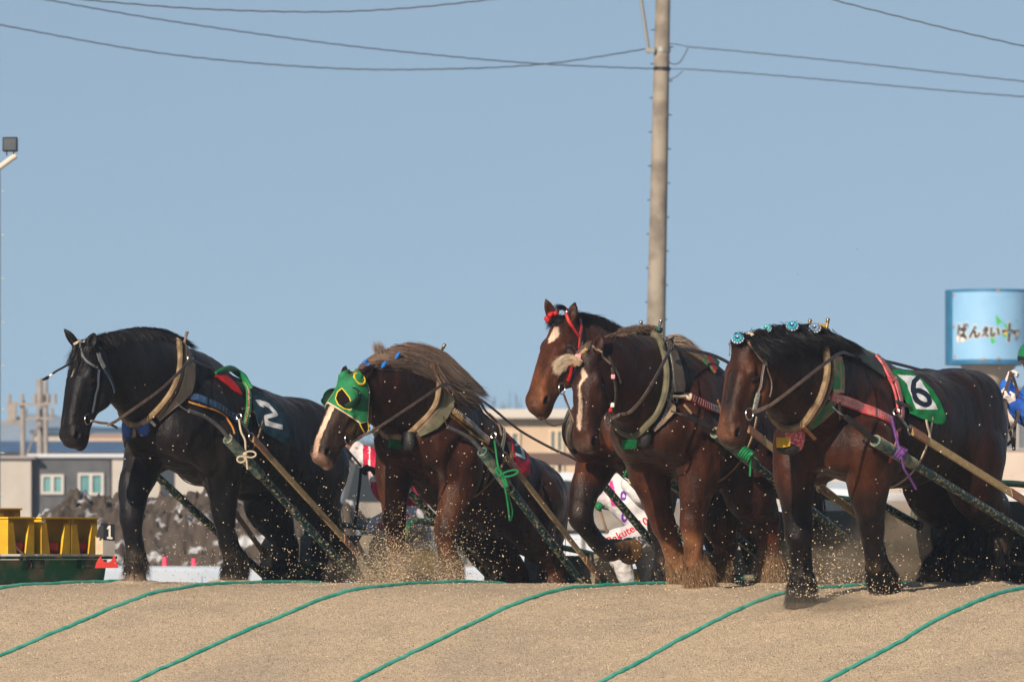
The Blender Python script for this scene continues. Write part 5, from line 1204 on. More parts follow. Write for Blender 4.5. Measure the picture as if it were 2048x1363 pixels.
    strap(h, 'hanging_strap', z4([(1950,470),(1920,600),(1870,760),(1830,890)]), .026, M_pink, off=.02)
    return h
# ------------------------------------------------------------------ setting
MG = .80
def build_ground():
    def axis(segs):
        out = [segs[0][0]]
        for a, b, st in segs:
            n = max(1, int(round((b-a)/st))); out += list(np.linspace(a, b, n+1)[1:])
        return np.array(out)
    A = axis([(-60,-12,4),(-12,-4,.25),(-4,3.4,.035),(3.4,9,.2),(9,60,5)]); B = axis([(-60,-12,4),(-12,-7.2,.3),(-7.2,6.2,.045),(6.2,12,.3),(12,60,4)])
    a, b = np.meshgrid(A, B, indexing='ij'); z = gz_local(a, b)
    p3 = np.stack([a.ravel(), b.ravel(), 0*a.ravel()], 1)
    z = z+(vnoise(p3, 28, 8)*.0035).reshape(z.shape)*((a>-4)&(a<3.4))
    W = K0+HF*a[...,None]+HL*b[...,None]; W[...,2] = z
    for c, r, d in HOOVES:     # sand pushed up round the planted hooves
        rr = np.hypot(W[...,0]-c[0], W[...,1]-c[1]); W[...,2] += d*np.exp(-((rr-r)/.07)**2)-(.02*np.exp(-(rr/.09)**2))
    n, m = a.shape; i = np.arange(n*m).reshape(n, m)
    Q = np.stack([i[:-1,:-1].ravel(), i[1:,:-1].ravel(), i[1:,1:].ravel(), i[:-1,1:].ravel()], 1)
    M = bpy.data.materials.new('coarse sand'); t, bs = nodes(M); N = t.nodes; L = t.links
    tc = N.new('ShaderNodeTexCoord')
    v = N.new('ShaderNodeTexVoronoi'); v.inputs['Scale'].default_value = 105; L.new(tc.outputs['Object'], v.inputs['Vector'])
    sep = N.new('ShaderNodeSeparateColor'); L.new(v.outputs['Color'], sep.inputs[0])
    r = N.new('ShaderNodeValToRGB'); e = r.color_ramp.elements
    e[0].position = 0; e[0].color = (.10,.07,.04,1); e[1].position = 1; e[1].color = (.58,.465,.33,1)
    for ps, c in ((.10,(.33,.25,.17)),(.28,(.41,.315,.215)),(.6,(.46,.36,.25)),(.85,(.51,.40,.28))): q = e.new(ps); q.color = (*c,1)
    L.new(sep.outputs[0], r.inputs[0])
    n1 = N.new('ShaderNodeTexNoise'); n1.inputs['Scale'].default_value = .9; n1.inputs['Detail'].default_value = 5; L.new(tc.outputs['Object'], n1.inputs['Vector'])
    r2 = N.new('ShaderNodeValToRGB'); r2.color_ramp.elements[0].position = .36; r2.color_ramp.elements[0].color = (.86,.88,.92,1); r2.color_ramp.elements[1].position = .50; r2.color_ramp.elements[1].color = (1,1,1,1)
    L.new(n1.outputs[0], r2.inputs[0])
    n3 = N.new('ShaderNodeTexNoise'); n3.inputs['Scale'].default_value = 14; n3.inputs['Detail'].default_value = 4; L.new(tc.outputs['Object'], n3.inputs['Vector'])
    r3 = N.new('ShaderNodeMapRange'); r3.inputs[1].default_value = .3; r3.inputs[2].default_value = .7; r3.inputs[3].default_value = .92; r3.inputs[4].default_value = 1.07; L.new(n3.outputs[0], r3.inputs[0])
    mx = N.new('ShaderNodeMix'); mx.data_type = 'RGBA'; mx.blend_type = 'MULTIPLY'; mx.inputs[0].default_value = 1; L.new(r.outputs[0], mx.inputs[6]); L.new(r2.outputs[0], mx.inputs[7])
    vs = N.new('ShaderNodeVectorMath'); vs.operation = 'SCALE'; L.new(mx.outputs[2], vs.inputs[0]); L.new(r3.outputs[0], vs.inputs['Scale']); L.new(vs.outputs[0], bs.inputs['Base Color'])
    bs.inputs['Roughness'].default_value = .85; bs.inputs['Specular IOR Level'].default_value = .2
    v2 = N.new('ShaderNodeTexVoronoi'); v2.inputs['Scale'].default_value = 105; v2.feature = 'F1'; L.new(tc.outputs['Object'], v2.inputs['Vector'])
    inv = N.new('ShaderNodeMath'); inv.operation = 'MULTIPLY_ADD'; inv.inputs[1].default_value = -1; inv.inputs[2].default_value = 1; L.new(v2.outputs['Distance'], inv.inputs[0])
    addh = N.new('ShaderNodeMath'); addh.operation = 'MULTIPLY_ADD'; addh.inputs[1].default_value = .8; L.new(sep.outputs[1], addh.inputs[0]); L.new(inv.outputs[0], addh.inputs[2])
    bp = N.new('ShaderNodeBump'); bp.inputs['Strength'].default_value = .85; bp.inputs['Distance'].default_value = .009; L.new(addh.outputs[0], bp.inputs['Height']); L.new(bp.outputs[0], bs.inputs['Normal'])
    mesh_np('sand_ridge', W.reshape(-1,3), Q, [M], None, True, kind='structure')
    return M
def grains():
    """loose grains lying on the sand, nobody could count them"""
    rng = np.random.RandomState(2); n = 9000
    a = rng.uniform(-2.6, 3.2, n); b = rng.uniform(-7.0, 6.0, n); z = gz_local(a, b)
    P_ = K0+HF*a[:,None]+HL*b[:,None]; P_[:,2] = z+.002
    octas('loose_grains', P_, rng.uniform(.003, .0058, n), M_grain, rng, kind='stuff', label='loose coarse sand grains lying over the ridge', cat='sand')
def octas(name, C, r, m, rng, **k):
    n = len(C); base = np.array([(1,0,0),(-1,0,0),(0,1,0),(0,-1,0),(0,0,1),(0,0,-1)], float)
    an = rng.rand(n,3)*6.28; cx, sx_, cy, sy_ = np.cos(an[:,0]), np.sin(an[:,0]), np.cos(an[:,1]), np.sin(an[:,1])
    sc3 = 1+.7*(rng.rand(n,3)-.5); V = base[None]*sc3[:,None]*np.asarray(r)[:,None,None]
    x, y, z = V[...,0].copy(), V[...,1].copy(), V[...,2].copy()
    y, z = y*cx[:,None]-z*sx_[:,None], y*sx_[:,None]+z*cx[:,None]; x, z = x*cy[:,None]+z*sy_[:,None], -x*sy_[:,None]+z*cy[:,None]
    V = np.stack([x,y,z], -1)+C[:,None]
    f = np.array([(0,2,4),(2,1,4),(1,3,4),(3,0,4),(2,0,5),(1,2,5),(3,1,5),(0,3,5)])
    Q = (np.arange(n)[:,None,None]*6+f[None]).reshape(-1,3)
    g = rng.rand(n); col = np.array([.56,.43,.28])[None]*(.30+.85*g[:,None]); col = np.repeat(col, 6, 0)
    return mesh_np(name, V.reshape(-1,3), Q, [m], None, False, col=col, **k)
M_grain = attr_mat('sand grain', rough=.8, spec=.25, var=.1, bump=0)
def kink_t(u):
    lo, hi = -12., 8.
    for _ in range(50):
        m = (lo+hi)/2; p = AB(float(kink(m)), m); uu = 1024+F*p[0]/(p[1]+50)
        if uu < u: lo = m
        else: hi = m
    return m
def ropes():
    mr = mat('sea green rope', (.022,.33,.24), .55, c2=(.11,.42,.33), scale=9, bump=.4, bscale=160)
    names = ['leftmost green lane rope, its slack end under the black horse', 'green lane rope crossing the lower left corner', 'green lane rope climbing between the black horse and the masked horse', 'green lane rope climbing to the blond feathered hooves', 'green lane rope ending beneath the front hoof of horse 6', 'rightmost green lane rope at the right edge']
    for k, u in enumerate((-20, 318, 684, 1098, 1560, 1985)):
        b = kink_t(u); a = np.linspace(-4.2, 4.2, 150); bb = b+.018*np.sin(a*1.3+k)+.006*np.sin(a*5.1+2*k)
        z = gz_local(a, bb)+.007; p = K0+HF*a[:,None]+HL*bb[:,None]; p[:,2] = z
        m = MB(); m.tube(p, .0180+.001*np.sin(np.arange(150)*1.7), 9); m.build('lane_rope', mr, None, smooth=True, label=names[k], cat='rope', group='green lane ropes over the sand')
def bgobj():
    # flat ground, hills, dirty snow bank
    g = MB(); s = 5000; V = [(x, y, -1.66-.0) for x in (-s, s) for y in (-s, s)]
    g.add(V, [(0,2,3,1)]); g.build('ground', mat('trampled snow and earth', (.34,.34,.36), .9, c2=(.13,.115,.10), scale=.5, thr=(.42,.6), bump=.3, bscale=3), None, kind='structure')
    rng = np.random.RandomState(5)
    # distant hills
    def ridge(name, y, us, vs, m, depth=60.):
        us = np.asarray(us, float); uu = np.linspace(us[0], us[-1], 160); vv = np.interp(uu, us, vs)+3*vnoise(np.c_[uu*.02, uu*0, uu*0], 1, 9)+1.2*vnoise(np.c_[uu*.08, uu*0, uu*0], 1, 4)
        D = y+50; X = (uu-1024)*D/F; Zt = CAMZ+(VH-vv)*D/F; V = []; n = len(uu)
        for t, f in ((0,0),(.35,.5),(.7,.85),(1,1.),(1.6,.8),(2.4,0)):
            for i in range(n): V.append((X[i], y-depth+t*depth, -1.7+(Zt[i]+1.7)*f*(1+.04*math.sin(i*1.3+t*3))))
        Q = np.array([(r*n+i, r*n+i+1, (r+1)*n+i+1, (r+1)*n+i) for r in range(5) for i in range(n-1)])
        mesh_np(name, V, Q, [m], None, True, kind='structure')
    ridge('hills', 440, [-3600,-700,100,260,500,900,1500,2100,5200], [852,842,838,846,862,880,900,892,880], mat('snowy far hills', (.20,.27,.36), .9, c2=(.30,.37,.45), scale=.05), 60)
    # dirty snow bank
    nx, ny = 420, 60; X = np.linspace(-9, 1.5, nx); Y = np.linspace(34, 44, ny)
    x, y = np.meshgrid(X, Y, indexing='ij'); q = np.stack([x.ravel(), y.ravel(), 0*x.ravel()], 1)
    prof = np.interp(1024+F*x/(88.), [-400,0,60,130,300,460,560,700,830,900], [.2,.35,.80,.93,.90,.98,.98,.9,.6,.1])
    h_ = prof*np.clip(np.sin((y-34)/10*math.pi), 0, 1)**.6
    h_ = h_.ravel()+(.04*vnoise(q, .7, 11)+.025*vnoise(q, 2.6, 12)+.035*vnoise(q, 7, 13)+.035*vnoise(q, 15, 14)+.02*vnoise(q, 27, 15))*np.clip(h_.ravel(), 0, 1); i = np.arange(nx*ny).reshape(nx, ny)
    V = np.c_[x.ravel(), y.ravel(), -1.66+h_*2.85]; Q = np.stack([i[:-1,:-1].ravel(), i[1:,:-1].ravel(), i[1:,1:].ravel(), i[:-1,1:].ravel()], 1)
    mesh_np('snow_bank', V, Q, [mat('dirty snow', (.085,.066,.052), .9, c2=(.50,.51,.53), scale=3.0, thr=(.57,.66), detail=10, bump=1., bscale=14)], None, True, kind='structure')
    # white barrier
    def wallseg(u0, u1, y, v0, m, name, label, cat, vb=1200, thick=.25, cap=True):
        a = P(u0, v0, y); b = P(u1, v0, y); e = MB(); hgt = a[2]+1.7
        e.box(((a[0]+b[0])/2, y, a[2]-hgt/2), (b[0]-a[0], thick, hgt), bev=.06)
        for x in np.arange(a[0]+1.2, b[0]-.3, 1.8): e.box((x, y-thick/2-.004, a[2]-hgt/2-.05), (.03, .02, hgt-.12), m=0)
        return e.build(name, m, None, label=label, cat=cat)
    wallseg(192, 2300, 26, 1131, mat('white board', (.36,.42,.50), .7, c2=(.42,.47,.54), scale=1.5), 'track_barrier', 'long low white board barrier running behind the ridge', 'barrier')
    for u, v in ((330,1113),(388,1116)):
        p = P(u, v, 30); e = MB(); e.tube(np.array([[p[0],30,-1.66],[p[0],30,-1.60]]), .17, 12); n_ = 14
        e.tube(np.array([[p[0],30,-1.60],[p[0],30,p[2]]]), np.array([.13,.03]), n_, cap=True); e.build('traffic_cone', mat('pink cone', (.80,.06,.14), .5), None, smooth=True, label='pink cone behind the white barrier, '+('left' if u < 350 else 'right')+' of the two', cat='cone', group='pink cones behind the barrier')
    # ---- houses on the left
    def house(name, label, u0, u1, v0, y, dep, m, roof=None, rh=6, over=.15, wins=(), frame=None, pane=None, extra=None, rm=None):
        a = P(u0, v0, y); b = P(u1, v0, y); r = empty(name, ((a[0]+b[0])/2, y, -1.66), label=label, cat='building')
        e = MB(); H = a[2]+1.66; e.box(((a[0]+b[0])/2, y+dep/2, -1.66+H/2), (b[0]-a[0], dep, H)); e.build('wall', m, r)
        if rm is not None:
            k = rh*(y+50)/F; e = MB(); e.box(((a[0]+b[0])/2, y+dep/2, a[2]+k/2+.003), (b[0]-a[0]+2*over, dep+2*over, k), bev=.05); e.build('roof', rm, r)
        for (wu0, wu1, wv0, wv1, nm) in wins:
            c = P((wu0+wu1)/2, (wv0+wv1)/2, y); ww = (wu1-wu0)*(y+50)/F; hh = (wv1-wv0)*(y+50)/F
            e = MB(); fw = .07
            for (ox, oz, sx_, sz_) in ((0,hh/2-fw/2,ww,fw),(0,-hh/2+fw/2,ww,fw),(-ww/2+fw/2,0,fw,hh-2*fw),(ww/2-fw/2,0,fw,hh-2*fw),(.0,0,fw*1.3,hh-2*fw)): e.box((c[0]+ox, y-.045, c[2]+oz), (sx_, .09, sz_))
            f = e.build('window', frame, r); e = MB(); e.box((c[0], y-.012, c[2]), (ww-2*fw, .018, hh-2*fw)); e.build('pane', pane, f)
        return r
    mw = mat('cream siding', (.40,.35,.30), .7, c2=(.36,.31,.26), scale=3); md = mat('charcoal siding', (.065,.068,.075), .7, c2=(.085,.088,.095), scale=3); msn = mat('roof snow', (.50,.52,.56), .7)
    mfr = mat('white frame', (.46,.44,.41), .5); mpn = mat('teal pane', (.08,.22,.23), .1, c2=(.14,.30,.30), scale=1.5)
    mwt = mat('pale render', (.42,.385,.345), .7, c2=(.38,.345,.30), scale=2)
    y = 130
    house('row_house', 'cream gabled house wall at the left edge', -60, 62, 918, y, 8, mwt, rm=mat('grey roof edge', (.28,.26,.25), .7), rh=7)
    house('row_house', 'charcoal house with two white framed teal windows', 66, 221, 916, y+.4, 8, md, rm=msn, rh=9, wins=((82,128,948,988,0),(156,208,945,990,0)), frame=mfr, pane=mpn)
    house('row_house', 'cream house wall with dark opening beside the charcoal house', 224, 320, 916, y+.1, 8, mwt, rm=msn, rh=9, wins=((237,262,962,1000,0),), frame=mat('grey frame', (.2,.2,.2), .5), pane=mat('dark opening', (.03,.035,.045), .2))
    def shed(name, label, u0, u1, v0, v1, y, m, dep=10, cat='building'):
        a, b = P(u0, v0, y), P(u1, v1, y); r = empty(name, ((a[0]+b[0])/2, y, -1.66), label=label, cat=cat)
        e = MB(); e.box(((a[0]+b[0])/2, y+dep/2, (b[2]-1.66)/2), (b[0]-a[0]-.2, dep, b[2]+1.66)); e.build('wall', mwt, r)
        e = MB(); V = [(a[0],y-.3,b[2]),(b[0],y-.3,b[2]),(b[0],y+dep*.9,a[2]),(a[0],y+dep*.9,a[2])]; e.prism(V, (0,0,.12)); e.build('roof', m, r); return r
    shed('long_shed', 'long building with dark blue panelled roof behind the houses', -80, 420, 880, 903, 190, mat('blue solar roof', (.02,.06,.15), .35, c2=(.03,.09,.2), scale=.6))
    shed('long_shed', 'building with tan roof strip behind the black horse head', 160, 330, 864, 882, 215, mat('tan roof', (.50,.34,.24), .7))
    shed('long_shed', 'far building with deep blue roof', 60, 460, 852, 866, 260, mat('navy roof', (.035,.08,.14), .5))
    # ---- cream two-storey block
    mc = mat('warm cream wall', (.52,.39,.27), .75, c2=(.45,.335,.23), scale=1.2)
    house('cream_block', 'two storey cream building with white eaves behind the middle horses', 968, 1320, 838, 150, 12, mc, rm=mat('white eaves', (.50,.46,.41), .6), rh=20, over=.5,
          wins=((1005,1040,862,905,0),(1098,1128,858,905,0),(1098,1128,928,960,0),(1005,1040,935,975,0),(1180,1215,862,905,0)), frame=mat('sand frame', (.55,.44,.32), .6), pane=mat('green grey pane', (.16,.19,.17), .2))
    mb = mat('brown board', (.12,.075,.055), .8); mpb = mat('pale blue metal', (.34,.40,.46), .4, c2=(.26,.32,.38), scale=2)
    def band(name, label, u0, u1, v0, v1, y, m, th=.2, cat='fence'):
        a, b = P(u0, v0, y), P(u1, v1, y); e = MB(); x0, x1 = a[0], b[0]
        e.box(((x0+x1)/2, y, (a[2]+b[2])/2), (x1-x0, th, a[2]-b[2]), bev=.02); r = None
        for x in np.arange(x0+.1, x1, 2.2): e.box((x, y+th, (a[2]-1.66)/2-.0), (.09, .09, a[2]+1.66-.02))
        return e.build(name, m, None, label=label, cat=cat)
    band('board_fence', 'dark brown board fence under the cream building', 940, 1360, 905, 930, 120, mb)
    band('board_fence', 'pale metal panel fence seen below the middle horses', 700, 1700, 962, 990, 95, mpb)
    band('board_fence', 'grey brown plank fence between the horses legs', 700, 1500, 1004, 1060, 78, mat('grey brown plank', (.16,.14,.12), .8, c2=(.26,.23,.20), scale=2))
    # parked cars behind, blurred
    for k, (u, v, wpx, colr, lb) in enumerate(((790,905,150,(.05,.055,.06),'dark parked van with pale roof behind the red jockey'),(1130,968,120,(.55,.6,.66),'pale silver parked car behind the raised hoof'),(1650,1000,150,(.62,.66,.72),'white parked car seen below the horses'))):
        y = 84; s = (y+50)/F; c = P(u, v, y); r = empty('parked_car', (c[0], y, -1.66), label=lb, cat='car'); Lc = max(3.9, wpx*s*2.2)
        top = c[2]+.25; H = top+1.66; pr = [(-.5,.0),(-.5,.42),(-.46,.55),(-.30,.60),(-.20,.97),(.0,1.0),(.22,.98),(.34,.62),(.47,.52),(.5,.30),(.5,0)]
        e = MB(); e.prism([(c[0]+x*Lc, y, -1.46+z*(H-.2)) for x, z in pr], (0,1.7,0)); e.build('body', mat('car paint %d'%k, colr, .3, coat=.5), r)
        e = MB(); e.prism([(c[0]+x*Lc, y-.01, -1.46+z*(H-.2)) for x, z in ((-.27,.62),(-.19,.92),(.0,.95),(.20,.93),(.30,.63))], (0,.02,0)); e.build('window', mat('car glass', (.02,.025,.03), .05), r)
        for x in (-.3,.3): e = MB(); e.tube(np.array([[c[0]+x*Lc,y-.05,-1.34],[c[0]+x*Lc,y+.2,-1.34]]), .32, 18); e.build('wheel', M_blk, r, smooth=False)
    # ---- poles
    mp = mat('weathered wood pole', (.24,.21,.19), .8, c2=(.30,.27,.24), scale=4)
    def pole(u, v0, y, r, arms, label, name='utility_pole', mat_=mp):
        a = P(u, v0, y); e = empty(name, (a[0], y, -1.66), label=label, cat='pole', group='far utility poles' )
        m = MB(); m.tube(np.array([[a[0]+.05,y,-1.66],a]), np.array([r*1.25, r]), 12); m.build('post', mat_, e, smooth=True)
        for (u0, u1, v) in arms:
            p, q = P(u0, v, y-.15), P(u1, v, y-.15); m = MB(); m.box((p+q)/2, (q[0]-p[0], .07, .07)); 
            for t in np.linspace(.05,.95,4): m.tube(np.array([p*(1-t)+q*t, p*(1-t)+q*t+[0,0,.28]]), .05, 8)
            m.build('crossarm', mat_, e)
        return e
    pole(45, 800, 138, .07, ((14,100,808),), 'leftmost of three hazy utility poles, standing over the pale house')
    e = pole(79, 757, 140, .085, ((20,108,836),), 'tallest hazy utility pole left of the black horse'); pole(91, 760, 146, .065, ((70,112,806),), 'thin hazy utility pole just right of the tallest one')
    m = MB(); m.box(P(24, 822, 139.6), (.25,.25,.55)); m.box(P(24, 845, 139.6), (.5,.2,.10)); m.build('transformer', mp, e)
    m = MB(); m.tube(np.array([P(76, 850, 139.8), P(12, 1025, 136)]), .035, 6); m.build('guy_wire', mp, e)
    # big concrete pole
    yb = 62; top = P(1327, -60, yb); base = P(1312, 660, yb); dirv = (top-base)/np.linalg.norm(top-base); bb = base-dirv*((base[2]+1.66)/dirv[2])
    mcp = mat('stained concrete pole', (.285,.25,.205), .85, c2=(.17,.145,.12), scale=3, thr=(.42,.66), bump=.3, bscale=30)
    r = empty('utility_pole', tuple(bb), label='tall concrete utility pole with diagonal brace, rising behind the middle horses', cat='pole')
    m = MB(); m.tube(np.array([bb, base, top]), np.array([.205,.158,.122]), 28); m.build('post', mcp, r, smooth=True)
    m = MB(); m.tube(np.array([P(1298, 106, yb-.1), P(1278, -30, yb-.1)]), .028, 8); m.build('brace', mat('galvanised steel', (.26,.26,.24), .5, .5), r, smooth=True)
    m = MB(); c = P(1324, 100, yb); m.tube(np.array([c-dirv*.04, c+dirv*.04]), .145, 24); m.box(P(1300, 101, yb-.12), (.16,.10,.07)); m.build('bracket', mat('galvanised steel', (.26,.26,.24), .5, .5), r)
    m = MB(); c = P(1324, 138, yb); m.tube(np.array([c-dirv*.03, c+dirv*.03]), .142, 24); m.build('band', M_blk, r)
    for k, v in enumerate(range(60, 660, 34)):
        c = P(1324-(v-100)*.022, v, yb); s_ = 1 if k % 2 else -1; m = MB(); m.tube(np.array([c+[s_*.12,-.0,0], c+[s_*.19,0,0]]), .010, 6); m.build('step_bolt', M_blk, r)
    mwire = mat('black cable', (.035,.045,.05), .6, c2=(.06,.07,.075), scale=20)
    def wire(pts, y0, y1, label, r=.0105, tw=True, name='overhead_wire', par=None):
        n = len(pts); p = np.array([P(u, v, y0+(y1-y0)*(u-pts[0][0])/(pts[-1][0]-pts[0][0]+1e-6)) for i, (u, v) in enumerate(pts)]); q = crom(p, .05); d = np.arange(len(q)); m = MB()
        if tw: q = q+np.c_[0*d, np.sin(d*1.0)*.003, np.cos(d*1.0)*.0035]
        m.tube(q, r, 6); return m.build(name, mwire, par, smooth=True, **(dict(label=label, cat='wire', group='overhead wires') if par is None else {}))
    wire([(-2600,-420),(-1300,-190),(-500,-45),(-240,4),(-120,28),(-60,40),(0,50),(325,107),(650,136),(900,138),(1100,127),(1292,98)], 50, yb, 'lower left overhead wire sagging up to the pole bracket')
    wire([(-2600,-760),(-1300,-400),(-400,-136),(-150,-66),(-20,-31),(60,-9),(96,0),(325,40),(650,86),(900,113),(1100,129),(1312,138)], 48, yb, 'upper left overhead wire falling to the band on the pole')
    wire([(-2600,-520),(-1300,-300),(-400,-112),(-100,-53),(50,-24),(130,-8),(175,0),(400,18),(640,24),(820,16),(990,-2),(1030,-8)], 46, 46, 'short overhead wire grazing the top edge of the sky')
    wire([(1378,94),(1500,105),(1700,125),(1900,147),(2080,166),(2300,186),(2700,214),(3200,230),(4600,190)], yb, 50, 'upper right overhead wire leaving the pole')
    wire([(1368,138),(1500,147),(1700,164),(1900,182),(2080,196),(2300,213),(2700,240),(3200,262),(4600,230)], yb, 50, 'lower right overhead wire leaving the pole')
    wire([(1640,-14),(1668,0),(1800,34),(1930,66),(2080,100),(2300,152),(2700,240),(3200,330),(4600,560)], 44, 40, 'overhead wire crossing the top right corner', .010)
    wire([(1326,92),(1345,88),(1378,94)], yb, yb, '', .008, False, 'wire_end', r); wire([(1327,96),(1332,118),(1345,128),(1358,126),(1368,112),(1376,96)], yb, yb, '', .010, False, 'wire_loop', r)
    wire([(1322,136),(1345,138),(1368,138)], yb, yb, '', .008, False, 'wire_end', r); wire([(1320,142),(1328,154),(1340,158),(1352,154),(1366,142)], yb, yb, '', .008, False, 'wire_loop', r)
    # left floodlight mast
    y = 28; s = (y+50)/F; mm = mat('pale steel mast', (.42,.50,.52), .5, .3); x0 = P(-8, 300, y)[0]
    r = empty('floodlight_mast', (x0, y, -1.66), label='pale steel floodlight mast standing on the left edge', cat='mast')
    m = MB(); m.tube(np.array([[x0,y,-1.66],[x0,y,P(0,335,y)[2]]]), 9*s, 16); m.build('post', mm, r, smooth=True)
    m = MB(); m.tube(crom(np.array([P(-6,338,y), P(8,328,y), P(24,316,y), P(32,311,y)]), .02), np.interp(np.linspace(0,1,9), [0,1], [6*s,2*s])[:1].repeat(len(crom(np.array([P(-6,338,y), P(8,328,y), P(24,316,y), P(32,311,y)]), .02))), 10); m.build('arm', mat('weathered cream steel', (.55,.50,.42), .6), r, smooth=True)
    m = MB(); c = P(20.5, 289, y); m.box(c, (30*s, .12, 29*s), bev=.012); m.box(c+[0,.09,0], (22*s,.12,20*s), bev=.02)
    for du in (-7,7): m.box(P(20.5+du, 307, y), (2.2*s, .05, 8*s))
    lf = m.build('floodlight', mat('black lamp housing', (.02,.022,.026), .4), r); m = MB(); m.box(c+[0,-.062,0], (25*s,.006,23*s)); m.build('lens', mat('dark lens', (.045,.06,.075), .15, c2=(.09,.10,.11), scale=4), lf)
    for v in (383,470,557,644,731,818,905,992): m = MB(); m.tube(np.array([P(-4,v,y), P(9,v,y)]), 1.3*s, 6); m.build('step_bolt', mm, r)
    # ---- trees far behind: bare, twiggy, hazy
    mt = mat('far bare twigs', (.075,.055,.058), .9, c2=(.11,.085,.085), scale=.5)
    def bare(u, v0, y, wpx, label, seed):
        rg = np.random.RandomState(seed); c = P(u, v0, y); H = c[2]+1.66; r_ = empty('bare_tree', (c[0], y, -1.66), label=label, cat='tree', group='bare trees on the skyline')
        wd = wpx*(y+50)/F; m = MB(); m.tube(np.array([[c[0],y,-1.66],[c[0],y,-1.66+H*.45],[c[0]+.1,y,-1.66+H*.75]]), np.array([.16,.11,.05]), 7); m.build('trunk', mt, r_, smooth=True)
        V = []; Fc = []; k = 0
        def br(p, d, L, r, lev):
            nonlocal k
            q = p+d*L; s_ = np.cross(d, rg.randn(3)); s_ /= np.linalg.norm(s_)+1e-9
            V.extend([p-s_*r, p+s_*r, q+s_*r*.6, q-s_*r*.6]); Fc.append((k,k+1,k+2,k+3)); k += 4
            if lev == 0: return
            for _ in range(4 if lev > 1 else 5):
                e = d+rg.randn(3)*np.array([.55,.55,.35])+np.array([0,0,.18]); e /= np.linalg.norm(e); br(q-d*L*rg.rand()*.5, e, L*rg.uniform(.55,.8), r*.62, lev-1)
        for _ in range(9): 
            d = np.array([rg.randn()*.7, rg.randn()*.5, rg.uniform(.5,1)]); d /= np.linalg.norm(d); br(np.array([c[0], y, -1.66+H*rg.uniform(.3,.6)]), d, H*.20, .055, 4)
        V = np.array(V); sc_ = wd/(V[:,0].max()-V[:,0].min()+1e-6); V[:,0] = c[0]+(V[:,0]-V[:,0].mean())*sc_; V[:,2] = -1.66+(V[:,2]+1.66)*(H/(V[:,2].max()+1.66))
        mesh_np('crown', V, np.array(Fc), [mt], r_, False)
    pos = [(520,812,80),(560,790,90),(600,772,70),(640,800,110),(690,806,110),(740,800,110),(900,815,90),(950,790,70),(985,770,60),(1030,772,70),(1062,790,60)]
    for i, (u, v, wp) in enumerate(pos):
        where = ['left of the masked horse, lowest', 'left of the masked horse, second', 'tallest just left of the green mask', 'directly behind the green mask', 'behind the masked horse neck', 'behind the masked horse mane', 'right of the masked horse back, low', 'above the cream building eaves at left', 'above the cream building, tall and thin', 'left of the bay horse muzzle', 'behind the bay horse muzzle'][i]
        bare(u, v, 230+i*6, wp, 'hazy bare tree '+where, 40+i)
    # ---- blue water drum with the course name
    y = 100; s = (y+50)/F; cx = P(1983, 0, y)[0]; R_ = 87*s; zt, zb_ = P(0,577,y)[2], P(0,727,y)[2]; yc = y+R_
    r = empty('sign_drum', (cx, yc, -1.66), label='blue drum shaped sign on a cream column at the right edge', cat='sign')
    mbl = mat('drum blue paint', (.02,.13,.26), .45, c2=(.03,.17,.32), scale=3)
    m = MB(); n = 72; th = np.linspace(0, 2*math.pi, n, endpoint=False); ring_ = lambda rr, z: np.c_[cx+rr*np.sin(th), yc-rr*np.cos(th), np.full(n, z)]
    V = np.concatenate([ring_(R_, zb_), ring_(R_, zt), ring_(R_*.92, zt), ring_(R_*.92, zt-.2)]); Fc = [(k*n+j, k*n+(j+1)%n, (k+1)*n+(j+1)%n, (k+1)*n+j) for k in range(3) for j in range(n)]
    Fc.append(tuple(range(n))[::-1]); Fc.append(tuple(3*n+j for j in range(n))); m.add(V, Fc); m.build('drum', mbl, r, smooth=True)
    mpan = mat('pale blue panel', (.25,.46,.68), .5, c2=(.21,.41,.63), scale=1.3); z0, z1 = P(0,718,y)[2], P(0,583,y)[2]
    th0, th1 = math.asin((1909-1983)/87.), math.radians(100); tt = np.linspace(th0, th1, 60); V = []; 
    for rr in (R_+.004, R_+.012):
        for z_ in (z0, z1): V += [(cx+rr*math.sin(t), yc-rr*math.cos(t), z_) for t in tt]
    k = 60; Fc = [(2*k+j, 2*k+j+1, 3*k+j+1, 3*k+j) for j in range(k-1)]+[(j+1, j, k+j, k+j+1) for j in range(k-1)]+[(k+j, 3*k+j, 3*k+j+1, k+j+1) for j in range(k-1)]+[(j, j+1, 2*k+j+1, 2*k+j) for j in range(k-1)]+[(0,k,3*k,2*k)]
    m = MB(); m.add(V, Fc); pan = m.build('panel', mpan, r, smooth=True)
    m = MB()
    for u_, v_ in ((1912,588),(1996,581),(1912,652),(1914,711),(1996,716),(1968,718)):
        t = math.asin((u_-1983)/87.); m.box((cx+(R_+.014)*math.sin(t), yc-(R_+.014)*math.cos(t), P(0,v_,y)[2]), (.07,.03,.05))
    m.build('panel_clip', mat('rusty clip', (.38,.22,.15), .7), pan)
    m = MB(); zc = P(0,778,y)[2]; n = 40
    m.tube(np.array([[cx,yc,-1.66],[cx,yc,zb_]]), 17*s, 32); V = np.concatenate([np.c_[cx+rr*np.sin(np.linspace(0,2*math.pi,n,endpoint=False)), yc-rr*np.cos(np.linspace(0,2*math.pi,n,endpoint=False)), np.full(n,z_)] for rr, z_ in ((18*s, zc),(58*s, zb_-.004))])
    m.add(V, [(j,(j+1)%n,n+(j+1)%n,n+j) for j in range(n)]); m.build('column', mat('cream column paint', (.62,.52,.40), .6, c2=(.54,.44,.33), scale=2), r, smooth=True)
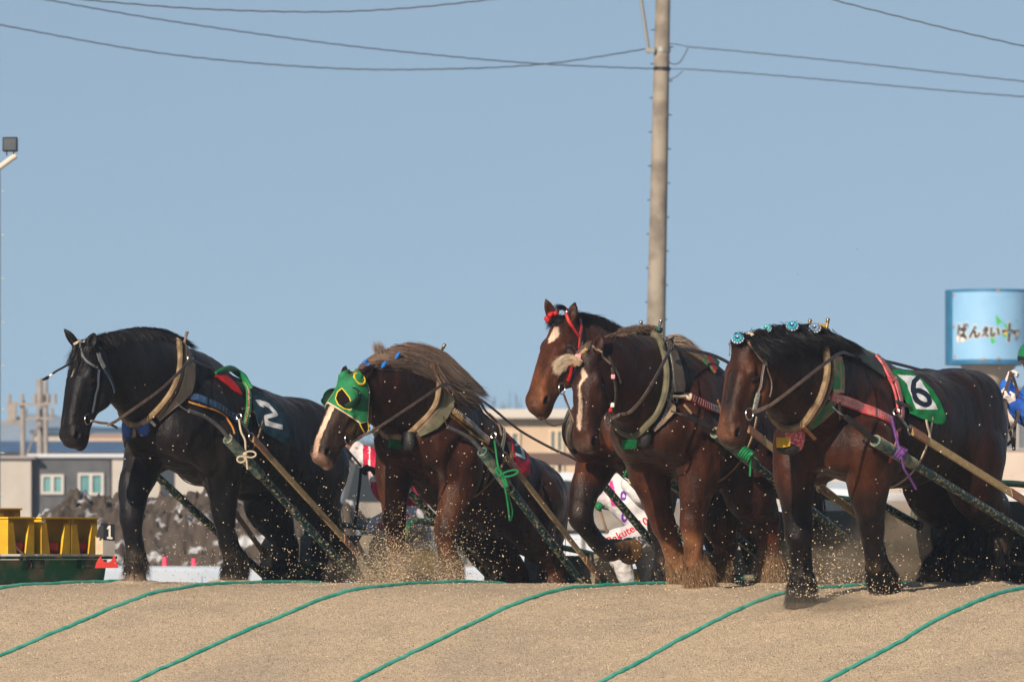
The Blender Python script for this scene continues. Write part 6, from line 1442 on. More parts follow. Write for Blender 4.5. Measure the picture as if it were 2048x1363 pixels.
    # Hokkaido-shaped island, dot, lettering, wrapped round the drum
    def wrap(V): V = np.asarray(V, float); t = V[:,0]/R_; rr = R_+V[:,2]; return np.c_[cx+rr*np.sin(t), yc-rr*np.cos(t), V[:,1]]
    def px(u, v): return (R_*math.asin(max(-1,min(1,(u-1983)/87.))), P(0,v,y)[2])
    isl = [(1991,629),(1995,633),(2003,642),(2010,648),(2017,652),(2014,657),(2016,664),(2012,675),(2007,672),(2000,668),(1995,671),(1990,672),(1986,675),(1988,679),(1992,684),(1988,685),(1984,688),(1982,684),(1981,676),(1978,672),(1981,668),(1987,669),(1993,664),(1995,658),(1994,648),(1992,640)]
    q = [px(*p) for p in isl]; m = MB(); V = wrap([(a, b_, .014) for a, b_ in q]); m.add(V, [tuple(range(len(q)))]); 
    V = wrap([(a, b_, .014) for a, b_ in [px(2032,640),(px(2046,618)),px(2048,621),px(2035,643)]]); m.add(V, [(0,1,2,3)])
    m.build('island_map', mat('leaf green print', (.05,.42,.05), .5), pan)
    c = px(2011,665); m = MB(); m.add(wrap([(c[0]+.042*math.cos(t), c[1]+.042*math.sin(t), .017) for t in np.linspace(0,2*math.pi,20,endpoint=False)]), [tuple(range(20))]); m.build('map_dot', mat('amber print', (.80,.50,.03), .5), pan)
    def text(body, u, v, hpx, xs, off, m_, z_, name, ital=0.):
        cu = bpy.data.curves.new(name, 'FONT'); cu.body = body; cu.size = 1; cu.offset = off; cu.resolution_u = 4
        o = bpy.data.objects.new(name, cu); COL.objects.link(o); dg = bpy.context.evaluated_depsgraph_get(); me = bpy.data.meshes.new_from_object(o.evaluated_get(dg)); bpy.data.objects.remove(o)
        V = np.array([v_.co[:] for v_ in me.vertices]); Fc = [tuple(p.vertices) for p in me.polygons]; h_ = hpx*s; x_, z0_ = px(u, v)
        V2 = np.c_[x_+(V[:,0]*xs+V[:,1]*ital)*h_, z0_+V[:,1]*h_, np.full(len(V), z_)]; mm_ = MB(); mm_.add(wrap(V2), Fc); return mm_.build(name, m_, pan)
    mblk = mat('black lettering', (.02,.018,.02), .5); mhal = mat('cream outline', (.72,.68,.60), .5)
    for off, m_, z_, nm in ((.115, mhal, .020, 'letter_outline'), (.060, mblk, .026, 'lettering')):
        text('ば', 1917, 677, 36, .70, off, m_, z_, nm, .06); text('ん', 1939, 673, 27, .88, off, m_, z_, nm, .1); text('え', 1962, 671, 22, .80, off, m_, z_, nm, .1); text('い', 1977, 672, 24, .92, off, m_, z_, nm, .1); text('十', 2002, 678, 38, .82, off*.7, m_, z_, nm, .06); text('勝', 2026, 677, 22, .72, off*.6, m_, z_, nm)
    # ---- buildings on the right
    house('works_building', 'cream industrial building with dark roof band behind the sign column', 1500, 2250, 782, 175, 14, mat('pale cream cladding', (.56,.46,.38), .75, c2=(.50,.41,.34), scale=.8), rm=mat('dark roof band', (.16,.16,.18), .6), rh=9,
          wins=((2010,2060,840,900,0),), frame=mat('grey window frame', (.35,.33,.31), .6), pane=mat('grey pane', (.14,.15,.16), .2))
    band('board_fence', 'white rail fence in front of the works building', 1560, 2200, 985, 1003, 100, mat('white rail', (.62,.64,.68), .5))
    band('board_fence', 'grey blue panel fence right of the middle', 1560, 2200, 1040, 1075, 85, mat('grey blue panel', (.30,.34,.40), .6))
# ------------------------------------------------------------------ sleds
M_sledg = mat('sled green paint', (.008,.07,.042), .5, c2=(.15,.13,.085), scale=7, thr=(.52,.62), bump=.3, bscale=40)
M_sledgr = mat('dusty grey green panel', (.085,.11,.10), .7, c2=(.17,.155,.13), scale=4, bump=.3)
M_yellow = mat('yellow steel', (.70,.41,.014), .5, c2=(.52,.29,.014), scale=5, bump=.2, bscale=30)
M_rail = mat('green pipe', (.008,.085,.04), .35, c2=(.12,.12,.04), scale=16, thr=(.52,.62))
M_runner = mat('worn wooden runner', (.20,.165,.12), .75, c2=(.11,.10,.08), scale=5, bump=.5, bscale=25)
def sled(hh, label, front, near, far, tn=None, tf=None, pitch=11, boxes=True, wrap=.25, rails=True, rotl=0.):
    """front = local a of the sled's nose in this horse's lane"""
    b0 = hh.t if hasattr(hh, 't') else hh; O = K0+HL*b0; g = gz_local(np.array([front-.1]), np.array([b0]), False)[0]
    C0 = O+HF*front+np.array([0,0,g]); r = empty('racing_sled', tuple(C0), label=label, cat='sled', group='weighted sleds behind the draft horses')
    pr = math.radians(pitch); X = HF*math.cos(pr)+np.array([0,0,math.sin(pr)]); Zu = -HF*math.sin(pr)+np.array([0,0,math.cos(pr)]); R = np.stack([X, HL, Zu])
    Q = lambda x, y, z: C0+X*x+HL*y+Zu*z
    for sg in (-1,1):
        pts = [(-2.7,0),(-2.7,.16),(-.45,.20),(-.30,.34),(-.18,.52),(-.08,.60),(.02,.60),(.09,.52),(.10,.36),(.04,.20),(-.08,.07),(-.25,.0)]
        m = MB(); m.prism([Q(x, sg*.48-.06, z) for x, z in pts], HL*.12); m.build('runner', M_runner, r)
        m = MB(); m.box(Q(-1.4, sg*.48, .27), (2.3,.10,.10), R, bev=.01); m.build('side_beam', M_sledg, r)
    m = MB(); m.box(Q(-.12,0,.33), (.14,1.16,.12), R, bev=.012); m.tube(np.array([Q(.0,-.56,.36), Q(.0,.56,.36)]), .028, 10); m.build('front_bar', M_sledg, r)
    m = MB(); m.box(Q(-1.4,0,.345), (2.2,.84,.04), R); m.build('deck', M_sledgr, r)
    m = MB(); m.box(Q(-.30,0,.50), (.05,.80,.26), R, bev=.01); m.build('front_panel', M_sledgr, r)
    if boxes:
        for k in range(2):
            e = MB(); c = Q(-.62-.42*k, 0, .48); e.box(c, (.34,.72,.22), R, bev=.015); e.build('weight_box', M_yellow, r)
            e2 = MB(); e2.box(c+Zu*.118, (.30,.68,.012), R); e2.build('box_lid', M_yellow, r)
    if rails:
        for sg in (-1,1):
            p = crom(np.array([Q(-.55,sg*.50,.32), Q(-.50,sg*.50,.62), Q(-.62,sg*.50,.78), Q(-.95,sg*.50,.80), Q(-1.7,sg*.50,.80), Q(-1.85,sg*.50,.62), Q(-1.86,sg*.50,.32)]), .02); m = MB(); m.tube(p, .026, 10); m.build('rail', M_rail, r, smooth=True)
    for q in (near, far):
        if q is not None: shaft(hh, r, q[0], q[1], wrap if q is near else 0)
    for q in (tn, tf):
        if q is not None: trace(hh, r, q[0], q[1], w=.082)
    for sg in (-1,1):   # chain from the bar
        m = MB()
        for k in range(5): c = Q(.03, sg*.30, .30)+np.array([.015*k,0,-.045*k]); m.torus(c, HL if k % 2 else HF, .022, .006, seg=14)
        m.build('tow_chain', M_blk, r, smooth=True)
    return r
def left_sled():
    y = 4.3; s = (y+50)/F; th = TH
    c0 = P(60, 1105, y); r = empty('racing_sled', tuple(c0-np.array([0,0,.4])), label='empty sled with yellow box frames and a number 1 post, cut by the left edge', cat='sled', group='weighted sleds behind the draft horses')
    A, B, U = -HF, HL, np.array([0,0,1.])     # A: along the sled to the right and away
    base = P(83, 1107, y)                   # near-front lower corner of box two
    def yb(o, L=.40, W=.25, Hh=.285, pad=True, label=None):
        """yellow weight carrier: closed front, sloping legs round an opening in the side"""
        e = MB(); t = .012
        e.prism([o, o-B*W, o-B*W+U*Hh, o+U*Hh], A*t)                                   # front plate
        e.prism([o+A*(L-t), o+A*(L-t)-B*W, o+A*(L-t)-B*W+U*Hh, o+A*(L-t)+U*Hh], A*t)
        for x0, x1, x2, x3 in ((t, .12, .07, t), (L-t, L-.12, L-.07, L-t)):              # sloping jambs in the side
            e.prism([o+A*x0, o+A*x1, o+A*x2+U*(Hh-.03), o+A*x3+U*(Hh-.03)], -B*.02)
        e.prism([o-B*(W-.015)+A*t, o-B*(W-.015)+A*(L-t), o-B*(W-.015)+A*(L-t)+U*Hh*.55, o-B*(W-.015)+A*t+U*Hh*.55], -B*.012)
        q = e.build('weight_box', M_yellow, r)
        e = MB(); e.box(o+A*L/2-B*W/2+U*(Hh+.008), (W+.02, L+.03, .016), np.stack([B, A, U]), bev=.003); e.build('box_lid', M_yellow, q)
        if pad: e = MB(); e.box(o+A*L/2-B*.10+U*.055, (.14, .20, .09), np.stack([B, A, U]), bev=.03); e.build('seat_pad', mat('red rubber pad', (.55,.02,.04), .45), q)
    yb(base, .40, .24); yb(base+A*.42, .36, .24); yb(base-A*.46, .36, .24); yb(base-A*.10-B*.36, .30, .25, .36, pad=False)
    # body
    e = MB(); L0, L1 = -1.6, .90; o = base-U*.018+B*.05
    e.box(o+A*(L0+L1)/2-B*.30-U*.012, (.74, L1-L0, .024), np.stack([B, A, U]), bev=.004); e.build('deck', M_sledg, r)
    pan = [o+A*L0-U*.03, o+A*(L1-.05)-U*.03, o+A*(L1-.10)-U*.22, o+A*(L1-.18)-U*.26, o+A*L0-U*.26]; e = MB(); e.prism(pan, -B*.03); sp = e.build('side_panel', mat('scuffed green panel', (.03,.20,.10), .55, c2=(.33,.29,.19), scale=2.2, thr=(.46,.58), detail=7, bump=.3, bscale=30), r)
    e = MB()
    for x in (-.30,.0,.33,.62): e.ball(o+A*x-U*.245+B*.012, .018, seg=8, ring=6)
    e.build('panel_bolt', M_blk, sp)
    for x in (-.18,.50): e = MB(); e.box(o+A*x-U*.065+B*.03, (.06,.16,.075), np.stack([B, A, U]), bev=.008); e.build('side_bracket', M_sledg, r)
    e = MB(); e.prism([o+A*L0-U*.26, o+A*(L1-.22)-U*.26, o+A*(L1-.34)-U*.38, o+A*L0-U*.38], -B*.10); e.build('runner', M_runner, r)
    # lit post side of the number post: sunlit side painted cream, shaded front grey
    mc = mat('lit post side', (.58,.47,.32), .7, c2=(.50,.40,.27), scale=8); mg = mat('shaded post front', (.28,.26,.24), .7, c2=(.22,.21,.20), scale=8); mk = mat('black plate', (.015,.017,.022), .5)
    pA = P(191, 1108, y-.02); q = P(207, 1108, y-.12)
    e = MB(); e.prism([pA, q, q+U*.148, pA+U*.148], -B*.1+A*.2); e.build('post_block', mc, r)
    f0 = P(207, 1110, y-.13); f1 = P(229.5, 1112, y-.10); fw = f1-f0; dn = np.cross(fw, U); dn /= np.linalg.norm(dn)
    if dn[1] < 0: dn = -dn
    e = MB(); e.prism([f0, f0+fw, f0+fw+U*.125, f0+U*.125], dn*.09); e.build('post_block', mg, r)
    e = MB(); e.prism([f0+U*.128, f0+fw+U*.128, f0+fw+U*.262, f0+U*.262], dn*.09); pl = e.build('number_plate', mk, r)
    e = MB(); e.prism([f0+U*.145-np.array([.055,0,0]), f0+U*.15, f0+U*.25, f0+U*.235-np.array([.03,0,0])], dn*.02); e.build('plate_side', mk, pl)
    n_ = -dn*.004; fx = fw/np.linalg.norm(fw); W_ = np.linalg.norm(fw); g = [(.36,.02),(.66,.02),(.66,.025)]
    def pt(x, z): return f0+fx*W_*x+U*(.128+.134*z)+n_
    e = MB(); e.prism([pt(.30,.08), pt(.78,.08), pt(.78,.20), pt(.62,.20), pt(.62,.90), pt(.46,.90), pt(.30,.74), pt(.30,.64), pt(.44,.70), pt(.44,.20), pt(.30,.20)], n_*.5); e.build('numeral', M_white, pl)
    # red curved fitting
    mr = mat('red fitting', (.55,.03,.02), .45, c2=(.42,.02,.015), scale=9); c = P(190, 1135, y-.2); w_ = 46*s; V = [c, c+[w_,0,0], c+[w_*.93,0,.05], c+[w_*.86,0,.098]]
    for k in range(9): t = math.pi*k/8; V.append(c+[w_*(.52+.26*math.cos(t)), 0, .098-.052*math.sin(t)])
    V += [c+[w_*.18,0,.085], c+[w_*.05,0,.04]]; e = MB(); e.prism(V, (0,.06,0)); e.build('end_fitting', mr, r)
    b = MB(); b.tube(crom(np.array([P(20,1070,y-.3), P(30,1090,y-.3), P(50,1112,y-.3), P(62,1128,y-.3), P(55,1138,y-.3), P(40,1136,y-.3), P(38,1124,y-.3), P(52,1110,y-.3)]), .01), .009, 6); b.build('loose_rein', M_rein, r, smooth=True)
    return r
# ------------------------------------------------------------------ people
M_skin = mat('skin', (.45,.25,.17), .55); 
def cloth_mat(name, c, c2=None): return mat(name, c, .7, c2=c2 or tuple(x*.82 for x in c), scale=7, bump=.5, bscale=14, detail=6)
class Person:
    """B rows: x right, y away, z up; joints given as (u, v, dy) around depth y"""
    def __init__(s, y, pelvis, label, R=.009):
        s.y = y; s.c = P(*pelvis, y); s.label = label; s.root = empty('person', tuple(s.c), label=label, cat='person'); s.R = R
    def J(s, u, v, dy=0.): return P(u, v, s.y+dy)
    def vol(s, pts, pad=.25):
        p = np.array(pts); lo, hi = p.min(0)-pad-s.c, p.max(0)+pad-s.c; return Vol(s.c, (1,0,0), (0,1,0), lo, hi, s.R)
    def mesh(s, v, name, m, nz=.004, parent=None, cfn=None):
        V, Q = v.nets(); g = v.grad(V, .012); g /= np.linalg.norm(g, axis=1)[:,None]+1e-9
        V = V+g*(vnoise(V*np.array([1,1,.6]), 16, 3)*nz+vnoise(V, 34, 5)*nz*.5)[:,None]
        mi = cfn(V[Q].mean(1)) if cfn else None
        return mesh_np(name, V, Q, m if isinstance(m, list) else [m], parent or s.root, True, mi)
def hand_into(v, w, k, up, side, sc=1., curl=1.0, q=1):
    """palm from wrist w to knuckles k; fingers curl towards 'side'"""
    L = v.loc; d = (k-w)/np.linalg.norm(k-w); side = side-d*(side@d); side /= np.linalg.norm(side); a = np.cross(d, side)
    v.cone(L(w), L(w+d*.03), .026*sc, .030*sc, .01); v.ell(L((w+k)/2+d*.01), np.array([.048,.040,.020])*sc, np.stack([v.B@d, v.B@a, v.B@side]), .012)
    for i, (o, l) in enumerate(((-.030,.85),(-.010,1.),(.010,.95),(.029,.75))):
        p0 = k+a*o*sc; p1 = p0+(d*.55+side*.8*curl)*.036*l*sc; p2 = p1+(-d*.25+side*1.)*.028*l*sc; p3 = p2+(-d*.95+side*.15)*.022*l*sc
        for x, y_, r0, r1 in ((p0-d*.02,p0,.0115,.0115),(p0,p1,.0115,.0105),(p1,p2,.0105,.0095),(p2,p3,.0095,.008)): v.cone(L(x), L(y_), r0*sc, r1*sc, .004)
    t0 = w+d*.03-a*.028*sc*q; t1 = t0+(d*.6-a*.5*q+side*.4)*.040*sc; t2 = t1+(d*.7+a*.25*q+side*.5)*.032*sc
    v.cone(L(t0), L(t1), .014*sc, .012*sc, .008); v.cone(L(t1), L(t2), .012*sc, .009*sc, .005)
def figure(p, J, jac, trou, helm, glove, jcf=None, tcf=None, shoe=True):
    """J: dict of world joints. Body continuous (head, neck, trunk, limbs, hands); clothing over it"""
    ks = list(J.values()); v = p.vol(ks, .3); L = v.loc; g = lambda k: L(J[k])
    v.cone(g('pelvis'), g('chest'), .125, .135, .06); v.cone(g('chest'), g('neck'), .12, .055, .05); v.cone(g('neck'), g('head'), .052, .06, .03)
    f = J['face']-J['head']; f /= np.linalg.norm(f); fl = v.B@f; sd_ = np.cross([0,0,1.], fl); hd = g('head')
    v.ell(hd+np.array([0,0,.06]), (.092,.078,.115), np.stack([fl, sd_, [0,0,1]]), .02); v.ell(hd+fl*.05+np.array([0,0,-.01]), (.05,.048,.06), None, .03)
    v.cone(hd+fl*.088+np.array([0,0,.06]), hd+fl*.108+np.array([0,0,.025]), .008, .014, .01)
    for sg in (-1,1):
        v.ell(hd+fl*.088+sd_*sg*.032+np.array([0,0,.062]), (.016,.016,.010), None, .006, -1); v.ell(hd+sd_*sg*.080+np.array([0,0,.045]), (.018,.012,.030), None, .006)
    v.cone(hd+fl*.092+sd_*-.022+np.array([0,0,-.005]), hd+fl*.092+sd_*.022+np.array([0,0,-.005]), .007, .007, .006)
    for sd in ('l','r'):
        if 'sh'+sd in J:
            v.chain([g('sh'+sd), g('el'+sd), g('wr'+sd)], [.062,.045,.030], .03)
        if 'hip'+sd in J: v.chain([g('hip'+sd), g('kn'+sd), g('an'+sd)], [.092,.062,.045], .04); 
    p.mesh(v, 'body', M_skin, .001)
    for sd in ('l','r'):
        if 'ha'+sd in J:
            vh = p.vol([J['wr'+sd], J['ha'+sd]], .14); vh = Vol(p.c, (1,0,0), (0,1,0), vh.lo, vh.lo+(vh.n-1)*vh.h, .005); vh.D[:] = .6
            hand_into(vh, J['wr'+sd], J['ha'+sd], None, J.get('curl'+sd, np.array([0,.3,-1.])), 1.12, 1., 1 if sd == 'l' else -1); p.mesh(vh, 'glove', glove, .0008)
    v = p.vol(ks, .35); 
    v.cone(g('pelvis')+np.array([0,0,.03]), g('chest'), .155, .175, .08); v.cone(g('chest'), g('neck'), .165, .075, .07); v.cone(g('neck'), g('neck')*.4+g('head')*.6, .074, .064, .03)
    for sd in ('l','r'):
        if 'sh'+sd in J: v.chain([g('sh'+sd), (g('sh'+sd)+g('el'+sd))/2, g('el'+sd), (g('el'+sd)*.45+g('wr'+sd)*.55), g('wr'+sd)], [.088,.080,.072,.062,.045], .05); e = g('wr'+sd); v.cone(e, e+(g('ha'+sd)-e)*.15 if 'ha'+sd in J else e, .047, .044, .01)
    p.mesh(v, 'jacket', jac, .010, cfn=jcf)
    v = p.vol(ks, .35); v.cone(g('pelvis'), g('pelvis')*.8+g('chest')*.2, .150, .148, .06)
    for sd in ('l','r'):
        if 'hip'+sd in J: v.chain([g('hip'+sd), (g('hip'+sd)+g('kn'+sd))/2, g('kn'+sd), (g('kn'+sd)+g('an'+sd))/2, g('an'+sd)], [.125,.115,.095,.078,.060], .05)
    p.mesh(v, 'trousers', trou, .010, cfn=tcf)
    for sd in ('l','r'):
        if 'an'+sd in J: b = MB(); c = J['an'+sd]; b.ball(c+f*.07-np.array([0,0,.04]), (.075+.05*abs(f[0]),.05+.07*abs(f[1]),.045)); b.tube(np.array([c+[0,0,.05], c-np.array([0,0,.04])]), .058, 12); b.build('boot', M_blk, p.root, smooth=True)
    # helmet
    c = J['head']+np.array([0,0,.085]); b = MB(); n, k = 22, 9; V = []; Fc = []
    for i in range(k+1):
        ph = math.pi*.5*i/k*1.12
        for j in range(n):
            t = 2*math.pi*j/n; V.append(c+np.array([.118*math.cos(t)*math.sin(ph), .118*math.sin(t)*math.sin(ph), .125*math.cos(ph)]))
    for i in range(k):
        for j in range(n): Fc.append((i*n+j, (i+1)*n+j, (i+1)*n+(j+1)%n, i*n+(j+1)%n))
    b.add(V, Fc); o = b.build('helmet', helm, p.root, smooth=True); md_ = o.modifiers.new('t', 'SOLIDIFY'); md_.thickness = .008
    b = MB(); s2 = np.cross([0,0,1.], f); b.prism([c+f*.10+s2*.09, c+f*.19+s2*.05-np.array([0,0,.03]), c+f*.19-s2*.05-np.array([0,0,.03]), c+f*.10-s2*.09], (0,0,.008)); b.build('helmet_peak', M_blk, o)
def people():
    white = cloth_mat('white silks', (.66,.64,.66)); red = cloth_mat('crimson silks', (.50,.015,.06)); pink = cloth_mat('pink silks', (.72,.06,.30)); pur = cloth_mat('purple silks', (.16,.03,.34)); blue = cloth_mat('blue silks', (.012,.07,.36), (.02,.11,.46))
    blk = mat('black glove', (.012,.012,.014), .6); wgl = cloth_mat('white glove', (.70,.62,.60))
    lett = mat('crimson lettering', (.50,.01,.03), .6)
    # red jockey behind the two left horses
    p = Person(6.2, (822,1035), 'person in crimson and white silks with black glove, crouching between the two left horses'); Jf = p.J
    J = dict(pelvis=Jf(822,1030), chest=Jf(785,965), neck=Jf(738,914), head=Jf(692,884), face=Jf(672,890,-.2), shr=Jf(770,938,.18), elr=Jf(745,925,.1), wrr=Jf(706,912,0), har=Jf(690,905,-.03), shl=Jf(782,945,-.20), ell=Jf(790,985,-.35), wrl=Jf(757,945,-.45), hal=Jf(736,934,-.50), curll=np.array([-.2,.3,-1.]),
             hipl=Jf(820,1040,-.1), knl=Jf(758,1058,-.3), anl=Jf(768,1150,-.25), hipr=Jf(825,1040,.1), knr=Jf(838,1075,.2), anr=Jf(830,1165,.2))
    def jc(c):
        u = 1024+(c[:,0])*F/(c[:,1]+50); v = VH-(c[:,2]-CAMZ)*F/(c[:,1]+50)
        return np.where((u < 726) | ((u > 737) & (u < 741)) | ((u > 742) & (u < 768) & (v > 936) & (v < 962)), 1, 0)
    figure(p, J, [red, white], white, mat('white helmet', (.6,.6,.62), .35), blk, jcf=jc)
    def label_text(p, body, c, ex, ez, h_, m_, n_, par=None):
        cu = bpy.data.curves.new('t', 'FONT'); cu.body = body; cu.size = 1; cu.offset = .025; cu.resolution_u = 3
        o = bpy.data.objects.new('t', cu); COL.objects.link(o); dg = bpy.context.evaluated_depsgraph_get(); me = bpy.data.meshes.new_from_object(o.evaluated_get(dg)); bpy.data.objects.remove(o)
        V = np.array([q.co[:] for q in me.vertices]); Fc = [tuple(q.vertices) for q in me.polygons]; W = c+(V[:,:1]*ex+V[:,1:2]*ez)*h_
        m = MB(); m.add(W, Fc); m.build('lettering', m_, par or p.root)
    ex = Jf(800,1040,0)-Jf(758,1058,0); ex /= np.linalg.norm(ex); ez = np.cross([0,-1,0], ex); ez = ez if ez[2] > 0 else -ez
    label_text(p, 'Rakuten', J['knl']+np.array([-.01,-.135,-.02])+ex*.02, ex, ez, .085, lett, 0)
    b = MB(); b.tube(crom(np.array([Jf(722,935,-.55), Jf(718,980,-.5), Jf(712,1030,-.45), Jf(708,1062,-.45)]), .02), .013, 8); b.build('whip', M_blk, None, smooth=True, label='thin black stick held below the black glove', cat='stick')
    # white jockey
    p = Person(5.2, (1292,1060), 'person in white silks with purple rings, bending behind the raised hoof'); Jf = p.J
    J = dict(pelvis=Jf(1298,1062), chest=Jf(1262,1000), neck=Jf(1235,945), head=Jf(1226,920), face=Jf(1205,925,-.3), shr=Jf(1240,965,.15), elr=Jf(1218,1000,.05), wrr=Jf(1185,990,-.05), har=Jf(1172,985,-.06), shl=Jf(1262,965,-.2), ell=Jf(1285,990,-.25), wrl=Jf(1300,960,-.3), hal=Jf(1305,948,-.32),
             hipl=Jf(1296,1068,-.1), knl=Jf(1228,1088,-.3), anl=Jf(1258,1165,-.2), hipr=Jf(1302,1068,.1), knr=Jf(1290,1100,.2), anr=Jf(1300,1175,.2))
    def jc2(c):
        u = 1024+(c[:,0])*F/(c[:,1]+50); v = VH-(c[:,2]-CAMZ)*F/(c[:,1]+50); r = np.zeros(len(c), int)
        r[(u > 1219) & (u < 1236) & (v > 962) & (v < 1012) & (np.abs((u-1219)-(v-965)*.25) < 7)] = 1
        for cu_, cv_ in ((1247,991),(1249,1034)):
            q = np.hypot((u-cu_)/6.5, (v-cv_)/10.); r[(q < 1.0) & (q > .35)] = 2
        return r
    figure(p, J, [white, pink, pur], white, mat('pink helmet', (.6,.08,.25), .35), wgl, jcf=jc2)
    ex = Jf(1292,1050,0)-Jf(1232,1082,0); ex /= np.linalg.norm(ex); ez = np.cross([0,-1,0], ex); ez = ez if ez[2] > 0 else -ez
    label_text(p, 'Rakuten10', J['knl']+np.array([-.045,-.15,-.005]), ex, ez, .088, lett, 0)
    m = MB(); m.box(J['knl']+np.array([.10,-.148,.0])+ez*-.02, (.22,.004,.007), np.stack([ex, np.array([0,1,0]), ez])); m.build('underline', lett, p.root)
    b = MB(); b.tube(crom(np.array([Jf(1188,996,-.3), Jf(1200,1020,-.3), Jf(1208,1045,-.3), Jf(1215,1066,-.3)]), .02), .014, 6); b.ball(Jf(1198,1012,-.32), .035, seg=8, ring=6, m=1); b.build('hanging_strap', [M_tan2, M_green], p.root, smooth=True)
    # blue driver, right edge
    p = Person(.6, (2098,905), 'person in blue silks with white gloves and green helmet, holding reins at the right edge'); Jf = p.J
    J = dict(pelvis=Jf(2105,900), chest=Jf(2088,820), neck=Jf(2072,760), head=Jf(2066,735), face=Jf(2040,738,-.25), shr=Jf(2068,785,.15), elr=Jf(2046,826,.05), wrr=Jf(2012,775,-.05), har=Jf(2020,746,-.05), shl=Jf(2092,790,-.2), ell=Jf(2080,850,-.3), wrl=Jf(2030,806,-.38), hal=Jf(2008,794,-.42), curll=np.array([-.1,.5,1.]), curlr=np.array([1.,-.2,.1]),
             hipl=Jf(2100,905,-.12), knl=Jf(2080,985,-.15), anl=Jf(2090,1075,-.12), hipr=Jf(2112,905,.12), knr=Jf(2100,985,.12), anr=Jf(2112,1075,.12))
    figure(p, J, blue, white, mat('green helmet', (.01,.16,.06), .3, coat=.4), wgl)
    def rr(pts, w=.024):
        q = crom(np.array([Jf(*a) for a in pts]), .02); V, Fc, _, _ = ribbon(q, np.tile([.3,-1.,.2], (len(q),1)), w, .004); m = MB(); m.add(V, Fc); return m
    for pts in ([(2022,742,-.45),(2016,765,-.45),(2010,782,-.44),(1998,800,-.42),(1985,812,-.4),(1975,805,-.38)], [(2006,792,-.5),(1990,792,-.45),(1972,794,-.4)], [(2010,800,-.45),(2014,835,-.45),(2022,870,-.4),(2028,900,-.4)], [(2024,748,-.45),(2034,780,-.4),(2036,820,-.4),(2030,850,-.4),(2028,900,-.4)], [(2038,800,-.4),(2034,840,-.42),(2010,868,-.45),(2002,882,-.45),(2012,890,-.45),(2026,878,-.42)]):
        rr(pts).build('rein_end', M_rein, p.root, smooth=True)
# ------------------------------------------------------------------ flying sand and dust
def fly():
    rng = np.random.RandomState(9); C = []; Rr = []
    def cl(n, fu, fv, y, dy, r0=.0026, r1=.0060):
        for _ in range(n):
            u, v = fu(), fv(); yy = y+rng.randn()*dy; C.append(P(u, v, yy)); Rr.append(rng.uniform(r0, r1))
    # fountains round the forelegs of the masked horse
    for _ in range(7500):
        k = rng.rand(); c = 800 if k < .60 else 895 if k < .88 else 745
        h_ = rng.exponential(44) if c == 800 else rng.exponential(34) if c == 895 else rng.exponential(30)
        if h_ > 170: continue
        sp = 20+h_*.22; C.append(P(c+rng.randn()*sp*(1.3 if rng.rand() < .4 else .8)-h_*.05, 1172-h_, 3.0+rng.randn()*.35)); Rr.append(rng.uniform(.0022,.0050))
    cl(420, lambda: rng.uniform(640,1020), lambda: 1165-abs(rng.randn())*110, 2.6, .8)
    cl(330, lambda: rng.uniform(230,760), lambda: 1166-abs(rng.exponential(30)), 3.2, .8)
    cl(260, lambda: rng.uniform(330,720), lambda: 1160-abs(rng.randn())*90, 2.8, .8)
    cl(900, lambda: rng.uniform(1330,2048), lambda: 1180-rng.exponential(42), -.6, 1.0)
    cl(700, lambda: 1690+rng.randn()*70, lambda: 1165-rng.exponential(38), -.8, .6)
    cl(500, lambda: rng.uniform(1560,1820), lambda: 1195-rng.exponential(26), -2.6, .35)
    cl(260, lambda: rng.uniform(1080,1500), lambda: 1170-rng.exponential(60), .6, 1.0)
    cl(380, lambda: rng.uniform(250,2030), lambda: rng.uniform(760,1150), -2.2, .9, .0028, .006)
    cl(46, lambda: rng.uniform(300,2040), lambda: rng.uniform(190,740), -3, 1.5, .0022, .0055)
    octas('flying_sand', np.array(C), np.array(Rr), M_grain, rng, kind='stuff', label='grains of sand thrown up by the hooves', cat='sand')
def dust_mat(dens):
    m = bpy.data.materials.new('dust'); m.use_nodes = True; t = m.node_tree; N = t.nodes; L = t.links
    for n in list(N):
        if n.type == 'BSDF_PRINCIPLED': N.remove(n)
    out = N['Material Output']; vol = N.new('ShaderNodeVolumePrincipled'); vol.inputs['Color'].default_value = (.72,.58,.42,1); vol.inputs['Anisotropy'].default_value = .2
    tc = N.new('ShaderNodeTexCoord'); ln = N.new('ShaderNodeVectorMath'); ln.operation = 'LENGTH'; L.new(tc.outputs['Object'], ln.inputs[0])
    fall = N.new('ShaderNodeMapRange'); fall.inputs[1].default_value = 1.0; fall.inputs[2].default_value = .15; fall.inputs[3].default_value = 0; fall.inputs[4].default_value = 1; fall.interpolation_type = 'SMOOTHSTEP'; L.new(ln.outputs['Value'], fall.inputs[0])
    nz = N.new('ShaderNodeTexNoise'); nz.inputs['Scale'].default_value = 2.2; nz.inputs['Detail'].default_value = 3; L.new(tc.outputs['Object'], nz.inputs['Vector'])
    mr = N.new('ShaderNodeMapRange'); mr.inputs[1].default_value = .42; mr.inputs[2].default_value = .68; mr.inputs[3].default_value = .12; mr.inputs[4].default_value = 1; L.new(nz.outputs[0], mr.inputs[0])
    mu = N.new('ShaderNodeMath'); mu.operation = 'MULTIPLY'; L.new(fall.outputs[0], mu.inputs[0]); L.new(mr.outputs[0], mu.inputs[1])
    mu2 = N.new('ShaderNodeMath'); mu2.operation = 'MULTIPLY'; mu2.inputs[1].default_value = dens
    L.new(mu.outputs[0], mu2.inputs[0]); L.new(mu2.outputs[0], vol.inputs['Density']); L.new(vol.outputs[0], out.inputs['Volume'])
    return m
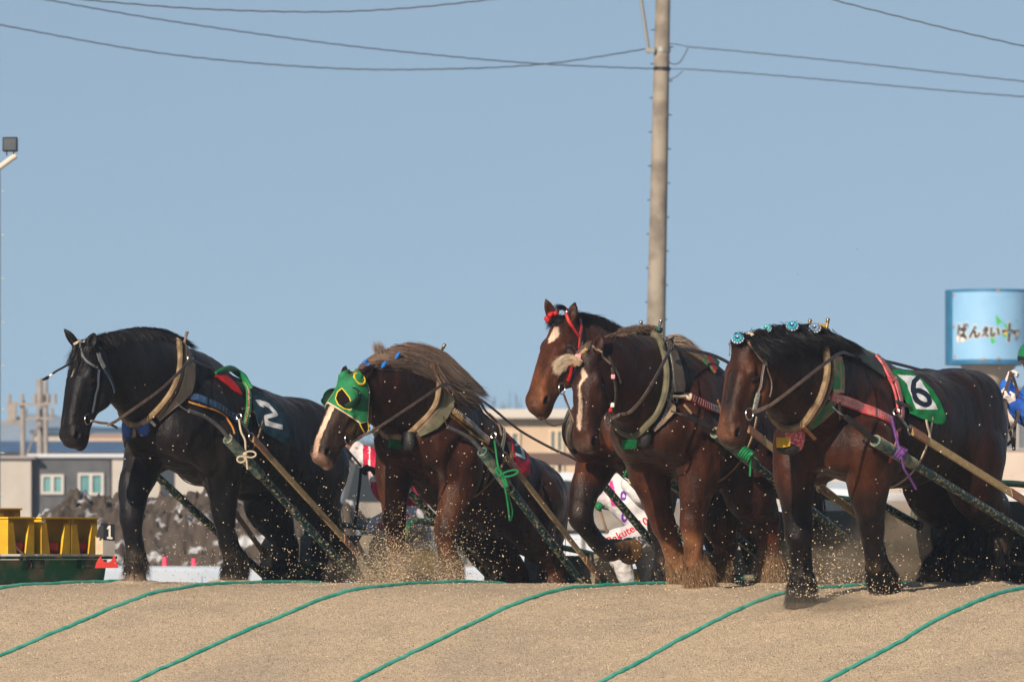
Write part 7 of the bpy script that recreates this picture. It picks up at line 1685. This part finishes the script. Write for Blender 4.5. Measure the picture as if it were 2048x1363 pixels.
def dust():
    for u, v, y, r, dn, lb in ((1900,1125,1.6,(1.3,1.0,.68),1.15,'tan dust cloud round the hind legs of horse 6'),(1660,1150,.3,(.75,.8,.42),.20,'thin dust between the last two horses'),(800,1150,3.1,(.62,.5,.38),.30,'dust round the front hooves of the masked horse'),(1660,1205,-2.4,(.75,.5,.14),.22,'low dust in front of the hooves of horse 6')):
        b = MB(); b.ball((0,0,0), 1, seg=20, ring=12); o = b.build('dust', dust_mat(dn*14), None, smooth=True, kind='stuff', label=lb, cat='dust'); o.location = P(u, v, y); o.scale = r
# ------------------------------------------------------------------ build everything
FULL = True
hs = {2: dress2(), 3: dress3(), 4: dress4(), 5: dress5(), 6: dress6()}
build_ground(); ropes(); grains(); bgobj()
sled(hs[2], 'sled drawn by the black number 2 horse, tan belt running to it', -3.45, ((455,877,.52),(712,1158,.52)), ((335,971,-.52),(545,1165,-.52)), ((505,876,.50),(716,1108,.56)), ((470,1025,-.46),(530,1110,-.5)), 6)
sled(hs[3], 'sled drawn by the masked horse, shafts tied with green rope', -4.25, ((964,902,.52),(1162,1163,.52)), ((829,994,-.52),(992,1166,-.52)), ((1013,915,.50),(1196,1152,.56)), ((905,1045,-.46),(992,1160,-.5)), 8)
sled(hs[4], 'sled drawn by the bright bay horse farthest back', -4.0, ((1262,960,.52),(1420,1130,.52)), ((1209,971,-.52),(1332,1117,-.52)), None, None, 8, wrap=0)
sled(hs[5], 'sled drawn by the horse with the long crooked blaze', -2.4, ((1430,864,.52),(1728,1105,.52)), ((1341,966,-.52),(1528,1118,-.52)), ((1495,856,.50),(1713,1029,.56)), ((1380,960,-.46),(1540,1075,-.5)), 5)
sled(hs[6], 'sled drawn by the number 6 horse, tied with purple rope', -1.5, ((1750,880,.53),(2052,1066,.53)), ((1764,1009,-.52),(1880,1076,-.52)), ((1823,861,.50),(2052,1004,.56)), ((1640,975,-.46),(1712,1028,-.5)), 2)
def haze():
    m = bpy.data.materials.new('haze'); m.use_nodes = True; t = m.node_tree; N = t.nodes
    for n in list(N):
        if n.type == 'BSDF_PRINCIPLED': N.remove(n)
    v = N.new('ShaderNodeVolumePrincipled'); v.inputs['Color'].default_value = (.62,.78,1.0,1); v.inputs['Density'].default_value = .00042; v.inputs['Anisotropy'].default_value = .0
    t.links.new(v.outputs[0], N['Material Output'].inputs['Volume'])
    b = MB(); b.box((0, 235, 22.5), (320, 610, 52)); b.build('haze', m, None, kind='stuff', label='thin winter haze', cat='haze')
haze()
left_sled(); people(); fly(); dust()
